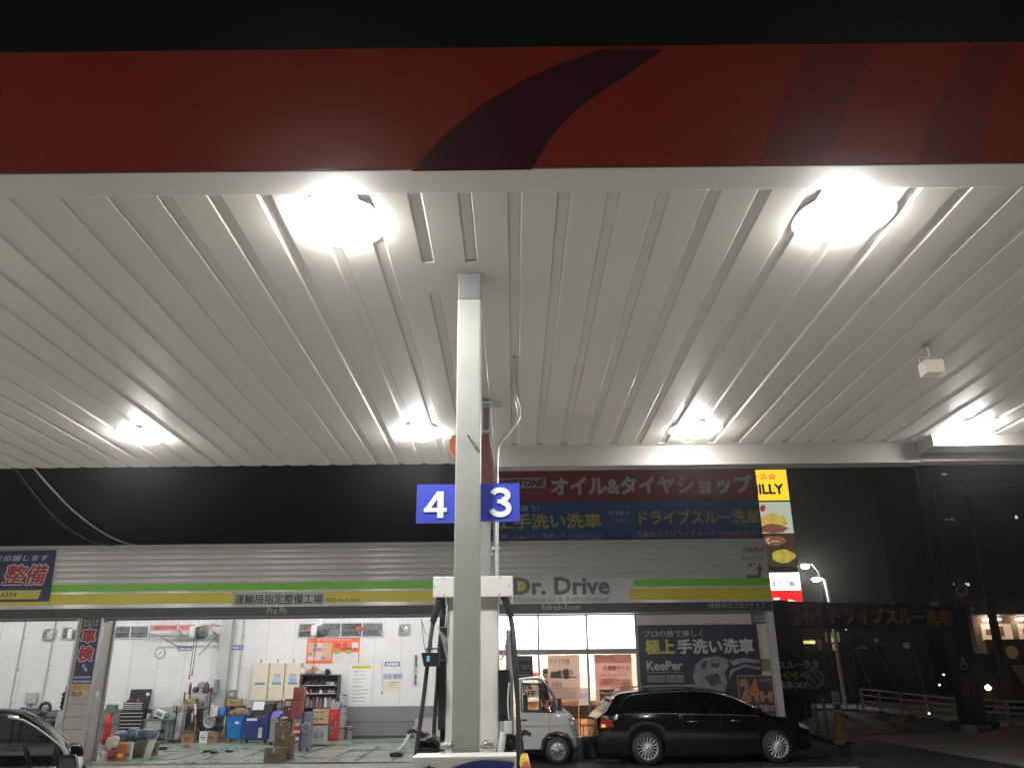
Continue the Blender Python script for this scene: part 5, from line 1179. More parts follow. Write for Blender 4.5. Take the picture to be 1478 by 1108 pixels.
# deep blue machine
Y = gY(369, 1072); a, b, c, d = rect(352, 1030, 386, 1069, Y)
t = thing('service_machine', 'deep blue air conditioning service machine with a white printout on top', 'machine', ((a + b) / 2, Y + .25, FZ))
MB().prism([(a + .03, .12), (b, .12), (b + .02, d), (a + (b - a) * .75, d - .1), (a + (b - a) * .3, d - .1), (a, d)], Y, Y + .55).build('body', DEEP_BLUE, t, bevel=.02)
MB().hexa([(a + .1, Y + .1, d - .05), (b + .05, Y + .1, d - .02), (b + .05, Y + .5, d - .02), (a + .1, Y + .5, d - .02)], [(a + .2, Y + .15, d + .22), (b + .1, Y + .15, d + .3), (b + .1, Y + .45, d + .3), (a + .2, Y + .45, d + .25)]).build('console', BLACK, t, bevel=.02)
x0_, x1_, z0_, z1_ = rect(364, 1012, 380, 1024, Y); MB().hexa([(x0_, Y + .05, z0_), (x1_, Y + .05, z0_), (x1_, Y + .06, z0_), (x0_, Y + .06, z0_)], [(x0_, Y + .13, z1_), (x1_, Y + .13, z1_), (x1_, Y + .14, z1_), (x0_, Y + .14, z1_)]).build('printout', SIGN_WHITE, t)
x0_, x1_, z0_, z1_ = rect(356, 1036, 371, 1039.5, Y); MB().box(x0_, x1_, Y - .004, Y + .002, z0_, z1_).build('name_strip', SIGN_WHITE, t)
x0_, x1_, z0_, z1_ = rect(371.5, 1046, 380, 1066, Y); MB().box(x0_, x1_, Y - .006, Y + .002, z0_, z1_).build('window_recess', mat('recess_navy', (.008, .012, .06), .4), t)
MB().cyl(((x0_ + x1_) / 2, Y - .02, z0_ + .03), ((x0_ + x1_) / 2, Y - .02, z1_ - .06), .06, n=12).build('bottle', PALE_PLASTIC, t)
for xx in (a + .1, b - .06): MB().cyl((xx - .03, Y + .08, FZ + .06), (xx + .03, Y + .08, FZ + .06), .06, n=12).box(xx - .02, xx + .02, Y + .06, Y + .1, FZ + .07, .13).build('caster', RUBBER, t)
# grey machine with violet top
Y = gY(397, 1074); a, b, c, d = rect(389.5, 1026, 405, 1072, Y)
t = thing('coolant_machine', 'grey machine with a violet panel behind the stacked brown cartons', 'machine', ((a + b) / 2, Y + .25, FZ))
MB().box(a, b, Y, Y + .5, .1, d - .16).build('body', mat('machine_grey', (.26, .29, .29), .45), t, bevel=.015)
MB().hexa([(a, Y, d - .158), (b, Y, d - .158), (b, Y + .5, d - .158), (a, Y + .5, d - .158)], [(a + .02, Y + .12, d), (b, Y + .12, d), (b, Y + .5, d), (a + .02, Y + .5, d)]).build('panel', mat('panel_violet', (.16, .15, .5), .4), t)
MB().tube([(a + .05, Y + .3, d), (a + .06, Y + .3, d + .25), (b - .1, Y + .3, d + .3), (b - .08, Y + .3, d)], .018, 6).build('hose', BLACK, t)
for xx in (a + .06, b - .06): MB().cyl((xx - .03, Y + .08, FZ + .06), (xx + .03, Y + .08, FZ + .06), .06, n=12).box(xx - .02, xx + .02, Y + .06, Y + .1, FZ + .07, .11).build('caster', RUBBER, t)
# brown cartons stack
Yk = gY(394, 1099.5)
carton(381, 1079, 408, 1099.5, 'dull brown carton lying in front at the foot of the carton stack', mat('carton_olive', (.15, .13, .085), .8))
Y2 = gY(407, 1096); a, b, c, d = rect(396, 1060, 420, 1078, Y2)
carton(396, 1078, 420, 1096, 'dull brown carton at the bottom of the carton stack, half hidden', CARDBOARD_DARK)
carton(395.5, 1060, 420.5, 1077.6, 'dull brown carton with black print in the middle of the stack', CARDBOARD_DARK, Y2 + .01, dep=.9)
carton(396.5, 1041, 415, 1059.6, 'plain brown carton on top of the carton stack', mat('carton_brown', (.19, .14, .085), .8), Y2 + .03, mark=False, dep=.9)
q = P(411, 1037, Y2 + .2); m = MB(); m.lathe([(0, 0), (.06, 0), (.065, .09), (.06, .1), (0, .1)], (q.x, Y2 + .2, P(411, 1040.5, Y2 + .2).z), n=12); m.lathe([(.066, .02), (.067, .02), (.067, .06), (.066, .06)], (q.x, Y2 + .2, P(411, 1040.5, Y2 + .2).z), n=12, mi=1); tag(m.build('tape_roll', [SIGN_WHITE, DEEP_BLUE], None, loc=q), 'white cup with a blue band on the topmost brown carton', 'cup')
# maroon machine
Y = gY(416, 1080); a, b, c, d = rect(407, 1008, 427, 1078, Y)
t = thing('tyre_machine', 'tall maroon workshop machine with stepped body behind the cartons', 'machine', ((a + b) / 2, Y + .3, FZ))
zc = P(416, 1040, Y).z
MB().box(a + .02, b + .1, Y, Y + .6, FZ, zc).build('base', MAROON, t, bevel=.02)
MB().box(a, b, Y + .05, Y + .5, zc + .002, d).build('tower', MAROON, t, bevel=.02)
x0_, x1_, z0_, z1_ = rect(412, 1011, 420, 1018, Y + .05); MB().box(x0_, x1_, Y + .04, Y + .055, z0_, z1_).build('gauge', PALE_GREY, t)
for k in range(3): MB().cyl((x0_ + .05 + .07 * k, Y + .03, z0_ - .08), (x0_ + .05 + .07 * k, Y + .05, z0_ - .08), .022, n=8).build('button', SIGN_WHITE if k == 1 else BLACK, t)
x0_, x1_, z0_, z1_ = rect(405, 1030, 410, 1042, Y); MB().tube([(x0_, Y + .1, z1_), (x0_ - .08, Y + .05, (z0_ + z1_) / 2), (x0_, Y + .1, z0_)], .03, 8).build('hose', MAROON, t)
Y3 = Y - .12
for (x0, y0, x1, y1, lab) in ((424, 1010, 438, 1036, 'lower brick red plastic case fixed in front of the maroon machine'), (426.5, 991, 441.5, 1009.4, 'upper brick red plastic case stacked above the other, top of the maroon machine')):
    a, b, c, d = rect(x0, y0, x1, y1, Y3); t = thing('tool_case', lab, 'tool case', ((a + b) / 2, Y3, c), 'brick red tool cases'); MB().box(a, b, Y3 - .25, Y3 + .1, c, d).build('case', BRICK_RED, t, bevel=.02); MB().box(a + .02, b - .02, Y3 - .262, Y3 - .251, c + .02, d - .03).build('lid', BRICK_RED, t, bevel=.004); MB().tube([(a + .08, Y3 - .26, (c + d) / 2), (a + .09, Y3 - .29, (c + d) / 2), (b - .09, Y3 - .29, (c + d) / 2), (b - .08, Y3 - .26, (c + d) / 2)], .01, 6).build('handle', MAROON, t)
a, b, c, d = rect(421, 1036.5, 436, 1082, Y3 - .2); t = thing('stand', 'narrow steel stand plastered with pale red stickers below the brick red cases', 'stand', ((a + b) / 2, Y3, FZ))
MB().box(a, b, Y3 - .2, Y3 + .1, FZ, d).build('post', mat('stand_tan', (.42, .33, .28), .5), t, bevel=.01); random.seed(2)
m = MB()
for k in range(6): zz = FZ + .15 + k * (d - .3) / 6; m.box(a + random.uniform(.01, .08), b - random.uniform(.02, .1), Y3 - .205, Y3 - .2005, zz, zz + random.uniform(.06, .12), k % 2)
m.build('sticker', [TOOL_RED, SIGN_WHITE], t)
# blue-grey panel
Y = gY(440, 1083); a, b, c, d = rect(432, 1027, 447, 1083, Y)
t = thing('panel_cart', 'upright blue grey panel cart leaning beside the pale grey cabinet', 'cart', ((a + b) / 2, Y, FZ))
MB().hexa([(a + .01, Y, FZ + .06), (b - .02, Y - .1, FZ + .06), (b + .0, Y + .35, FZ + .06), (a + .03, Y + .4, FZ + .06)], [(a + .06, Y, d), (b, Y - .05, d), (b + .02, Y + .35, d), (a + .08, Y + .4, d)]).build('panel', BLUE_GREY, t, bevel=.02)
MB().lathe([(.1, 0), (.12, .01), (.12, .03), (.1, .03)], ((a + b) / 2 + .06, Y - .09, d * .62), (0, -1, .05), 16).build('dial', PALE_GREY, t)
MB().hexa([(a, Y - .012, FZ + .06), (a + .07, Y - .02, FZ + .06), (a + .07, Y - .005, FZ + .06), (a, Y - .0, FZ + .06)], [(a + .05, Y - .012, d), (a + .12, Y - .02, d), (a + .12, Y - .005, d), (a + .05, Y, d)]).build('edge_strip', DEEP_BLUE, t)
for xx in (a + .05, b - .04): MB().cyl((xx - .02, Y + .05, FZ + .045), (xx + .02, Y + .05, FZ + .045), .045, n=12).build('caster', RUBBER, t)
# pale cabinet + drawers
t, (a, b, c, d, Y) = cabinet('pale_cabinet', 447.5, 1046, 468, 1076, 'pale grey cabinet with two doors on the workshop floor', 'cabinet', PALE_GREY, PALE_GREY, 2, BLACK, vertical=True, dep=.45, feet=.03)
MB().box(a - .01, b + .01, Y - .01, Y + .46, d + .001, d + .03).build('top_tray', MAROON, t)
a, b, c, d = rect(448.5, 1023, 468, 1043, Y + .25); t = thing('drawer_unit', 'beige drawer unit standing behind and above the pale grey cabinet', 'drawers', ((a + b) / 2, Y + .5, FZ))
MB().box(a, b, Y + .47, Y + .85, FZ, d).build('body', mat('drawer_beige', (.6, .47, .3), .5), t, bevel=.01)
for k in range(3): dr = MB().box(a + .02, b - .02, Y + .456, Y + .469, d - .03 - .19 * (k + 1), d - .04 - .19 * k).build('drawer', mat('drawer_beige', (.62, .49, .32), .5), t, bevel=.004); MB().box(a + .08, a + .17, Y + .452, Y + .4565, d - .09 - .19 * k, d - .065 - .19 * k).box(b - .17, b - .08, Y + .452, Y + .4565, d - .09 - .19 * k, d - .065 - .19 * k).build('grip_slot', BLACK, dr)
t, (a, b, c, d, Y) = cabinet('red_cabinet', 468.5, 1023, 487, 1068, 'red steel cabinet with a dark green lower door', 'cabinet', TOOL_RED, TOOL_RED, 1, STEEL, vertical=True, dep=.45, feet=.02)
MB().box(a + .02, a + (b - a) * .62, Y - .02, Y - .0145, c + .05, c + (d - c) * .55).build('lower_door', mat('door_dark_green', (.08, .1, .085), .45), t, bevel=.003)
m = MB()
for zz in (.25, .38, .72, .85): m.cyl((a + .22, Y - .03, c + (d - c) * zz), (a + .22, Y - .0205, c + (d - c) * zz), .025, n=8)
m.build('knob', STEEL, t)
a2, b2, c2, d2 = rect(478, 1012.5, 491, 1022.5, Y); t2 = thing('tablet_stand', 'grey terminal with a slanted screen on the red cabinet', 'terminal', ((a2 + b2) / 2, Y + .2, d + .001)); MB().hexa([(a2 - .05, Y + .05, d + .001), (b2 - .05, Y + .05, d + .001), (b2 - .05, Y + .35, d + .001), (a2 - .05, Y + .35, d + .001)], [(a2, Y + .2, d2), (b2, Y + .2, d2), (b2, Y + .35, d2), (a2, Y + .35, d2)]).build('case', mat('terminal_grey', (.18, .2, .2), .4), t2, bevel=.008); MB().cbox(((a2 + b2) / 2 - .02, Y + .2, d2 + .003), (.1, .05, .008)).build('paper', SIGN_WHITE, t2)
Y = gY(492, 1067); zs = [FZ, .38, .7, 1.02, 1.32]
for k in range(4):
    a, b, _, _ = rect(487.5 + (.4 if k % 2 else 0), 1040, 497, 1042, Y); t = thing('storage_tub', 'translucent storage tub, %s of the stack right of the red cabinet' % ('bottom one', 'second from the bottom', 'third from the bottom', 'topmost')[k], 'tub', ((a + b) / 2, Y + .2, zs[k]), 'stacked translucent tubs')
    MB().hexa([(a + .02, Y + .02, zs[k] + .002), (b - .02, Y + .02, zs[k] + .002), (b - .02, Y + .38, zs[k] + .002), (a + .02, Y + .38, zs[k] + .002)], [(a, Y, zs[k + 1] - .03), (b, Y, zs[k + 1] - .03), (b, Y + .4, zs[k + 1] - .03), (a, Y + .4, zs[k + 1] - .03)]).build('tub', mat('tub_%d' % k, ((.42, .36, .3), (.5, .46, .42), (.42, .46, .5), (.45, .5, .52))[k], .35, noise=.3, scale=9), t)
    MB().box(a - .012, b + .012, Y - .012, Y + .412, zs[k + 1] - .03, zs[k + 1] - .003).build('lid', (DARK_GREY, PALE_PLASTIC, BLACK, PALE_PLASTIC)[k], t, bevel=.006)
Y = gY(502.5, 1066); a, b, c, d = rect(497.5, 1048.5, 508, 1066, Y); r = (b - a) / 2
t = thing('paint_bucket', 'white bucket with a red rim band against the grey wainscot', 'bucket', ((a + b) / 2, Y + r, FZ)); MB().lathe([(0, FZ), (r * .86, FZ), (r, d), (r * 1.04, d), (r * 1.04, d + .02), (0, d + .02)], ((a + b) / 2, Y + r, 0), n=18).build('pail', PALE_PLASTIC, t); MB().lathe([(r * .985, d - .08), (r * 1.01, d - .08), (r * 1.012, d - .05), (r * .99, d - .05)], ((a + b) / 2, Y + r, 0), n=18).build('band', MAROON, t)
# ---- floor: scissor lift outlines and grooves
def strip(mb, p0, p1, w, z=FZ + .004):
    g0, g1 = G(*p0, FZ), G(*p1, FZ); d_ = (g1 - g0); d_.z = 0; n_ = Vector((-d_.y, d_.x, 0)).normalized() * w / 2
    mb.add([(g0.x - n_.x, g0.y - n_.y, z), (g1.x - n_.x, g1.y - n_.y, z), (g1.x + n_.x, g1.y + n_.y, z), (g0.x + n_.x, g0.y + n_.y, z)], [(0, 1, 2, 3)])
def quad(mb, pts, z): q = [G(*p, FZ) for p in pts]; mb.add([(v.x, v.y, z) for v in q], [tuple(range(len(q)))])
m = MB()
quad(m, ((440, 1092), (487, 1092), (508, 1081.5), (461, 1081.5)), FZ + .003); quad(m, ((522, 1090.5), (571, 1090), (580, 1082), (543, 1082)), FZ + .003); quad(m, ((214, 1095), (250, 1095), (310, 1081), (287, 1081)), FZ + .003); quad(m, ((297, 1095), (345, 1095), (385, 1081), (330, 1081)), FZ + .003)
tag(m.build('lift_plate', FLOOR_PLATE, bld, local=False), None, None)
m = MB()
for p0, p1, w in (((100, 1102), (640, 1098.5), .07), ((440, 1092.3), (572, 1091.5), .12), ((457, 1081.7), (584, 1081), .22), ((485, 1092), (509, 1081.5), .09), ((520, 1092), (548, 1077), .13), ((512, 1098), (526, 1091), .1), ((440, 1088), (482, 1073), .12), ((566, 1098), (575, 1090), .08), ((213, 1095.5), (287, 1080.5), .09), ((250, 1095.5), (312, 1080.5), .09), ((213, 1095.5), (252, 1095), .12), ((287, 1080.8), (314, 1080.5), .2), ((296, 1095.5), (330, 1080.5), .09), ((345, 1095), (386, 1080.5), .09), ((296, 1095.5), (346, 1095), .12), ((520, 1071.5), (600, 1070.5), .3), ((460, 1076), (500, 1074), .25)): strip(m, p0, p1, w)
m.build('floor_groove', FLOOR_GROOVE, bld)
m = MB(); strip(m, (462, 1083.5), (500, 1083), .1, FZ + .008); strip(m, (300, 1078), (326, 1077.5), .1, FZ + .008); strip(m, (368, 1077), (389, 1076.7), .1, FZ + .008); m.build('floor_line', SIGN_WHITE, bld)
m = MB()
for x, y_ in ((299, 1085), (309, 1086.5), (331, 1085)): g = G(x, y_, FZ); m.box(g.x - .07, g.x + .06, g.y - .1, g.y + .1, FZ + .001, FZ + .05)
tag(m.build('lift_blocks', RUBBER, None, loc=G(312, 1085, FZ)), 'row of dark rubber blocks on the lift plate before the deep blue machine', 'lift blocks')
m = MB(); g0, g1 = G(573, 1091, FZ), G(592, 1074, FZ); m.tube([g0 + Vector((0, 0, .08)), g0.lerp(g1, .5) + Vector((0, 0, .12)), g1 + Vector((0, 0, .35))], .05, 8); m.box(g0.x - .14, g0.x + .12, g0.y - .2, g0.y + .2, FZ + .001, FZ + .09, 1)
tag(m.build('floor_jack', [PALE_GREY, BLACK], None, loc=g0), 'pale lift arm with a black pad lying on the floor left of the pump', 'lift arm')
# ================================================================ SHOP INTERIOR SEEN THROUGH THE GLASS
def window_poster(x0, y0, x1, y1, label, paper, Yp=None, back=True):
    Yp = WY + .05 if Yp is None else Yp
    a, b, c, d = rect(x0, y0, x1, y1, Yp); o = MB().box(a, b, Yp, Yp + .004, c, d).build('window_poster', paper, None, loc=((a + b) / 2, Yp, c)); tag(o, label, 'poster'); return o, a, b, c, d, Yp - .003
def paper_mat(n_, col): # thin paper lets light from behind through
    m_ = mat(n_, col, .6, noise=.1, scale=6); b_ = m_.node_tree.nodes['Principled BSDF']; nt = m_.node_tree
    tr = nt.nodes.new('ShaderNodeBsdfTranslucent'); tr.inputs[0].default_value = (*col, 1); mx = nt.nodes.new('ShaderNodeMixShader'); mx.inputs[0].default_value = .9
    nt.links.new(b_.outputs[0], mx.inputs[1]); nt.links.new(tr.outputs[0], mx.inputs[2]); nt.links.new(mx.outputs[0], nt.nodes['Material Output'].inputs[0]); return m_
PINK_PAPER = paper_mat('pink_paper', (.82, .73, .71)); SALMON_PAPER = paper_mat('salmon_paper', (.82, .64, .63)); DARK_PAPER = paper_mat('dark_paper', (.12, .125, .13))
FADE_RED = mat('faded_red_print', (.5, .25, .22), .6); FADE_GREY = mat('faded_grey_print', (.4, .36, .36), .6); FADE_BLUE = mat('faded_blue_print', (.12, .16, .36), .6)
o, a, b, c, d, y = window_poster(791, 945, 837, 1011, 'pale pink poster with red print in the middle shop window', PINK_PAPER)
w, h = b - a, d - c
m = MB(); m.text('タイヤ交換', a + .06 * w, b - .3 * w, d - .2 * h, d - .07 * h, y, .02); m.text('見積無料', a + .3 * w, a + .8 * w, d - .45 * h, d - .32 * h, y, .02); m.box(a + .08 * w, b - .1 * w, y, y + .002, c + .5 * h, c + .53 * h); m.text('お得な', a + .1 * w, a + .45 * w, c + .28 * h, c + .42 * h, y, .015); m.build('print', FADE_RED, o)
m = MB(); m.box(a + .5 * w, a + .66 * w, y, y + .002, d - .52 * h, d - .3 * h); m.box(a + .08 * w, a + .42 * w, y, y + .002, d - .5 * h, d - .36 * h)
for k in range(6): m.box(a + .1 * w, b - .12 * w, y, y + .002, c + (.06 + .04 * k) * h, c + (.075 + .04 * k) * h)
m.build('small_print', FADE_GREY, o)
o, a, b, c, d, y = window_poster(859, 944, 913, 1016, 'salmon sale poster with small pictures in the right shop window', SALMON_PAPER)
w, h = b - a, d - c
m = MB(); m.box(a, b, y, y + .002, d - .17 * h, d); m.build('heading_band', PINK_PAPER, o)
m = MB(); m.text('大感謝セール', a + .22 * w, b - .06 * w, d - .33 * h, d - .22 * h, y - .003, .03); m.text('お知らせ', a + .1 * w, a + .5 * w, d - .1 * h, d - .03 * h, y - .003, .01); m.text('10月1日〜31日まで', a + .12 * w, b - .15 * w, d - .45 * h, d - .38 * h, y - .003, .01); m.build('lettering', FADE_RED, o)
m = MB(); m.box(a + .12 * w, a + .66 * w, y - .002, y, c + .36 * h, c + .52 * h); m.box(a + .68 * w, a + .95 * w, y - .002, y, c + .22 * h, c + .5 * h); m.build('picture', PINK_PAPER, o)
m = MB(); m.tube([(a + (.34 + .13 * math.cos(k * .524)) * w, y - .004, c + (.46 + .045 * math.sin(k * .524)) * h) for k in range(13)], .006, 5); m.build('oval_mark', FADE_BLUE, o)
m = MB(); m.box(a + .1 * w, a + .5 * w, y - .002, y, c + .08 * h, c + .3 * h); m.build('tan_picture', mat('tan_print', (.4, .25, .12), .6, noise=.4, scale=14), o)
m = MB()
for k in range(5): m.box(a + .7 * w, a + .93 * w, y - .004, y - .002, c + (.26 + .04 * k) * h, c + (.275 + .04 * k) * h)
for k in range(4): m.box(a + .53 * w, a + .92 * w, y - .002, y, c + (.05 + .035 * k) * h, c + (.062 + .035 * k) * h)
m.build('small_print', FADE_GREY, o)
o, a, b, c, d, y = window_poster(738, 946, 769, 979, 'dark grey opening hours sheet in the left shop window', DARK_PAPER)
w, h = b - a, d - c
m = MB(); m.text('ご案内', a + .3 * w, b - .1 * w, c + .4 * h, c + .62 * h, y, .02); m.text('営業時間', a + .2 * w, b - .1 * w, d - .22 * h, d - .06 * h, y, .01); m.box(a + .25 * w, b - .08 * w, y, y + .002, c + .28 * h, c + .31 * h); m.box(a + .25 * w, b - .08 * w, y, y + .002, c + .12 * h, c + .2 * h); m.build('lettering', mat('sheet_white', (.5, .5, .5), .6, noise=0), o)
o, a, b, c, d, y = window_poster(744, 985, 777, 1006, 'white discount poster with red letters seen through the truck cab', paper_mat('discount_white', (.85, .82, .8)))
m = MB(); w, h = b - a, d - c; m.text('50%', a + .1 * w, b - .25 * w, c + .52 * h, d - .04 * h, y, .04); m.text('OFF', a + .2 * w, b - .12 * w, c + .05 * h, c + .46 * h, y, .04); m.build('lettering', SIGN_RED, o)
# tables and chairs
def table(x, y, w_, label):
    t = thing('counter_table', label, 'table', (x, y, .2)); MB().box(x - w_ / 2, x + w_ / 2, y - .3, y + .3, .92, .96).build('top', WOOD, t, bevel=.006)
    for sx in (-1, 1):
        for sy in (-1, 1): MB().box(x + sx * (w_ / 2 - .06) - .03, x + sx * (w_ / 2 - .06) + .03, y + sy * .24 - .03, y + sy * .24 + .03, .2, .92).build('leg', WOOD, t)
    return t
def chair(x, y, rz, label, first=None):
    if first: r = dup(first, (x, y, .2), label); r.rotation_euler = (0, 0, rz); return r
    t = thing('shop_chair', label, 'chair', (0, 0, 0), 'chairs at the shop tables')
    MB().box(-.2, .2, -.2, .2, .44, .47).build('seat', WOOD_DARK, t, bevel=.01); MB().box(-.2, .2, .19, .22, .6, .9).build('backrest', WOOD_DARK, t, bevel=.01)
    for sx in (-1, 1):
        MB().tube([(sx * .18, .2, 0), (sx * .18, .2, .9)], .014, 6).build('leg', DARK_GREY, t); MB().tube([(sx * .18, -.18, 0), (sx * .18, -.18, .44)], .014, 6).build('leg', DARK_GREY, t)
    MB().tube([(-.18, -.18, .2), (.18, -.18, .2)], .01, 6).build('stretcher', DARK_GREY, t)
    t.location = (x, y, .2); t.rotation_euler = (0, 0, rz); return t
table(1.35, 21.5, 1.0, 'pale wood table in the shop right behind the middle glass')
table(2.4, 22.6, 1.0, 'pale wood table in the shop further right behind the glass')
c0 = chair(1.25, 20.95, 3.3, 'dark chair in front of the nearer shop table, left one')
chair(1.75, 21.0, 2.9, 'dark chair in front of the nearer shop table, right one', c0)
chair(2.1, 22.0, 3.0, 'dark chair at the further shop table', c0)
chair(1.4, 22.2, 0.2, 'dark chair behind the nearer shop table', c0)
t = thing('shop_counter', 'orange wood service counter at the back of the shop', 'counter', (2.0, 24.4, .2)); MB().box(.2, 3.6, 24.2, 24.8, .2, 1.1).build('front', WOOD, t); MB().box(.15, 3.65, 24.12, 24.85, 1.1, 1.15).build('top', WOOD_DARK, t, bevel=.006)
a, b, c, d = rect(836, 992, 850, 1008, 21.9); t = thing('leaflet_stand', 'white and pale blue leaflet stand behind the window mullion', 'stand', ((a + b) / 2, 21.9, .96)); MB().box(a, b, 21.9, 21.96, c, d).build('panel', SIGN_WHITE, t); MB().box(a + .03, b - .03, 21.894, 21.899, c + .03, c + (d - c) * .5).build('leaflet', PALE_BLUE, t); MB().box(a, b, 21.85, 22.05, .961, c).build('foot', SIGN_WHITE, t)
# person standing behind the pink poster
def skin(name, nodes, edges, mats_, parent, sub=2):
    me = bpy.data.meshes.new(name); me.from_pydata([n_[0] for n_ in nodes], edges, []); o = bpy.data.objects.new(name, me); COL.objects.link(o)
    md = o.modifiers.new('skin', 'SKIN'); md.use_smooth_shade = True
    for i, n_ in enumerate(nodes): r_ = n_[1]; me.skin_vertices[0].data[i].radius = r_ if isinstance(r_, tuple) else (r_, r_)
    me.skin_vertices[0].data[0].use_root = True
    o.modifiers.new('sub', 'SUBSURF').levels = sub; o.modifiers['sub'].render_levels = sub
    dg = bpy.context.evaluated_depsgraph_get(); me2 = bpy.data.meshes.new_from_object(o.evaluated_get(dg)); bpy.data.objects.remove(o)
    o = bpy.data.objects.new(name, me2); COL.objects.link(o); me2.materials.clear(); me2.materials.append(mats_)
    for p in me2.polygons: p.use_smooth = True
    o.parent = parent; ORG[o] = Vector((0, 0, 0)); return o
SKIN = mat('skin', (.45, .27, .19), .5, noise=.05); HAIR = mat('black_hair', (.012, .011, .011), .5, noise=.2); JACKET = mat('black_jacket', (.02, .02, .024), .8); TROUSERS = mat('dark_trousers', (.025, .027, .035), .8)
q = P(788, 975, 21.2)
per = thing('person', 'person in a dark jacket with short black hair half hidden by the pink window poster', 'person', (q.x + .02, 21.2, .2)); per.rotation_euler = (0, 0, .9)
Hh = 1.72
nodes = [((0, 0, .92), (.14, .1)), ((0, 0, 1.1), (.13, .09)), ((0, 0, 1.32), (.16, .1)), ((0, 0, 1.42), (.1, .075)), ((0, 0, 1.5), (.05, .05)), ((0, -.015, 1.58), (.068, .08)), ((0, -.01, 1.66), (.074, .088)), ((0, 0, 1.71), (.05, .06)),
    ((.17, 0, 1.39), .055), ((.22, .02, 1.12), .042), ((.21, -.12, .9), .035), ((.2, -.17, .83), (.025, .04)), ((-.17, 0, 1.39), .055), ((-.22, .02, 1.12), .042), ((-.21, -.1, .89), .035), ((-.2, -.15, .82), (.025, .04)),
    ((.09, 0, .86), .085), ((.1, -.01, .48), .058), ((.1, .02, .09), .042), ((.11, -.12, .04), (.04, .03)), ((-.09, 0, .86), .085), ((-.1, -.01, .48), .058), ((-.1, .02, .09), .042), ((-.11, -.12, .04), (.04, .03))]
edges_ = [(0, 1), (1, 2), (2, 3), (3, 4), (4, 5), (5, 6), (6, 7), (3, 8), (8, 9), (9, 10), (10, 11), (3, 12), (12, 13), (13, 14), (14, 15), (0, 16), (16, 17), (17, 18), (18, 19), (0, 20), (20, 21), (21, 22), (22, 23)]
for s_, wr in ((1, 11), (-1, 15)):
    p_ = nodes[wr][0]
    for k, (dx, ln) in enumerate(((-.03, .07), (-.01, .085), (.01, .08), (.03, .062))):
        nodes.append(((p_[0] + dx * .7, p_[1] - .03, p_[2] - .045), .009)); nodes.append(((p_[0] + dx * .8, p_[1] - .045, p_[2] - .045 - ln * .5), .0085)); nodes.append(((p_[0] + dx * .8, p_[1] - .035, p_[2] - .045 - ln), .007)); n0 = len(nodes); edges_ += [(wr, n0 - 3), (n0 - 3, n0 - 2), (n0 - 2, n0 - 1)]
    nodes.append(((p_[0] - s_ * .035, p_[1] - .035, p_[2] - .02), .011)); nodes.append(((p_[0] - s_ * .045, p_[1] - .055, p_[2] - .055), .008)); n0 = len(nodes); edges_ += [(wr, n0 - 2), (n0 - 2, n0 - 1)]
body = skin('body', nodes, edges_, SKIN, per)
skin('jacket', [((0, 0, .84), (.165, .125)), ((0, 0, 1.1), (.15, .108)), ((0, 0, 1.32), (.18, .118)), ((0, 0, 1.43), (.115, .088)), ((.18, 0, 1.39), .07), ((.225, .02, 1.12), .056), ((.212, -.11, .92), .048), ((-.18, 0, 1.39), .07), ((-.225, .02, 1.12), .056), ((-.212, -.09, .91), .048)], [(0, 1), (1, 2), (2, 3), (3, 4), (4, 5), (5, 6), (3, 7), (7, 8), (8, 9)], JACKET, per)
skin('trousers', [((0, 0, .93), (.15, .11)), ((.09, 0, .84), .098), ((.1, -.01, .48), .072), ((.1, .02, .11), .056), ((-.09, 0, .84), .098), ((-.1, -.01, .48), .072), ((-.1, .02, .11), .056)], [(0, 1), (1, 2), (2, 3), (0, 4), (4, 5), (5, 6)], TROUSERS, per)
m = MB(); m.blob((0, .012, 1.665), (.175, .205, .155), jit=.03, nu=16, nv=10, flat=False); m.blob((0, .035, 1.6), (.165, .15, .15), jit=.03, nu=14, nv=8, flat=False); m.build('hair', HAIR, per, local=True)
m = MB()
for sx in (-1, 1): m.blob((sx * .03, -.092, 1.605), (.022, .014, .012), 0, 0, 8, 6, False); m.blob((sx * .08, .0, 1.59), (.02, .035, .055), 1, 0, 8, 6, False)
m.blob((0, -.103, 1.575), (.026, .03, .05), 1, 0, 8, 6, False); m.blob((0, -.09, 1.535), (.045, .014, .014), 2, 0, 8, 6, False); m.build('face', [INK, SKIN, mat('lips', (.35, .14, .12), .5)], per, local=True)
m = MB()
for sx in (-1, 1): m.blob((sx * .105, -.06, .045), (.1, .27, .09), jit=0, nu=12, nv=8)
m.build('shoes', BLACK, per, local=True)
q = P(770, 973, 22.2); m = MB(); m.blob(q, (.22, .2, .16), jit=.3, flat=False); m.tube([q, (q.x, 22.2, .2)], .012, 6, 1); m.lathe([(0, 0), (.14, 0), (.14, .02), (0, .03)], (q.x, 22.2, .2), n=14, mi=1); tag(m.build('red_display', [mat('display_red', (.5, .1, .06), .6), STEEL], None, loc=q), 'red display stand in the shop left of the person', 'display')
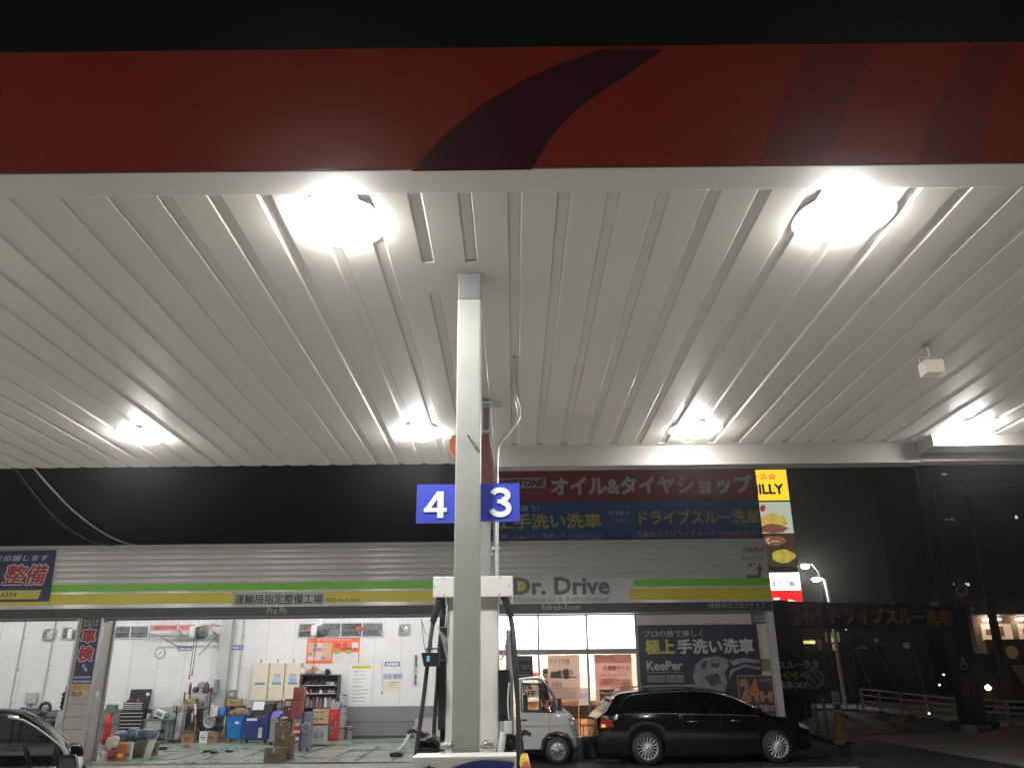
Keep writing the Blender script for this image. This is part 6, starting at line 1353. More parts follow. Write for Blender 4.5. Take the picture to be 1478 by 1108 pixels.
# ================================================================ VEHICLES
def lerp_tab(tab, x):
    if x <= tab[0][0]: return tab[0][1]
    for (x0, y0), (x1, y1) in zip(tab, tab[1:]):
        if x <= x1: t_ = (x - x0) / (x1 - x0); return y0 + (y1 - y0) * t_
    return tab[-1][1]
def smooth_tab(tab, n_=8):
    out = []
    for i in range(len(tab) - 1):
        p0, p1, p2, p3 = tab[max(i - 1, 0)], tab[i], tab[i + 1], tab[min(i + 2, len(tab) - 1)]
        m1 = (p2[1] - p0[1]) / max(p2[0] - p0[0], 1e-6); m2 = (p3[1] - p1[1]) / max(p3[0] - p1[0], 1e-6); hh_ = p2[0] - p1[0]
        for k in range(n_):
            t_ = k / n_; out.append((p1[0] + hh_ * t_, (2 * t_ ** 3 - 3 * t_ ** 2 + 1) * p1[1] + (t_ ** 3 - 2 * t_ ** 2 + t_) * hh_ * m1 + (-2 * t_ ** 3 + 3 * t_ ** 2) * p2[1] + (t_ ** 3 - t_ ** 2) * hh_ * m2))
    out.append(tab[-1]); return out
def car_shell(root, xs, zlow, zbelt, zroof, half, halfroof, paint, side_glass, glass_mats, screens, NL=6, NG=4, NR=6, bulge=.045, chrome=None):
    """root-local shell: stations along x, half sections from sill to roof centre; glass faces become parts of their own."""
    secs = []
    for x in xs:
        zl, zb, zr, w_, wr = zlow(x), zbelt(x), zroof(x), half(x), halfroof(x)
        zr = max(zr, zb + .004); ze = zr - min(.07, (zr - zb) * .35)
        gh = min(1.0, (zr - zb) / .25); wtop = w_ + (wr - w_) * min(1.0, (zr - zb) / .42)
        pts = []
        for k in range(NL):
            t_ = k / (NL - 1); pts.append((-(w_ - bulge * (1.7 * t_ - .9) ** 2 * .6), zl + (zb - zl) * t_))
        wb_ = -pts[-1][0]
        for k in range(1, NG):
            t_ = k / (NG - 1); pts.append((-(wb_ + (min(wtop, wb_) - wb_) * t_), zb + (ze - zb) * t_))
        wt = -pts[-1][0]
        for k in range(1, NR):
            t_ = k / (NR - 1); pts.append((-(wt * math.cos(t_ * PI / 2)), ze + (zr - ze) * math.sin(t_ * PI / 2) ** .8))
        full = pts + [(-y, z) for y, z in reversed(pts[:-1])]
        secs.append([(x, y, z) for y, z in full])
    n = len(secs[0]); NLG = NL - 1; groups = {}
    def cat(i, k):
        xm = (xs[i] + xs[i + 1]) / 2; kk = k if k < n // 2 else n - 2 - k
        if NLG <= kk < NLG + NG - 1:
            for gi, (x0, x1, f0, f1) in enumerate(side_glass):
                if x0 <= xm <= x1 and zroof(xm) - zbelt(xm) > .1: return ('side_window', gi, k < n // 2)
        if kk >= NLG + NG - 1:
            for gi, (nm, x0, x1) in enumerate(screens):
                if x0 <= xm <= x1: return (nm, 0, True)
        return ('body', 0, True)
    for i in range(len(xs) - 1):
        for k in range(n - 1): groups.setdefault(cat(i, k), []).append((i, k))
    for key, fl in groups.items():
        m_ = MB(); idx = {}; vs = []; fs = []
        def vi(i, k):
            if (i, k) not in idx: idx[(i, k)] = len(vs); vs.append(secs[i][k])
            return idx[(i, k)]
        for (i, k) in fl: fs.append((vi(i, k), vi(i + 1, k), vi(i + 1, k + 1), vi(i, k + 1)))
        m_.add(vs, fs, 0, True)
        if key[0] == 'body':
            m_.add(secs[0], [tuple(range(n))], 0); m_.add(secs[-1], [tuple(range(n))[::-1]], 0)
        m_.build(key[0], paint if key[0] == 'body' else glass_mats[key[0]], root, local=True)
    return secs
def wheel(root, x, y, R, w_, side, spokes, rim_m, style='multi'):
    t_ = MB(); pr = [(R * .66, -w_ / 2), (R * .9, -w_ / 2), (R, -w_ / 2 + .03), (R, w_ / 2 - .03), (R * .9, w_ / 2), (R * .66, w_ / 2)]
    t_.lathe(pr, (x, y, R), (0, 1, 0), 32); o = t_.build('wheel', RUBBER, root, local=True); ORG[o] = Vector((0, 0, 0))
    yo = y + side * (w_ / 2 - .01)
    r_ = MB(); r_.lathe([(R * .68, 0), (R * .7, side * .012), (R * .64, side * .0), (R * .6, -side * .07)], (x, yo, R), (0, 1, 0), 32)
    if style == 'multi':
        for k in range(spokes):
            a_ = 2 * PI * k / spokes; ca, sa = math.cos(a_), math.sin(a_)
            r_.tube([(x + .05 * ca, yo - side * .01, R + .05 * sa), (x + R * .4 * ca, yo - side * .022, R + R * .4 * sa), (x + R * .65 * ca, yo - side * .005, R + R * .65 * sa)], [.018, .012, .014], 6)
        r_.lathe([(.0, side * .0), (.05, -side * .0), (.062, -side * .03)], (x, yo, R), (0, 1, 0), 16)
    else:
        r_.lathe([(.0, -side * .0), (R * .22, -side * .005), (R * .26, -side * .03), (R * .45, -side * .012), (R * .6, -side * .05)], (x, yo, R), (0, 1, 0), 24)
    r_.build('rim', rim_m, o, local=True)
    b_ = MB(); b_.lathe([(0, 0), (R * .6, 0)], (x, yo - side * .075, R), (0, 1, 0), 24)
    if style != 'multi':
        for k in range(8): a_ = 2 * PI * k / 8; b_.cyl((x + R * .38 * math.cos(a_), yo - side * .024, R + R * .38 * math.sin(a_)), (x + R * .38 * math.cos(a_), yo - side * .012, R + R * .38 * math.sin(a_)), .02, n=8)
    b_.build('brake_disc', DARK_GREY, o, local=True)
def arch(x, base, centres, R):
    z = base
    for cx_ in centres:
        d_ = abs(x - cx_)
        if d_ < R: z = max(z, .02 + math.sqrt(R * R - d_ * d_) * 1.0 + .28)
    return z
def stations(x0, x1, extra, n_=56):
    s_ = {round(x0 + (x1 - x0) * i / n_, 4) for i in range(n_ + 1)}
    for e in extra: s_.add(round(e, 4))
    return sorted(s_)
# ---- black estate car
W0, W1 = G(937, 1105.5), G(1120, 1101)
car = thing('estate_car', 'black estate car parked sideways in front of the shop and the wash board', 'car', (0, 0, 0))
ang = math.atan2(.2, 2.69); RW = .325
wb = 2.70; xr, xf = -wb / 2, wb / 2
xrear, xfront = xr - .98, xf + .86
zb_t = smooth_tab([(xrear, .86), (xrear + .12, .95), (-1.2, .97), (0, .94), (.9, .91), (1.3, .87), (1.9, .78), (xfront - .12, .68), (xfront, .6)])
zr_t = smooth_tab([(xrear, .9), (xrear + .1, .98), (xrear + .34, 1.28), (xrear + .5, 1.40), (-1.1, 1.45), (-.3, 1.475), (.2, 1.44), (.62, 1.32), (1.05, 1.08), (1.3, .93), (1.75, .86), (xfront - .12, .71), (xfront, .61)])
hw = smooth_tab([(xrear, .66), (xrear + .15, .8), (-1.6, .86), (-.5, .88), (1.2, .87), (1.8, .8), (xfront - .12, .66), (xfront, .5)])
xs = stations(xrear, xfront, [xr + d_ for d_ in (-.37, -.355, -.33, -.3, .3, .33, .355, .37)] + [xf + d_ for d_ in (-.37, -.355, -.33, -.3, .3, .33, .355, .37)], 70)
gm = {'side_window': GLASS_DARK, 'windscreen': GLASS_CAR, 'rear_window': GLASS_CAR}
car_shell(car, xs, lambda x: arch(x, .2 + (.06 if x > xf + .4 or x < xr - .45 else 0), (xr, xf), .365) if True else 0, lambda x: lerp_tab(zb_t, x), lambda x: lerp_tab(zr_t, x), lambda x: lerp_tab(hw, x), lambda x: .6, CAR_BLACK,
    [(xrear + .42, -.62, 0, 0), (-.56, .16, 0, 0), (.2, 1.1, 0, 0)], gm, [('windscreen', .4, 1.25), ('rear_window', xrear + .1, xrear + .42)])
MB().box(xr - .5, xf + .5, -.56, .56, .17, .62).box(xr - .85, xf + .7, -.5, .5, .22, .5).build('underbody', BLACK, car, local=True)
MB().box(-1.5, .9, -.55, .55, .3, .8).box(-.2, .05, -.5, .5, .8, 1.15).box(.75, .95, -.6, .6, .7, .95).build('interior', DARK_GREY, car, local=True)
for x in (xr, xf):
    for sy in (-1, 1): wheel(car, x, sy * .76, RW, .21, sy, 16, ALLOY)
for sy in (-1, 1):
    MB().tube([(xrear + .5, sy * .6, 1.44), (xrear + .62, sy * .585, 1.487), (-.3, sy * .57, 1.52), (.15, sy * .57, 1.485), (.25, sy * .57, 1.43)], .014, 6).build('roof_rail', STEEL, car, local=True)
    MB().tube([(xrear + .52, sy * .835, .975), (-1.0, sy * .873, .975), (0, sy * .88, .948), (1.0, sy * .862, .912)], .009, 6).tube([(xrear + .45, sy * .78, 1.08), (xrear + .6, sy * .69, 1.27), (xrear + .75, sy * .662, 1.335), (-1.1, sy * .64, 1.385), (-.3, sy * .628, 1.41), (.2, sy * .632, 1.375), (.62, sy * .68, 1.25), (1.0, sy * .78, 1.05)], .008, 6).build('window_trim', CHROME, car, local=True)
    o = MB().hexa([(.93, sy * .86, .93), (1.08, sy * .86, .93), (1.08, sy * 1.0, .95), (.93, sy * 1.0, .95)], [(.92, sy * .87, 1.06), (1.04, sy * .87, 1.06), (1.04, sy * 1.02, 1.07), (.92, sy * 1.02, 1.07)]).build('wing_mirror', CAR_BLACK, car, bevel=.03, local=True)
    ORG[o] = Vector((0, 0, 0))
    for x0 in (-.5, .42): MB().tube([(x0, sy * .885, .82), (x0 + .04, sy * .905, .825), (x0 + .17, sy * .905, .825), (x0 + .2, sy * .885, .82)], .011, 6).build('door_handle', CHROME, car, local=True)
    m = MB()
    for x0 in (-.6, .19): m.tube([(x0, sy * .884, .3), (x0, sy * .893, .6), (x0, sy * .882, .95)], .004, 4)
    m.tube([(1.12, sy * .875, .34), (1.13, sy * .885, .7), (1.08, sy * .872, .9)], .004, 4); m.build('door_seam', BLACK, car, local=True)
TAIL = mat('tail_light_red', (.4, .03, .02), .2, noise=0, coat=.5); AMBER = mat('lit_amber', (1, .3, .05), .3, noise=0, emit=1.6, emit_col=(1, .28, .04))
for sy in (-1, 1):
    h_ = MB().prism([(xrear + .02, .7), (xrear + .32, .74), (xrear + .26, .86), (xrear + .06, .93)], sy * .83 - .03, sy * .83 + .03).build('tail_light', TAIL, car, bevel=.01, local=True); ORG[h_] = Vector((0, 0, 0))
    MB().cbox((xrear + .09, sy * .862, .76), (.07, .012, .045)).build('indicator', AMBER, h_, local=True)
    h_ = MB().prism([(xfront - .36, .7), (xfront - .1, .62), (xfront - .14, .7), (xfront - .38, .8)], sy * .71 - .05, sy * .71 + .03).build('headlight', mat('headlight_glass', (.25, .25, .26), .08, noise=0, coat=1) if 'headlight_glass' not in bpy.data.materials else bpy.data.materials['headlight_glass'], car, bevel=.01, local=True); ORG[h_] = Vector((0, 0, 0))
    MB().cbox((xfront - .22, sy * .748, .7), (.09, .012, .03)).build('indicator', mat('amber_reflector', (.6, .14, .06), .2, noise=0) if 'amber_reflector' not in bpy.data.materials else bpy.data.materials['amber_reflector'], h_, local=True)
MB().box(xrear + .05, xrear + .12, -.6, .6, .3, .55).build('rear_bumper', CAR_BLACK, car, bevel=.02, local=True)
MB().tube([(xrear + .3, -.55, 1.34), (xrear + .22, 0, 1.37), (xrear + .3, .55, 1.34)], .03, 6).build('spoiler', CAR_BLACK, car, local=True)
ctr = Vector(((2.674 + 5.365) / 2, 18.09 + .1, 0)) + Vector((-math.sin(ang), math.cos(ang), 0)) * .86
car.location = ctr; car.rotation_euler = (0, 0, ang)
# ---- white light truck
tr = thing('light_truck', 'small white cab over flatbed truck parked behind the fuel pump', 'truck', (0, 0, 0))
TY = 18.62 + .7; X0 = P(805, 1085, 18.62).x
fx = .44    # overhang ahead of the front axle
zr_t2 = smooth_tab([(-.86, 1.66), (-.8, 1.70), (-.5, 1.735), (-.26, 1.69), (-.02, 1.36), (.16, 1.1), (.3, .98), (.4, .86), (fx, .62)], 6)
zb_t2 = [(-.86, 1.02), (-.1, 1.0), (.16, .96), (.3, .9), (.4, .8), (fx, .6)]
hw2 = smooth_tab([(-.86, .7), (.1, .71), (.3, .68), (.4, .6), (fx, .5)], 6)
R2 = .27
car_shell(tr, stations(-.86, fx, [-.34, -.33, -.31, -.28, .28, .31, .33, .34, -.8, -.12], 34), lambda x: arch(x, .3, (0.0,), .34) if x < .36 else .34, lambda x: lerp_tab(zb_t2, x), lambda x: lerp_tab(zr_t2, x), lambda x: lerp_tab(hw2, x), lambda x: .6, TRUCK_WHITE,
    [(-.72, .0, 0, 0)], {'side_window': GLASS_CLEAR, 'windscreen': GLASS_CLEAR, 'rear_window': GLASS_CLEAR}, [('windscreen', -.2, .15)], bulge=.03)
MB().box(-2.3, .3, -.45, .45, .22, .5).box(-.8, -.3, -.42, .42, .5, .85).build('underbody', BLACK, tr, local=True)
MB().box(-.75, -.6, -.5, .5, .8, 1.35).build('seat_backs', DARK_GREY, tr, bevel=.04, local=True)
for x in (0, -1.9):
    for sy in (-1, 1): wheel(tr, x, sy * .6, R2, .16, sy, 8, STEEL, 'steel')
bed = MB().box(-2.95, -.93, -.7, .7, .62, .66).build('bed', TRUCK_WHITE, tr, local=True); ORG[bed] = Vector((0, 0, 0))
for (x0, x1, y0, y1) in ((-2.95, -.93, -.735, -.705), (-2.95, -.93, .705, .735), (-2.99, -2.953, -.735, .735), (-.927, -.89, -.735, .735)):
    MB().box(x0, x1, y0, y1, .56, .9).build('side_gate', TRUCK_WHITE, bed, bevel=.006, local=True)
for sy in (-1, 1):
    MB().tube([(-.84, sy * .708, .36), (-.84, sy * .715, 1.0)], .004, 4).tube([(-.16, sy * .716, .66), (-.14, sy * .712, 1.0)], .004, 4).tube([(-.8, sy * .722, .74), (.2, sy * .715, .74)], .004, 4).build('door_seam', GREY_INK, tr, local=True)
    MB().tube([(-.78, sy * .722, .86), (-.76, sy * .745, .87), (-.66, sy * .745, .87), (-.64, sy * .722, .86)], .011, 6).build('door_handle', BLACK, tr, local=True)
    MB().tube([(-.74, sy * .712, 1.03), (-.1, sy * .708, 1.01), (.02, sy * .695, 1.06), (-.2, sy * .64, 1.4), (-.36, sy * .615, 1.57), (-.72, sy * .612, 1.59), (-.745, sy * .66, 1.3), (-.74, sy * .712, 1.03)], .012, 6).build('window_trim', BLACK, tr, local=True)
    h_ = MB().prism([(.25, .68), (.385, .66), (.375, .87), (.24, .9)], sy * .66 - .03, sy * .66 + .03).build('headlight', bpy.data.materials['headlight_glass'], tr, bevel=.015, local=True); ORG[h_] = Vector((0, 0, 0))
    MB().cyl((.32, sy * .685, .8), (.32, sy * .695, .8), .035, n=12).build('bulb', SIGN_WHITE, h_, local=True)
    MB().box(.02, .1, sy * .73, sy * .86, 1.05, 1.28).tube([(.06, sy * .66, 1.02), (.06, sy * .78, 1.08)], .012, 6).build('wing_mirror', BLACK, tr, bevel=.02, local=True)
    MB().prism([(-.36, .3), (-.32, .48), (-.2, .6), (0, .64), (.2, .6), (.32, .48), (.36, .34), (.31, .34), (.28, .46), (.17, .57), (0, .6), (-.17, .57), (-.28, .46), (-.31, .3)], sy * .7, sy * .725).build('arch_trim', DARK_GREY, tr, local=True)
MB().box(fx - .03, fx + .06, -.62, .62, .34, .52).build('bumper', DARK_GREY, tr, bevel=.02, local=True)
MB().tube([(.08, -.3, 1.1), (.15, -.1, 1.13), (.1, .2, 1.14)], .012, 6).build('wiper', BLACK, tr, local=True)
tr.location = (X0, TY, 0)
# ---- dark car at the left
c3 = thing('dark_saloon', 'dark car at the left edge, only its side window, pillar and mirror in view', 'car', (0, 0, 0))
Yc = 8.1
CA = math.radians(25)
DX, DY = math.cos(CA), math.sin(CA)
qm = P(97, 1089, Yc - .05)            # mirror
xm_ = qm.x
def sz(px_, py_):                      # pixel -> (along the near flank, height)
    r = ray(px_, py_); t_ = (xm_ * DY - Yc * DX) / (r.x * DY - r.y * DX)
    return ((r.x * t_ - xm_) * DX + (r.y * t_ - Yc) * DY, EYE + r.z * t_)
AP = [sz(*p) for p in ((2, 1033), (24, 1037), (45, 1048), (66, 1063), (84, 1077))]
z0_ = AP[-1][1]
roof3 = smooth_tab([(AP[0][0] - 2.6, .95), (AP[0][0] - 2.3, 1.08), (AP[0][0] - 1.7, AP[0][1] - .02), (AP[0][0] - .8, AP[0][1] + .07)] + [(a_, b_ + .05) for a_, b_ in AP[:-1]] + [(AP[-1][0], AP[-1][1] + .02), (AP[-1][0] + .18, .82), (AP[-1][0] + .42, .70), (1.0, .6), (1.25, .46)], 8)
A0x, A1x = AP[0][0], AP[-1][0]
belt3 = [(-3.2, .9), (-2.4, .92), (-.2, .87), (A1x, .86), (A1x + .18, .79), (A1x + .42, .66), (1.0, .55), (1.25, .4)]
hw3 = smooth_tab([(-3.2, .7), (-2.6, .82), (-1, .86), (.4, .84), (1.0, .74), (1.25, .5)], 8)
car_shell(c3, stations(AP[0][0] - 2.6, 1.25, [], 64), lambda x: arch(x, .2, (-2.35, .45), .36), lambda x: lerp_tab(belt3, x), lambda x: lerp_tab(roof3, x), lambda x: lerp_tab(hw3, x), lambda x: .6, mat('car_dark_paint', (.006, .006, .007), .2, noise=0, coat=.2, spec=.3),
    [(A0x - 1.5, A0x - .62, 0, 0), (A0x - .55, A1x - .04, 0, 0)], {'side_window': GLASS_CAR, 'windscreen': GLASS_CAR, 'rear_window': GLASS_CAR}, [('windscreen', A0x + .1, A1x + .22), ('rear_window', A0x - 2.3, A0x - 1.75)], NG=5)
MB().box(-2.7, .8, -.55, .55, .18, .6).box(-2.4, -.1, -.6, .6, .6, .8).build('underbody', BLACK, c3, local=True)
MB().box(-1.3, -1.05, -.58, -.1, .8, 1.2).box(-1.3, -1.05, .1, .58, .8, 1.2).box(-.15, .1, -.62, .62, .7, .87).build('seat_backs', GREY_PAINT, c3, bevel=.05, local=True)
m = MB(); m.lathe([(.165, -.012), (.18, 0), (.165, .012), (.15, 0)], (-.35, -.32, .88), (.9, 0, .35), 20); m.build('steering_wheel', BLACK, c3, local=True)
for x in (-2.35, .45):
    for sy in (-1, 1): wheel(c3, x, sy * .74, .31, .2, sy, 10, ALLOY)
for sy in (-1, 1):
    o = MB().hexa([(-.09, sy * .82, .845), (.1, sy * .82, .855), (.08, sy * 1.0, .86), (-.07, sy * 1.0, .85)], [(-.1, sy * .83, .975), (.06, sy * .83, .975), (.05, sy * 1.02, .985), (-.08, sy * 1.02, .985)]).build('wing_mirror', CAR_BLACK, c3, bevel=.035, seg=3, local=True)
    MB().tube([(a_ + .03, sy * (.63 + .17 * max(0, 1 - (b_ - .87) / .42)), b_ - .012) for a_, b_ in AP], .009, 6).build('pillar_trim', GREY_PAINT, c3, local=True)
    MB().tube([(A0x - 1.5, sy * .845, .925), (A0x - .6, sy * .862, .9), (A1x, sy * .85, .868)], .008, 6).build('window_trim', BLACK, c3, local=True)
    MB().tube([(A0x - .56, sy * .85, .9), (A0x - .59, sy * .76, 1.1), (A0x - .62, sy * .66, AP[0][1] - .03)], .03, 6).build('door_pillar', BLACK, c3, local=True)
c3.location = (xm_ - DY * .86, Yc + DX * .86, 0); c3.rotation_euler = (0, 0, CA)
# ================================================================ RIGHT SIDE: ROADSIDE AND DISTANCE
# pylon sign of the restaurant
Y = 44.0
t = thing('pylon_sign', 'tall lit restaurant pylon with yellow, food photo, white and red panels behind the shop', 'pylon sign', P(1110, 900, Y))
def em(name, col, e, noise_=0.0, scale=4): return mat(name, col, .4, noise=noise_, scale=scale, emit=e, emit_col=col)
xa, xb = P(1066, 760, Y).x, P(1136.5, 700, Y).x
xb2 = P(1151, 845, Y).x
xl = P(1060, 760, Y).x; xr_ = P(1137, 700, Y).x
def prow(y0, y1, name, m_, pad=0.0):
    z0_, z1_ = P(1120, y1, Y).z, P(1120, y0, Y).z
    return MB().box(xl, xr_, Y, Y + .5, z0_, z1_).build(name, m_, t), z0_, z1_
p1, z0_, z1_ = prow(677.5, 721.5, 'yellow_panel', em('lit_yellow', (.95, .62, .03), .85))
m = MB(); rtext(m, 'ース☆', 1084, 682.5, 1120, 692.5, Y - .02, .03); m.build('lettering', em('lit_red_letter', (.7, .06, .1), .6), p1)
m = MB(); rtext(m, 'MILLY', 1080, 698, 1131, 713, Y - .02, .04); m.build('lettering', INK, p1)
p2, z0_, z1_ = prow(724, 769, 'food_photo', em('lit_photo_sky', (.55, .62, .5), .55))
def blobpoly(cx_, cy_, rx, ry, seed, n_=16, j=.12):
    random.seed(seed); return [(cx_ + rx * (1 + random.uniform(-j, j)) * math.cos(2 * PI * k / n_), cy_ + ry * (1 + random.uniform(-j, j)) * math.sin(2 * PI * k / n_)) for k in range(n_)]
m = MB(); rpoly(m, blobpoly(1117, 752, 20, 12, 1), Y - .02, th=.015); m.build('food_print', em('lit_food_yellow', (.75, .55, .12), .5, .4, 3), p2)
m = MB(); rpoly(m, blobpoly(1115, 762.5, 22, 6.5, 2), Y - .036, th=.015); m.build('food_print', em('lit_food_brown', (.28, .1, .06), .5, .5, 4), p2)
m = MB(); rpoly(m, blobpoly(1101, 733, 4, 5, 3), Y - .036, th=.015); m.build('food_print', em('lit_food_red', (.45, .03, .03), .5), p2)
p3, z0_, z1_ = prow(770, 817, 'food_photo', em('lit_photo_dark', (.06, .035, .02), .5, .5, 2))
m = MB(); rpoly(m, blobpoly(1117, 780, 18, 7, 4), Y - .02, th=.015); m.build('food_print', em('lit_meat', (.3, .12, .06), .5, .5, 4), p3)
m = MB(); rpoly(m, blobpoly(1131, 802, 17, 9.5, 6), Y - .02, th=.015); m.build('food_print', em('lit_egg', (.62, .47, .07), .55, .4, 3), p3)
m = MB(); rtext(m, 'バー', 1098, 776, 1125, 785, Y - .04, .03); m.build('lettering', em('lit_cream', (.6, .5, .4), .6), p3)
p4, z0_, z1_ = prow(826, 851.5, 'white_panel', em('lit_white', (1, .97, .93), 1.15))
xo = P(1151, 838, Y).x - xr_
m = MB(); rtext(m, 'コシヒカリ', 1114, 830, 1141, 835, Y - .02, .0); rtext(m, 'まどご飯', 1114, 838, 1148, 846, Y - .02, .02); m.build('lettering', INK, p4)
p5, z0_, z1_ = prow(852.5, 880, 'red_panel', em('lit_red', (.85, .012, .02), .9))
m = MB(); m.tube([P(x, y_, Y - .05) for x, y_ in ((1116, 869), (1119, 864), (1124, 863), (1122, 868), (1117, 873), (1118, 878), (1124, 876))], .07, 8); m.tube([P(x, y_, Y - .05) for x, y_ in ((1131, 866), (1136, 870), (1139, 866), (1145, 868), (1150, 869))], .06, 8); m.build('script', em('lit_white_script', (1, .9, .85), 1.0), p5)
MB().box(xl + .2, xr_ - .2, Y + .1, Y + .4, 0, P(1120, 880, Y).z).build('post', DARK_GREY, t)
MB().box(xl + .02, xr_ - .02, Y + .04, Y + .46, P(1120, 880, Y).z, P(1120, 677, Y).z).build('frame', BLACK, t)
# gate posts and banner
POST_BLUE = mat('post_blue', (.03, .035, .1), .5, noise=.15)
Ya, Yb2 = 27.4, 30.5
pa, pb = P(1133, 950, Ya), P(1397, 960, Yb2)
for (q, Y_, w_, ytop, xref, lab) in ((pa, Ya, .56, 868, 1133, 'dark blue square gate post at the corner of the shop'), (pb, Yb2, .62, 880, 1390, 'dark blue gate post with pictograms at the far side of the wash lane')):
    zt = P(xref, ytop, Y_).z; t = thing('gate_post', lab, 'gate post', (q.x, Y_, 0), 'gate posts of the wash lane')
    MB().box(q.x - w_ / 2, q.x + w_ / 2, Y_, Y_ + w_, .12, zt).build('post', POST_BLUE, t, bevel=.02); MB().box(q.x - w_ / 2 - .06, q.x + w_ / 2 + .06, Y_ - .06, Y_ + w_ + .06, 0, .14).build('foot', KERB, t, bevel=.02)
    MB().box(q.x - w_ / 2 - .02, q.x + w_ / 2 + .02, Y_ - .02, Y_ + w_ + .02, zt, zt + .06).build('cap', DARK_GREY, t)
    if Y_ == Yb2:
        m = MB(); z_ = P(1391, 960, Y_).z; cxq = P(1391, 960, Y_).x; yq = Y_ - .012
        m.lathe([(.1, 0), (.14, 0), (.14, .008), (.1, .008)], (cxq, yq, z_), (0, 1, 0), 18); m.cyl((cxq, yq, z_ + .26), (cxq, yq + .01, z_ + .26), .05, n=12); m.box(cxq - .03, cxq + .05, yq, yq + .01, z_ + .02, z_ + .2)
        m.build('pictogram', SIGN_PALE, t); m = MB()
        for dx in (-.22, -.12, -.02, .14): m.box(cxq + dx, cxq + dx + .045, yq, yq + .01, z_ - 1.0, z_ - .32)
        m.build('stripes', mat('post_stripe', (.3, .16, .16), .5), t)
A0, A1 = Vector((pa.x + .18, Ya - .12, 0)), Vector((pb.x - .2, Yb2 - .12, 0)); ux = (A1 - A0); ux.z = P(1375, 875, Yb2).z - P(1160, 867, Ya).z; Lb = ux.length; ux.normalize(); uz = Vector((0, 0, 1)); un = ux.cross(uz).normalized()   # toward the camera
zb0, zb1 = P(1158, 906, Ya).z, P(1158, 868, Ya).z
zb0 = P(1160, 906, Ya).z; hgt = P(1160, 867, Ya).z - zb0
t = thing('lane_banner', 'long dark overhead banner with orange lettering across the wash lane', 'banner', (A0.x, A0.y, zb0))
def fr(off): return (Vector((A0.x, A0.y, zb0)) + un * off, ux, uz)
def slab(mb, x0, x1, z0_, z1_, y0, y1, mi=0):
    o_ = Vector((A0.x, A0.y, zb0)); f = lambda x, z, y: o_ + ux * x + uz * z + un * y
    mb.add([f(x0, z0_, y0), f(x1, z0_, y0), f(x1, z1_, y0), f(x0, z1_, y0), f(x0, z0_, y1), f(x1, z0_, y1), f(x1, z1_, y1), f(x0, z1_, y1)], [(0, 3, 2, 1), (4, 5, 6, 7), (0, 1, 5, 4), (1, 2, 6, 5), (2, 3, 7, 6), (3, 0, 4, 7)], mi)
m = MB(); slab(m, 0, Lb, 0, hgt, -.15, 0); m.build('board', mat('banner_night_blue', (.035, .042, .10), .6, noise=.15), t)
m = MB(); slab(m, .1, .205 * Lb, .03, hgt - .03, .003, .008); m.build('red_patch', mat('banner_dark_red', (.3, .035, .05), .6), t)
m = MB(); m.text('24H', .06 + .02 * Lb, .19 * Lb, .1, hgt - .12, 0, .03, 0.12, frame=fr(.012)); m.build('lettering', mat('banner_rose_letter', (.75, .5, .5), .6, noise=0), t)
m = MB(); m.text('ドライブスルー洗車', .225 * Lb, .985 * Lb, .08, hgt - .05, 0, .1, frame=fr(.004)); m.build('lettering_outline', mat('banner_line', (.2, .22, .3), .6, noise=0), t)
m = MB(); m.text('ドライブスルー洗車', .23 * Lb, .98 * Lb, .1, hgt - .07, 0, .08, frame=fr(.008)); m.build('lettering_outline', mat('banner_black_line', (.01, .01, .012), .6, noise=0), t)
m = MB(); m.text('ドライブスルー洗車', .24 * Lb, .972 * Lb, .14, hgt - .11, 0, .045, frame=fr(.012)); m.build('lettering', mat('banner_amber', (.85, .5, .07), .6, noise=0), t)
# wash information board
Y = 25.6
a, b, c, d = rect(1120, 949, 1188, 1003, Y)
t = thing('lane_info_board', 'navy board with white lettering and yellow arrows beside the gate post', 'sign board', ((a + b) / 2, Y, c))
MB().box(a, b, Y, Y + .06, c, d).build('board', mat('info_navy', (.03, .035, .1), .5), t)
m = MB(); rtext(m, 'ドライブスルー洗車', 1078, 952.5, 1183, 965, Y - .003, .02); rtext(m, '洗車OK!!', 1124, 982, 1164, 994, Y - .003, .03); m.build('lettering', SIGN_WHITE, t)
m = MB()
for x in (1144, 1157, 1131): rpoly(m, [(x + 8, 968), (x + 8, 971), (x + 3, 973.5), (x + 8, 976.5), (x + 8, 979.5), (x - 2, 974.5), (x - 2, 973)], Y - .003)
m.build('arrows', SIGN_YELLOW, t)
m = MB(); q = P(1176, 979, Y - .03); r = .29; m.cyl((q.x, Y - .03, q.z), (q.x, Y - .003, q.z), r, n=28); sp = m.build('brush_picture', mat('brush_mauve', (.42, .34, .37), .6, noise=.25, scale=6), t)
m = MB(); rpoly(m, [(1168, 972), (1171, 970), (1184, 984), (1181, 987)], Y - .034); rpoly(m, [(1165, 981), (1168, 979), (1179, 990), (1175, 991)], Y - .034); rpoly(m, [(1177, 970), (1180, 970), (1188, 979), (1186, 981)], Y - .034); m.build('brush_marks', mat('brush_dark', (.1, .09, .1), .6), t)
MB().tube([(a + .1, Y + .03, 0), (a + .1, Y + .03, c)], .03, 8).tube([(b - .1, Y + .03, 0), (b - .1, Y + .03, c)], .03, 8).build('post', STEEL, t)
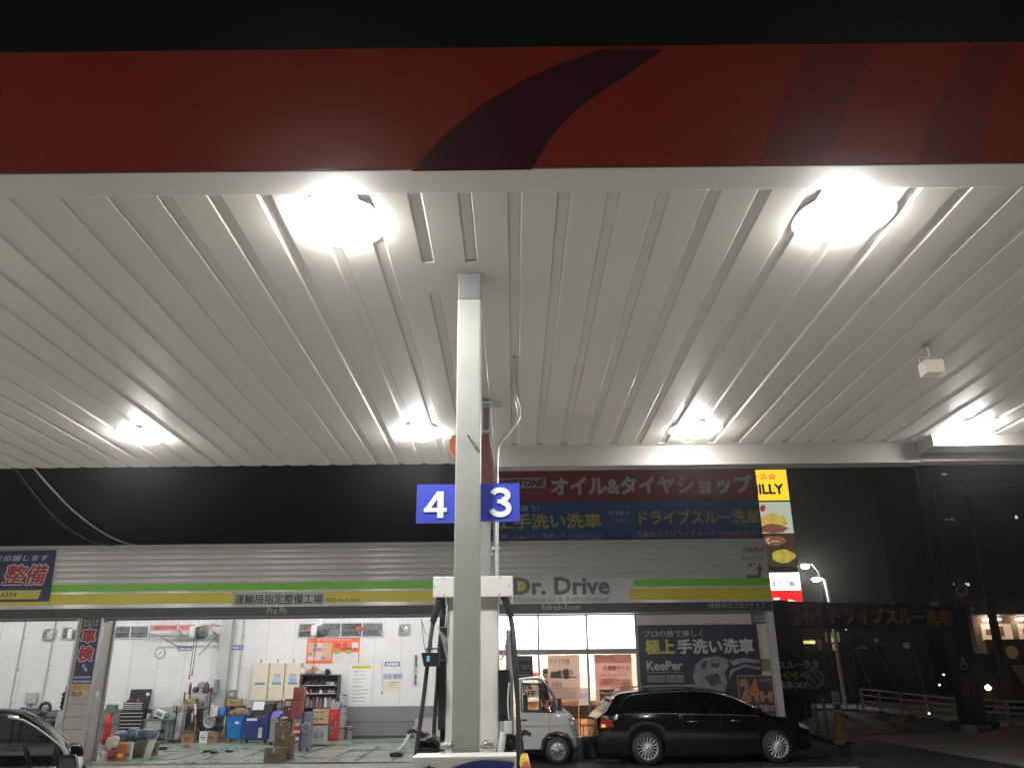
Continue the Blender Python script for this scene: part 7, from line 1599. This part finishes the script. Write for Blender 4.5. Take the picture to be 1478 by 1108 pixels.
# traffic cone with a round sign head
g = G(1215, 1071.5); zt = P(1215, 1027, g.y).z
t = thing('traffic_cone', 'tall pale yellow traffic cone with a round sign head at the lane entrance', 'traffic cone', (g.x, g.y, 0))
MB().lathe([(.3, .03), (.27, .05), (.24, .08), (.1, zt * .8), (.075, zt), (0, zt + .01)], (g.x, g.y, 0), n=20).build('cone', mat('cone_yellow', (.5, .36, .13), .5, noise=.15), t)
MB().box(g.x - .3, g.x + .3, g.y - .3, g.y + .3, 0.006, .04).build('base', RUBBER, t, bevel=.01)
m = MB()
for k in range(4): z = zt * (.25 + .17 * k); rr = .24 - (.165) * (z / zt) ; m.lathe([(rr + .002, z), (rr + .003, z + .02), (rr - .006, z + .02)], (g.x, g.y, 0), n=20)
m.build('ring', mat('cone_ring', (.35, .25, .1), .5), t)
q = P(1206, 1013, g.y); zh = q.z
hd = MB().cbox((q.x + .02, g.y, zh), (.22, .06, .58)).build('sign_head', mat('head_white', (.6, .62, .68), .3, coat=.4), t, bevel=.07, seg=3)
m = MB(); m.lathe([(.05, 0), (.075, 0), (.075, .006), (.05, .006)], (q.x + .02, g.y - .038, zh + .08), (0, 1, 0), 16); m.box(q.x - .05, q.x + .09, g.y - .036, g.y - .031, zh - .2, zh - .05); m.build('symbol', mat('head_ink', (.1, .12, .2), .5), hd)
# kerb and hoop bars by the car
g0, g1 = G(1150, 1057), G(1213, 1074)
m = MB(); d_ = (g1 - g0).normalized(); n_ = Vector((-d_.y, d_.x, 0)) * .14
m.hexa([g0 - n_, g1 - n_, g1 + n_, g0 + n_], [g0 - n_ + Vector((0, 0, .13)), g1 - n_ + Vector((0, 0, .13)), g1 + n_ + Vector((0, 0, .13)), g0 + n_ + Vector((0, 0, .13))])
tag(m.build('kerb', KERB, None, loc=g0, bevel=.02), None, None, None, 'structure')
for i, (x, yb_) in enumerate(((1168, 1060), (1181, 1063), (1196, 1066))):
    gq = G(x, yb_); m = MB(); zt_ = P(x, 1003, gq.y).z; m.tube([(gq.x - .02, gq.y, 0), (gq.x - .02, gq.y, zt_ - .1), (gq.x + .08, gq.y, zt_), (gq.x + .3, gq.y + .15, zt_), (gq.x + .4, gq.y + .2, zt_ - .1), (gq.x + .4, gq.y + .2, 0)], .024, 8)
    tag(m.build('hoop_barrier', STEEL, None, loc=gq), ('thin steel hoop barrier just right of the car bonnet', 'thin steel hoop barrier in the middle of the three by the cone', 'thin steel hoop barrier closest to the yellow cone')[i], 'barrier', 'hoop barriers by the wash lane')
# guard fences
FENCE = mat('fence_white', (.72, .72, .7), .5, noise=.15)
def guard(p0, p1, n_, hpx, label):
    g0, g1 = G(*p0), G(*p1); h0 = P(p0[0], p0[1] - hpx[0], g0.y).z; h1 = P(p1[0], p1[1] - hpx[1], g1.y).z
    t = thing('guard_fence', label, 'fence', g0)
    for k in range(n_ + 1):
        f = k / n_; q = g0.lerp(g1, f); h = h0 + (h1 - h0) * f; MB().cyl((q.x, q.y, 0), (q.x, q.y, h), .075, n=12).build('post', FENCE, t)
    for fr_ in (.97, .72, .47): MB().tube([(g0.x, g0.y, h0 * fr_), (g1.x, g1.y, h1 * fr_)], .04, 8).build('rail', FENCE, t)
guard((1247, 1027), (1385, 1043), 4, (34, 36), 'white pipe guard fence behind the leaning flags')
guard((1385, 1042), (1500, 1048), 3, (36, 36), 'white pipe guard fence right of the utility pole, in shadow')
# leaning flags
NOB = [mat('flag_navy', (.06, .065, .1), .85), mat('flag_grey', (.16, .15, .16), .85)]
f0 = None
for i, (bx, by, txp, typ, lab) in enumerate(((1273, 1037, 1232, 935, 'dark leaning advertising flag at the far left of three'), (1317, 1043, 1262, 930, 'dark leaning advertising flag in the middle of three'), (1348, 1048, 1312, 918, 'dark leaning advertising flag nearest the utility pole'))):
    g = G(bx, by); tp = P(txp, typ, g.y + .3); t = thing('leaning_flag', lab, 'flag', g, 'leaning advertising flags at the lane edge')
    MB().hexa([(g.x - .3, g.y - .25, 0), (g.x + .3, g.y - .25, 0), (g.x + .3, g.y + .25, 0), (g.x - .3, g.y + .25, 0)], [(g.x - .16, g.y - .14, .34), (g.x + .16, g.y - .14, .34), (g.x + .16, g.y + .14, .34), (g.x - .16, g.y + .14, .34)]).build('base', KERB, t, bevel=.03)
    MB().tube([(g.x, g.y, .3), tp], .022, 8).tube([tp, tp + Vector((.5, 0, .05))], .012, 6).build('pole', STEEL, t)
    gp = Vector((g.x, g.y, .3)); m = MB(); N = 10; vs = []
    for k in range(N + 1):
        f = k / N; a_ = tp.lerp(gp, f * .45); wv = .34 * (1 - .6 * f ** .5) + .06 * math.sin(f * 9 + i)
        for j in range(4): vs.append((a_.x + .02 + wv * j / 3, a_.y - .02 + .07 * math.sin(f * 7 + j * 1.3 + i), a_.z - .12 * j / 3 - f * .1))
    m.add(vs, [(k * 4 + j, k * 4 + j + 1, k * 4 + 5 + j, k * 4 + 4 + j) for k in range(N) for j in range(3)], 0, True); m.build('cloth', NOB[1 if i != 1 else 0], t)
# utility poles
POLE = mat('pole_concrete', (.1, .097, .092), .85, noise=.15, bump=.3)
def upole(px_, Y, r, zt, label, arms=True):
    x = P(px_[0], px_[1], Y).x; t = thing('utility_pole', label, 'utility pole', (x, Y, 0), 'utility poles'); MB().lathe([(r * 1.25, 0), (r, zt * .5), (r * .72, zt)], (x, Y, 0), n=16).build('shaft', POLE, t)
    if arms:
        MB().box(x - .9, x + .9, Y - .06, Y + .06, zt - 1.0, zt - .9).build('crossarm', STEEL, t); m = MB()
        for dx in (-.8, -.3, .3, .8): m.lathe([(.05, 0), (.06, .05), (.03, .1), (.05, .14), (0, .16)], (x + dx, Y, zt - .9), n=10)
        m.build('insulators', SIGN_WHITE, t)
    return x
x1 = upole((1367, 865), 31.5, .3, 12.0, 'thick concrete utility pole right of the overhead banner')
x2 = upole((1424, 850), 44.0, .2, 11.0, 'thinner dark utility pole in front of the lit restaurant', False)
upole((1205, 980), 50.0, .12, 5.6, 'slim dark pole behind the navy lane board', False)
# road sign
Y = 40.0; q = P(1388, 852, Y); t = thing('speed_sign', 'round 40 speed limit sign above a blue disc near the utility pole', 'road sign', (q.x, Y, 0))
MB().cyl((q.x, Y + .06, 0), (q.x, Y + .06, q.z + .4), .035, n=8).build('post', STEEL, t)
r = P(1400, 852, Y).x - q.x
MB().lathe([(0, 0), (r, 0), (r, .02), (0, .02)], (q.x, Y, q.z), (0, 1, 0), 28).build('red_ring', SIGN_RED, t); MB().lathe([(0, 0), (r * .76, 0)], (q.x, Y - .006, q.z), (0, 1, 0), 28).build('disc', SIGN_WHITE, t)
m = MB(); m.text('40', q.x - r * .5, q.x + r * .5, q.z - r * .42, q.z + r * .42, Y - .012, .03); m.build('numeral', SIGN_BLUE, t)
q2 = P(1390, 879, Y); MB().lathe([(0, 0), (r * .95, 0), (r * .95, .02), (0, .02)], (q2.x, Y, q2.z), (0, 1, 0), 28).build('blue_disc', SIGN_NAVY, t)
m = MB()
for x, y_ in ((1376, 843.5), (1393, 842.5)): rbox(m, x - 2, y_ - 2.2, x + 2.4, y_ + 2.2, 90, .4)
# base clutter at the far gate post
g = G(1405, 1050); m = MB(); random.seed(6)
for k in range(9): m.blob((g.x - .5 + k * .16, g.y + random.uniform(-.1, .25), .1), (.4, .4, .3), jit=.3)
tag(m.build('green_net', mat('net_green', (.04, .16, .09), .8, noise=.3), None, loc=g), 'green netting bundled around the foot of the far gate post', 'netting')
g = G(1401, 1056.5); m = MB(); a, b, c, d = rect(1394, 1045.5, 1412, 1056.5, g.y); m.hexa([(a, g.y, 0), (b, g.y, 0), (b, g.y + .35, 0), (a, g.y + .35, 0)], [(a - .03, g.y + .06, d), (b - .05, g.y + .06, d), (b - .05, g.y + .35, d), (a - .03, g.y + .35, d)]); tag(m.build('white_block', mat('block_white', (.55, .53, .48), .8), None, loc=g, bevel=.02), 'white concrete block at the foot of the far gate post', 'block')
# street lamps
LAMP_ON = mat('street_lamp_lens', (1, 1, 1), .4, noise=0, emit=110, emit_col=(1, .97, .86))
for i, (px_, py_, Y, lab) in enumerate(((1190, 834, 56.0, 'street lamp with a brightly lit upper pole right of the restaurant pylon'), (1162, 815, 74.0, 'far street lamp glowing next to the food photo panels'))):
    q = P(px_, py_, Y); t = thing('street_lamp', lab, 'street lamp', (q.x, Y, 0), 'street lamps')
    hx = q.x - (.55 if i == 0 else 0)
    if i == 0: MB().tube([(q.x + .2, Y, 0), (q.x + .12, Y, q.z - 1.5), (q.x, Y, q.z - .15), (q.x - .2, Y, q.z)], [.13, .11, .1, .09], 10).build('pole', SIGN_WHITE, t)
    else: MB().tube([(q.x + 1.2, Y, 0), (q.x + 1.1, Y, q.z - .6), (q.x + .6, Y, q.z + .1)], .09, 8).build('pole', GREY_PAINT, t)
    MB().lathe([(0, .1), (.3, .06), (.34, 0), (.3, -.02)], (hx, Y, q.z), n=18).build('head', SIGN_WHITE, t)
    m = MB(); m.lathe([(.29, -.02), (.24, -.14), (.1, -.2), (0, -.21)] if i == 0 else [(.33, .0), (.36, -.12), (.22, -.28), (0, -.32)], (hx, Y, q.z), n=18); m.build('lens', LAMP_ON, t)
# lit lane lamp low at the right
q = P(1426, 992, 36.0); t = thing('garden_light', 'low glaring warm lamp on a post beside the right fence', 'lamp', (q.x, 36, 0)); MB().cyl((q.x, 36, 0), (q.x, 36, q.z - .1), .04, n=8).build('post', DARK_GREY, t); MB().lathe([(0, .12), (.09, .06), (.11, 0), (.09, -.06), (0, -.1)], (q.x, 36, q.z), n=14).build('lens', em('lit_warm_lamp', (1, .75, .5), 26), t)
# restaurant at the right, lit under its eave
Y = 62.0; a, b = P(1404, 900, Y).x, P(1404, 900, Y).x + 26
zc = P(1440, 889, Y).z; zf = P(1440, 926, Y).z
t = thing('restaurant', 'low restaurant with a lit wall under its eave at the far right', 'restaurant', ((a + b) / 2, Y, 0))
MB().box(a, b, Y, Y + 4, 0, zc).build('wall', mat('restaurant_wall', (.25, .18, .14), .7), t); MB().hexa([(a - 1, Y - 2, zc), (b, Y - 2, zc), (b, Y + 5, zc), (a - 1, Y + 5, zc)], [(a - .2, Y - 1.2, zc + .5), (b, Y - 1.2, zc + .5), (b, Y + 5, zc + 1.6), (a - .2, Y + 5, zc + 1.6)]).build('roof', mat('restaurant_roof', (.08, .055, .045), .7), t)
WIN = em('lit_window_warm', (.6, .42, .32), .42, .35, 1.2)
for k in range(5):
    x0_ = a + .5 + k * 2.7; w_ = MB().box(x0_, x0_ + 2.2, Y - .06, Y, zf + .1, zc - .55).build('window', WIN, t); ORG[w_] = ORG[t]; MB().box(x0_ + .3, x0_ + .7, Y - .09, Y - .061, zf + .5, zf + .9).box(x0_ + 1.3, x0_ + 1.6, Y - .09, Y - .061, zf + .4, zf + 1.1).build('wall_picture', WOOD_DARK, w_)
for px_ in (1436, 1473, 1425): q = P(px_, 889, Y - .5); MB().lathe([(0, .1), (.35, .05), (.35, -.05), (0, -.1)], (q.x, Y - .5, zc - .25), n=12).build('eave_lamp', em('lit_eave_lamp', (1, .85, .65), 9), t)
q = P(1455, 936, Y - 6); t = thing('food_sign', 'dim oval food sign below the lit restaurant windows', 'sign', (q.x, Y - 6, 0)); MB().box(q.x - 1.3, q.x + 1.5, Y - 6, Y - 5.8, q.z - 1.0, q.z + .6).build('board', mat('food_sign_brown', (.22, .16, .1), .6), t); m = MB(); m.lathe([(0, 0), (.4, 0)], (q.x + .2, Y - 6.02, q.z - .2), (0, 1, 0), 20); m.build('print', em('lit_food_print', (.4, .22, .08), .1, .5, 3), t); MB().cyl((q.x, Y - 5.9, 0), (q.x, Y - 5.9, q.z - 1), .08, n=8).build('post', DARK_GREY, t)
# dark hedge/van mass in front of the restaurant
q0 = P(1408, 935, 50); t = thing('parked_van', 'dark box van parked in front of the restaurant, barely visible', 'van', (q0.x, 50, 0))
w0 = P(1395, 950, 50).x; MB().hexa([(w0, 50, .5), (w0 + 3.4, 50, .5), (w0 + 3.4, 51.8, .5), (w0, 51.8, .5)], [(w0, 50.05, 3.1), (w0 + 2.2, 50.05, 3.1), (w0 + 2.2, 51.75, 3.1), (w0, 51.75, 3.1)]).build('body', DARK_GREY, t, bevel=.08); 
for xx in (w0 + .7, w0 + 2.6): MB().cyl((xx, 49.98, .36), (xx, 50.2, .36), .36, n=20).build('wheel', RUBBER, t)
MB().hexa([(w0 + 2.2, 49.99, 1.5), (w0 + 2.85, 49.99, 1.5), (w0 + 2.85, 50.02, 1.5), (w0 + 2.2, 50.02, 1.5)], [(w0 + 2.1, 50.0, 2.6), (w0 + 2.35, 50.0, 2.6), (w0 + 2.35, 50.06, 2.6), (w0 + 2.1, 50.06, 2.6)]).build('side_window', GLASS_DARK, t)
# house behind with yellow windows
Y = 75.0; a, b, c, d = rect(1150, 903, 1235, 1000, Y)
t = thing('far_house', 'dark house across the road with small yellow lit windows', 'house', ((a + b) / 2, Y, 0)); HW = mat('far_wall', (.1, .095, .085), .8)
MB().box(a, b, Y, Y + 9, 0, d).build('wall', HW, t); MB().prismx([(Y - .6, d), (Y + 4.5, d + 2.2), (Y + 9.6, d)], a - .5, b + .5).build('roof', DARK_GREY, t)
for (x0, y0, x1, y1, e, colr) in ((1160, 924, 1168, 928.5, .8, (.9, .62, .2)), (1168.6, 924, 1176.5, 928.5, 1.0, (1, .72, .26)), (1149, 915, 1158.5, 929, .12, (.8, .65, .4)), (1192, 912, 1212, 926, .07, (.9, .75, .45)), (1199, 920, 1206, 938, .14, (.9, .75, .5))):
    xx0, xx1, zz0, zz1 = rect(x0, y0, x1, y1, Y - .1); w_ = MB().box(xx0, xx1, Y - .08, Y - .02, zz0, zz1).build('window', em('lit_house_%d' % x0, colr, e), t); ORG[w_] = ORG[t]; MB().box(xx0 - .1, xx1 + .1, Y - .12, Y - .081, zz0 - .12, zz0).build('sill', HW, w_)
q = P(1183, 930, Y - 1); MB().tube([P(1182, 922, Y - 1), P(1184.5, 938, Y - 1)], .12, 6).build('porch_post', SIGN_WHITE, t)
Y = 82.0; a, b, c, d = rect(1236, 908, 1345, 1000, Y); t = thing('far_house', 'dark two storey house across the road behind the leaning flags', 'house', ((a + b) / 2, Y, 0)); MB().box(a, b, Y, Y + 9, 0, d).build('wall', mat('far_wall_dark', (.05, .048, .045), .8), t); MB().prismx([(Y - .6, d), (Y + 4.5, d + 2), (Y + 9.6, d)], a - .5, b + .5).build('roof', DARK_GREY, t)
for (x0, y0, x1, y1) in ((1225, 933, 1231, 936), (1240, 932, 1252, 936), (1304, 927, 1313, 935), (1262, 921, 1268, 926)):
    xx0, xx1, zz0, zz1 = rect(x0, y0, x1, y1, Y - .1); w_ = MB().box(xx0, xx1, Y - .08, Y - .02, zz0, zz1).build('window', em('lit_dim_%d' % x0, (.55, .5, .42), .02), t)
# apartment block far behind with a few lit landings
Y = 130.0; a, b = P(1335, 800, Y).x, P(1335, 800, Y).x + 46; d = P(1400, 640, Y).z
t = thing('apartment_block', 'tall unlit apartment block in the distance with a few tiny lit landings', 'apartment block', ((a + b) / 2, Y, 0)); MB().box(a, b, Y, Y + 14, 0, d).build('wall', mat('block_wall', (.03, .03, .03), .8), t)
m = MB()
for k in range(1, 11): m.box(a, b, Y - 1.2, Y - .01, k * d / 11, k * d / 11 + .9)
m.build('balconies', mat('block_balcony', (.035, .034, .034), .8), t)
for i, (x, y_, w_, h_, e) in enumerate(((1363, 684, 3.5, 1.3, .18), (1366, 749, 2, 1.2, .05), (1374, 749, 3.5, 1.4, .07), (1467, 746, 1.6, 2.3, .6), (1375, 843, 1.8, 2.2, .5), (1396, 843, 3, 2, .6), (1387, 704, .5, .5, .1))):
    xx0, xx1, zz0, zz1 = rect(x - w_, y_ - h_, x + w_, y_ + h_, Y - 1.3); MB().box(xx0, xx1, Y - 1.35, Y - 1.21, zz0, zz1).build('lit_landing', em('lit_landing_%d' % i, (.8, .85, .8), e), t)
# tiny far lights along the road
for i, (x, y_, Y, lab) in enumerate(((1362, 973, 70, 'tiny white light low beside the utility pole'), (1356, 988, 70, 'tiny pale marker light above the fence'), (1462, 968, 80, 'tiny white light far right above the fence'), (1341, 1029, 33, 'small pale reflector on the kerb by the fence'), (1221, 907, 48, 'tiny light under the overhead banner'))):
    q = P(x, y_, Y); k = .035 * Y / 25; t = thing('marker_light', lab, 'light', (q.x, Y, 0), 'tiny far lights'); MB().lathe([(0, k), (k, k * .3), (k, -k * .3), (0, -k)], q, n=10).build('lens', em('lit_marker_%d' % i, (.9, .9, .85), 1.2), t); MB().cyl((q.x, Y, 0), (q.x, Y, q.z - k), .03, n=6).build('post', DARK_GREY, t)
# ================================================================ ADDED HAZE
hz = bpy.data.materials.new('glow_haze'); hz.use_nodes = True  # volume added to imitate a glow and veil round the lamps
hn = hz.node_tree; hn.nodes.remove(hn.nodes['Principled BSDF'])
pv = hn.nodes.new('ShaderNodeVolumePrincipled')
pv.inputs['Color'].default_value = (.95, .95, .96, 1)
pv.inputs['Density'].default_value = 0.0013
pv.inputs['Anisotropy'].default_value = 0.93
hn.links.new(pv.outputs[0], hn.nodes['Material Output'].inputs['Volume'])
o = MB().box(-302, 302, -152, 502, -1.6, 48).build('haze', hz)
o['kind'] = 'stuff'; o['label'] = 'thin added haze that gives the lamps a glow'
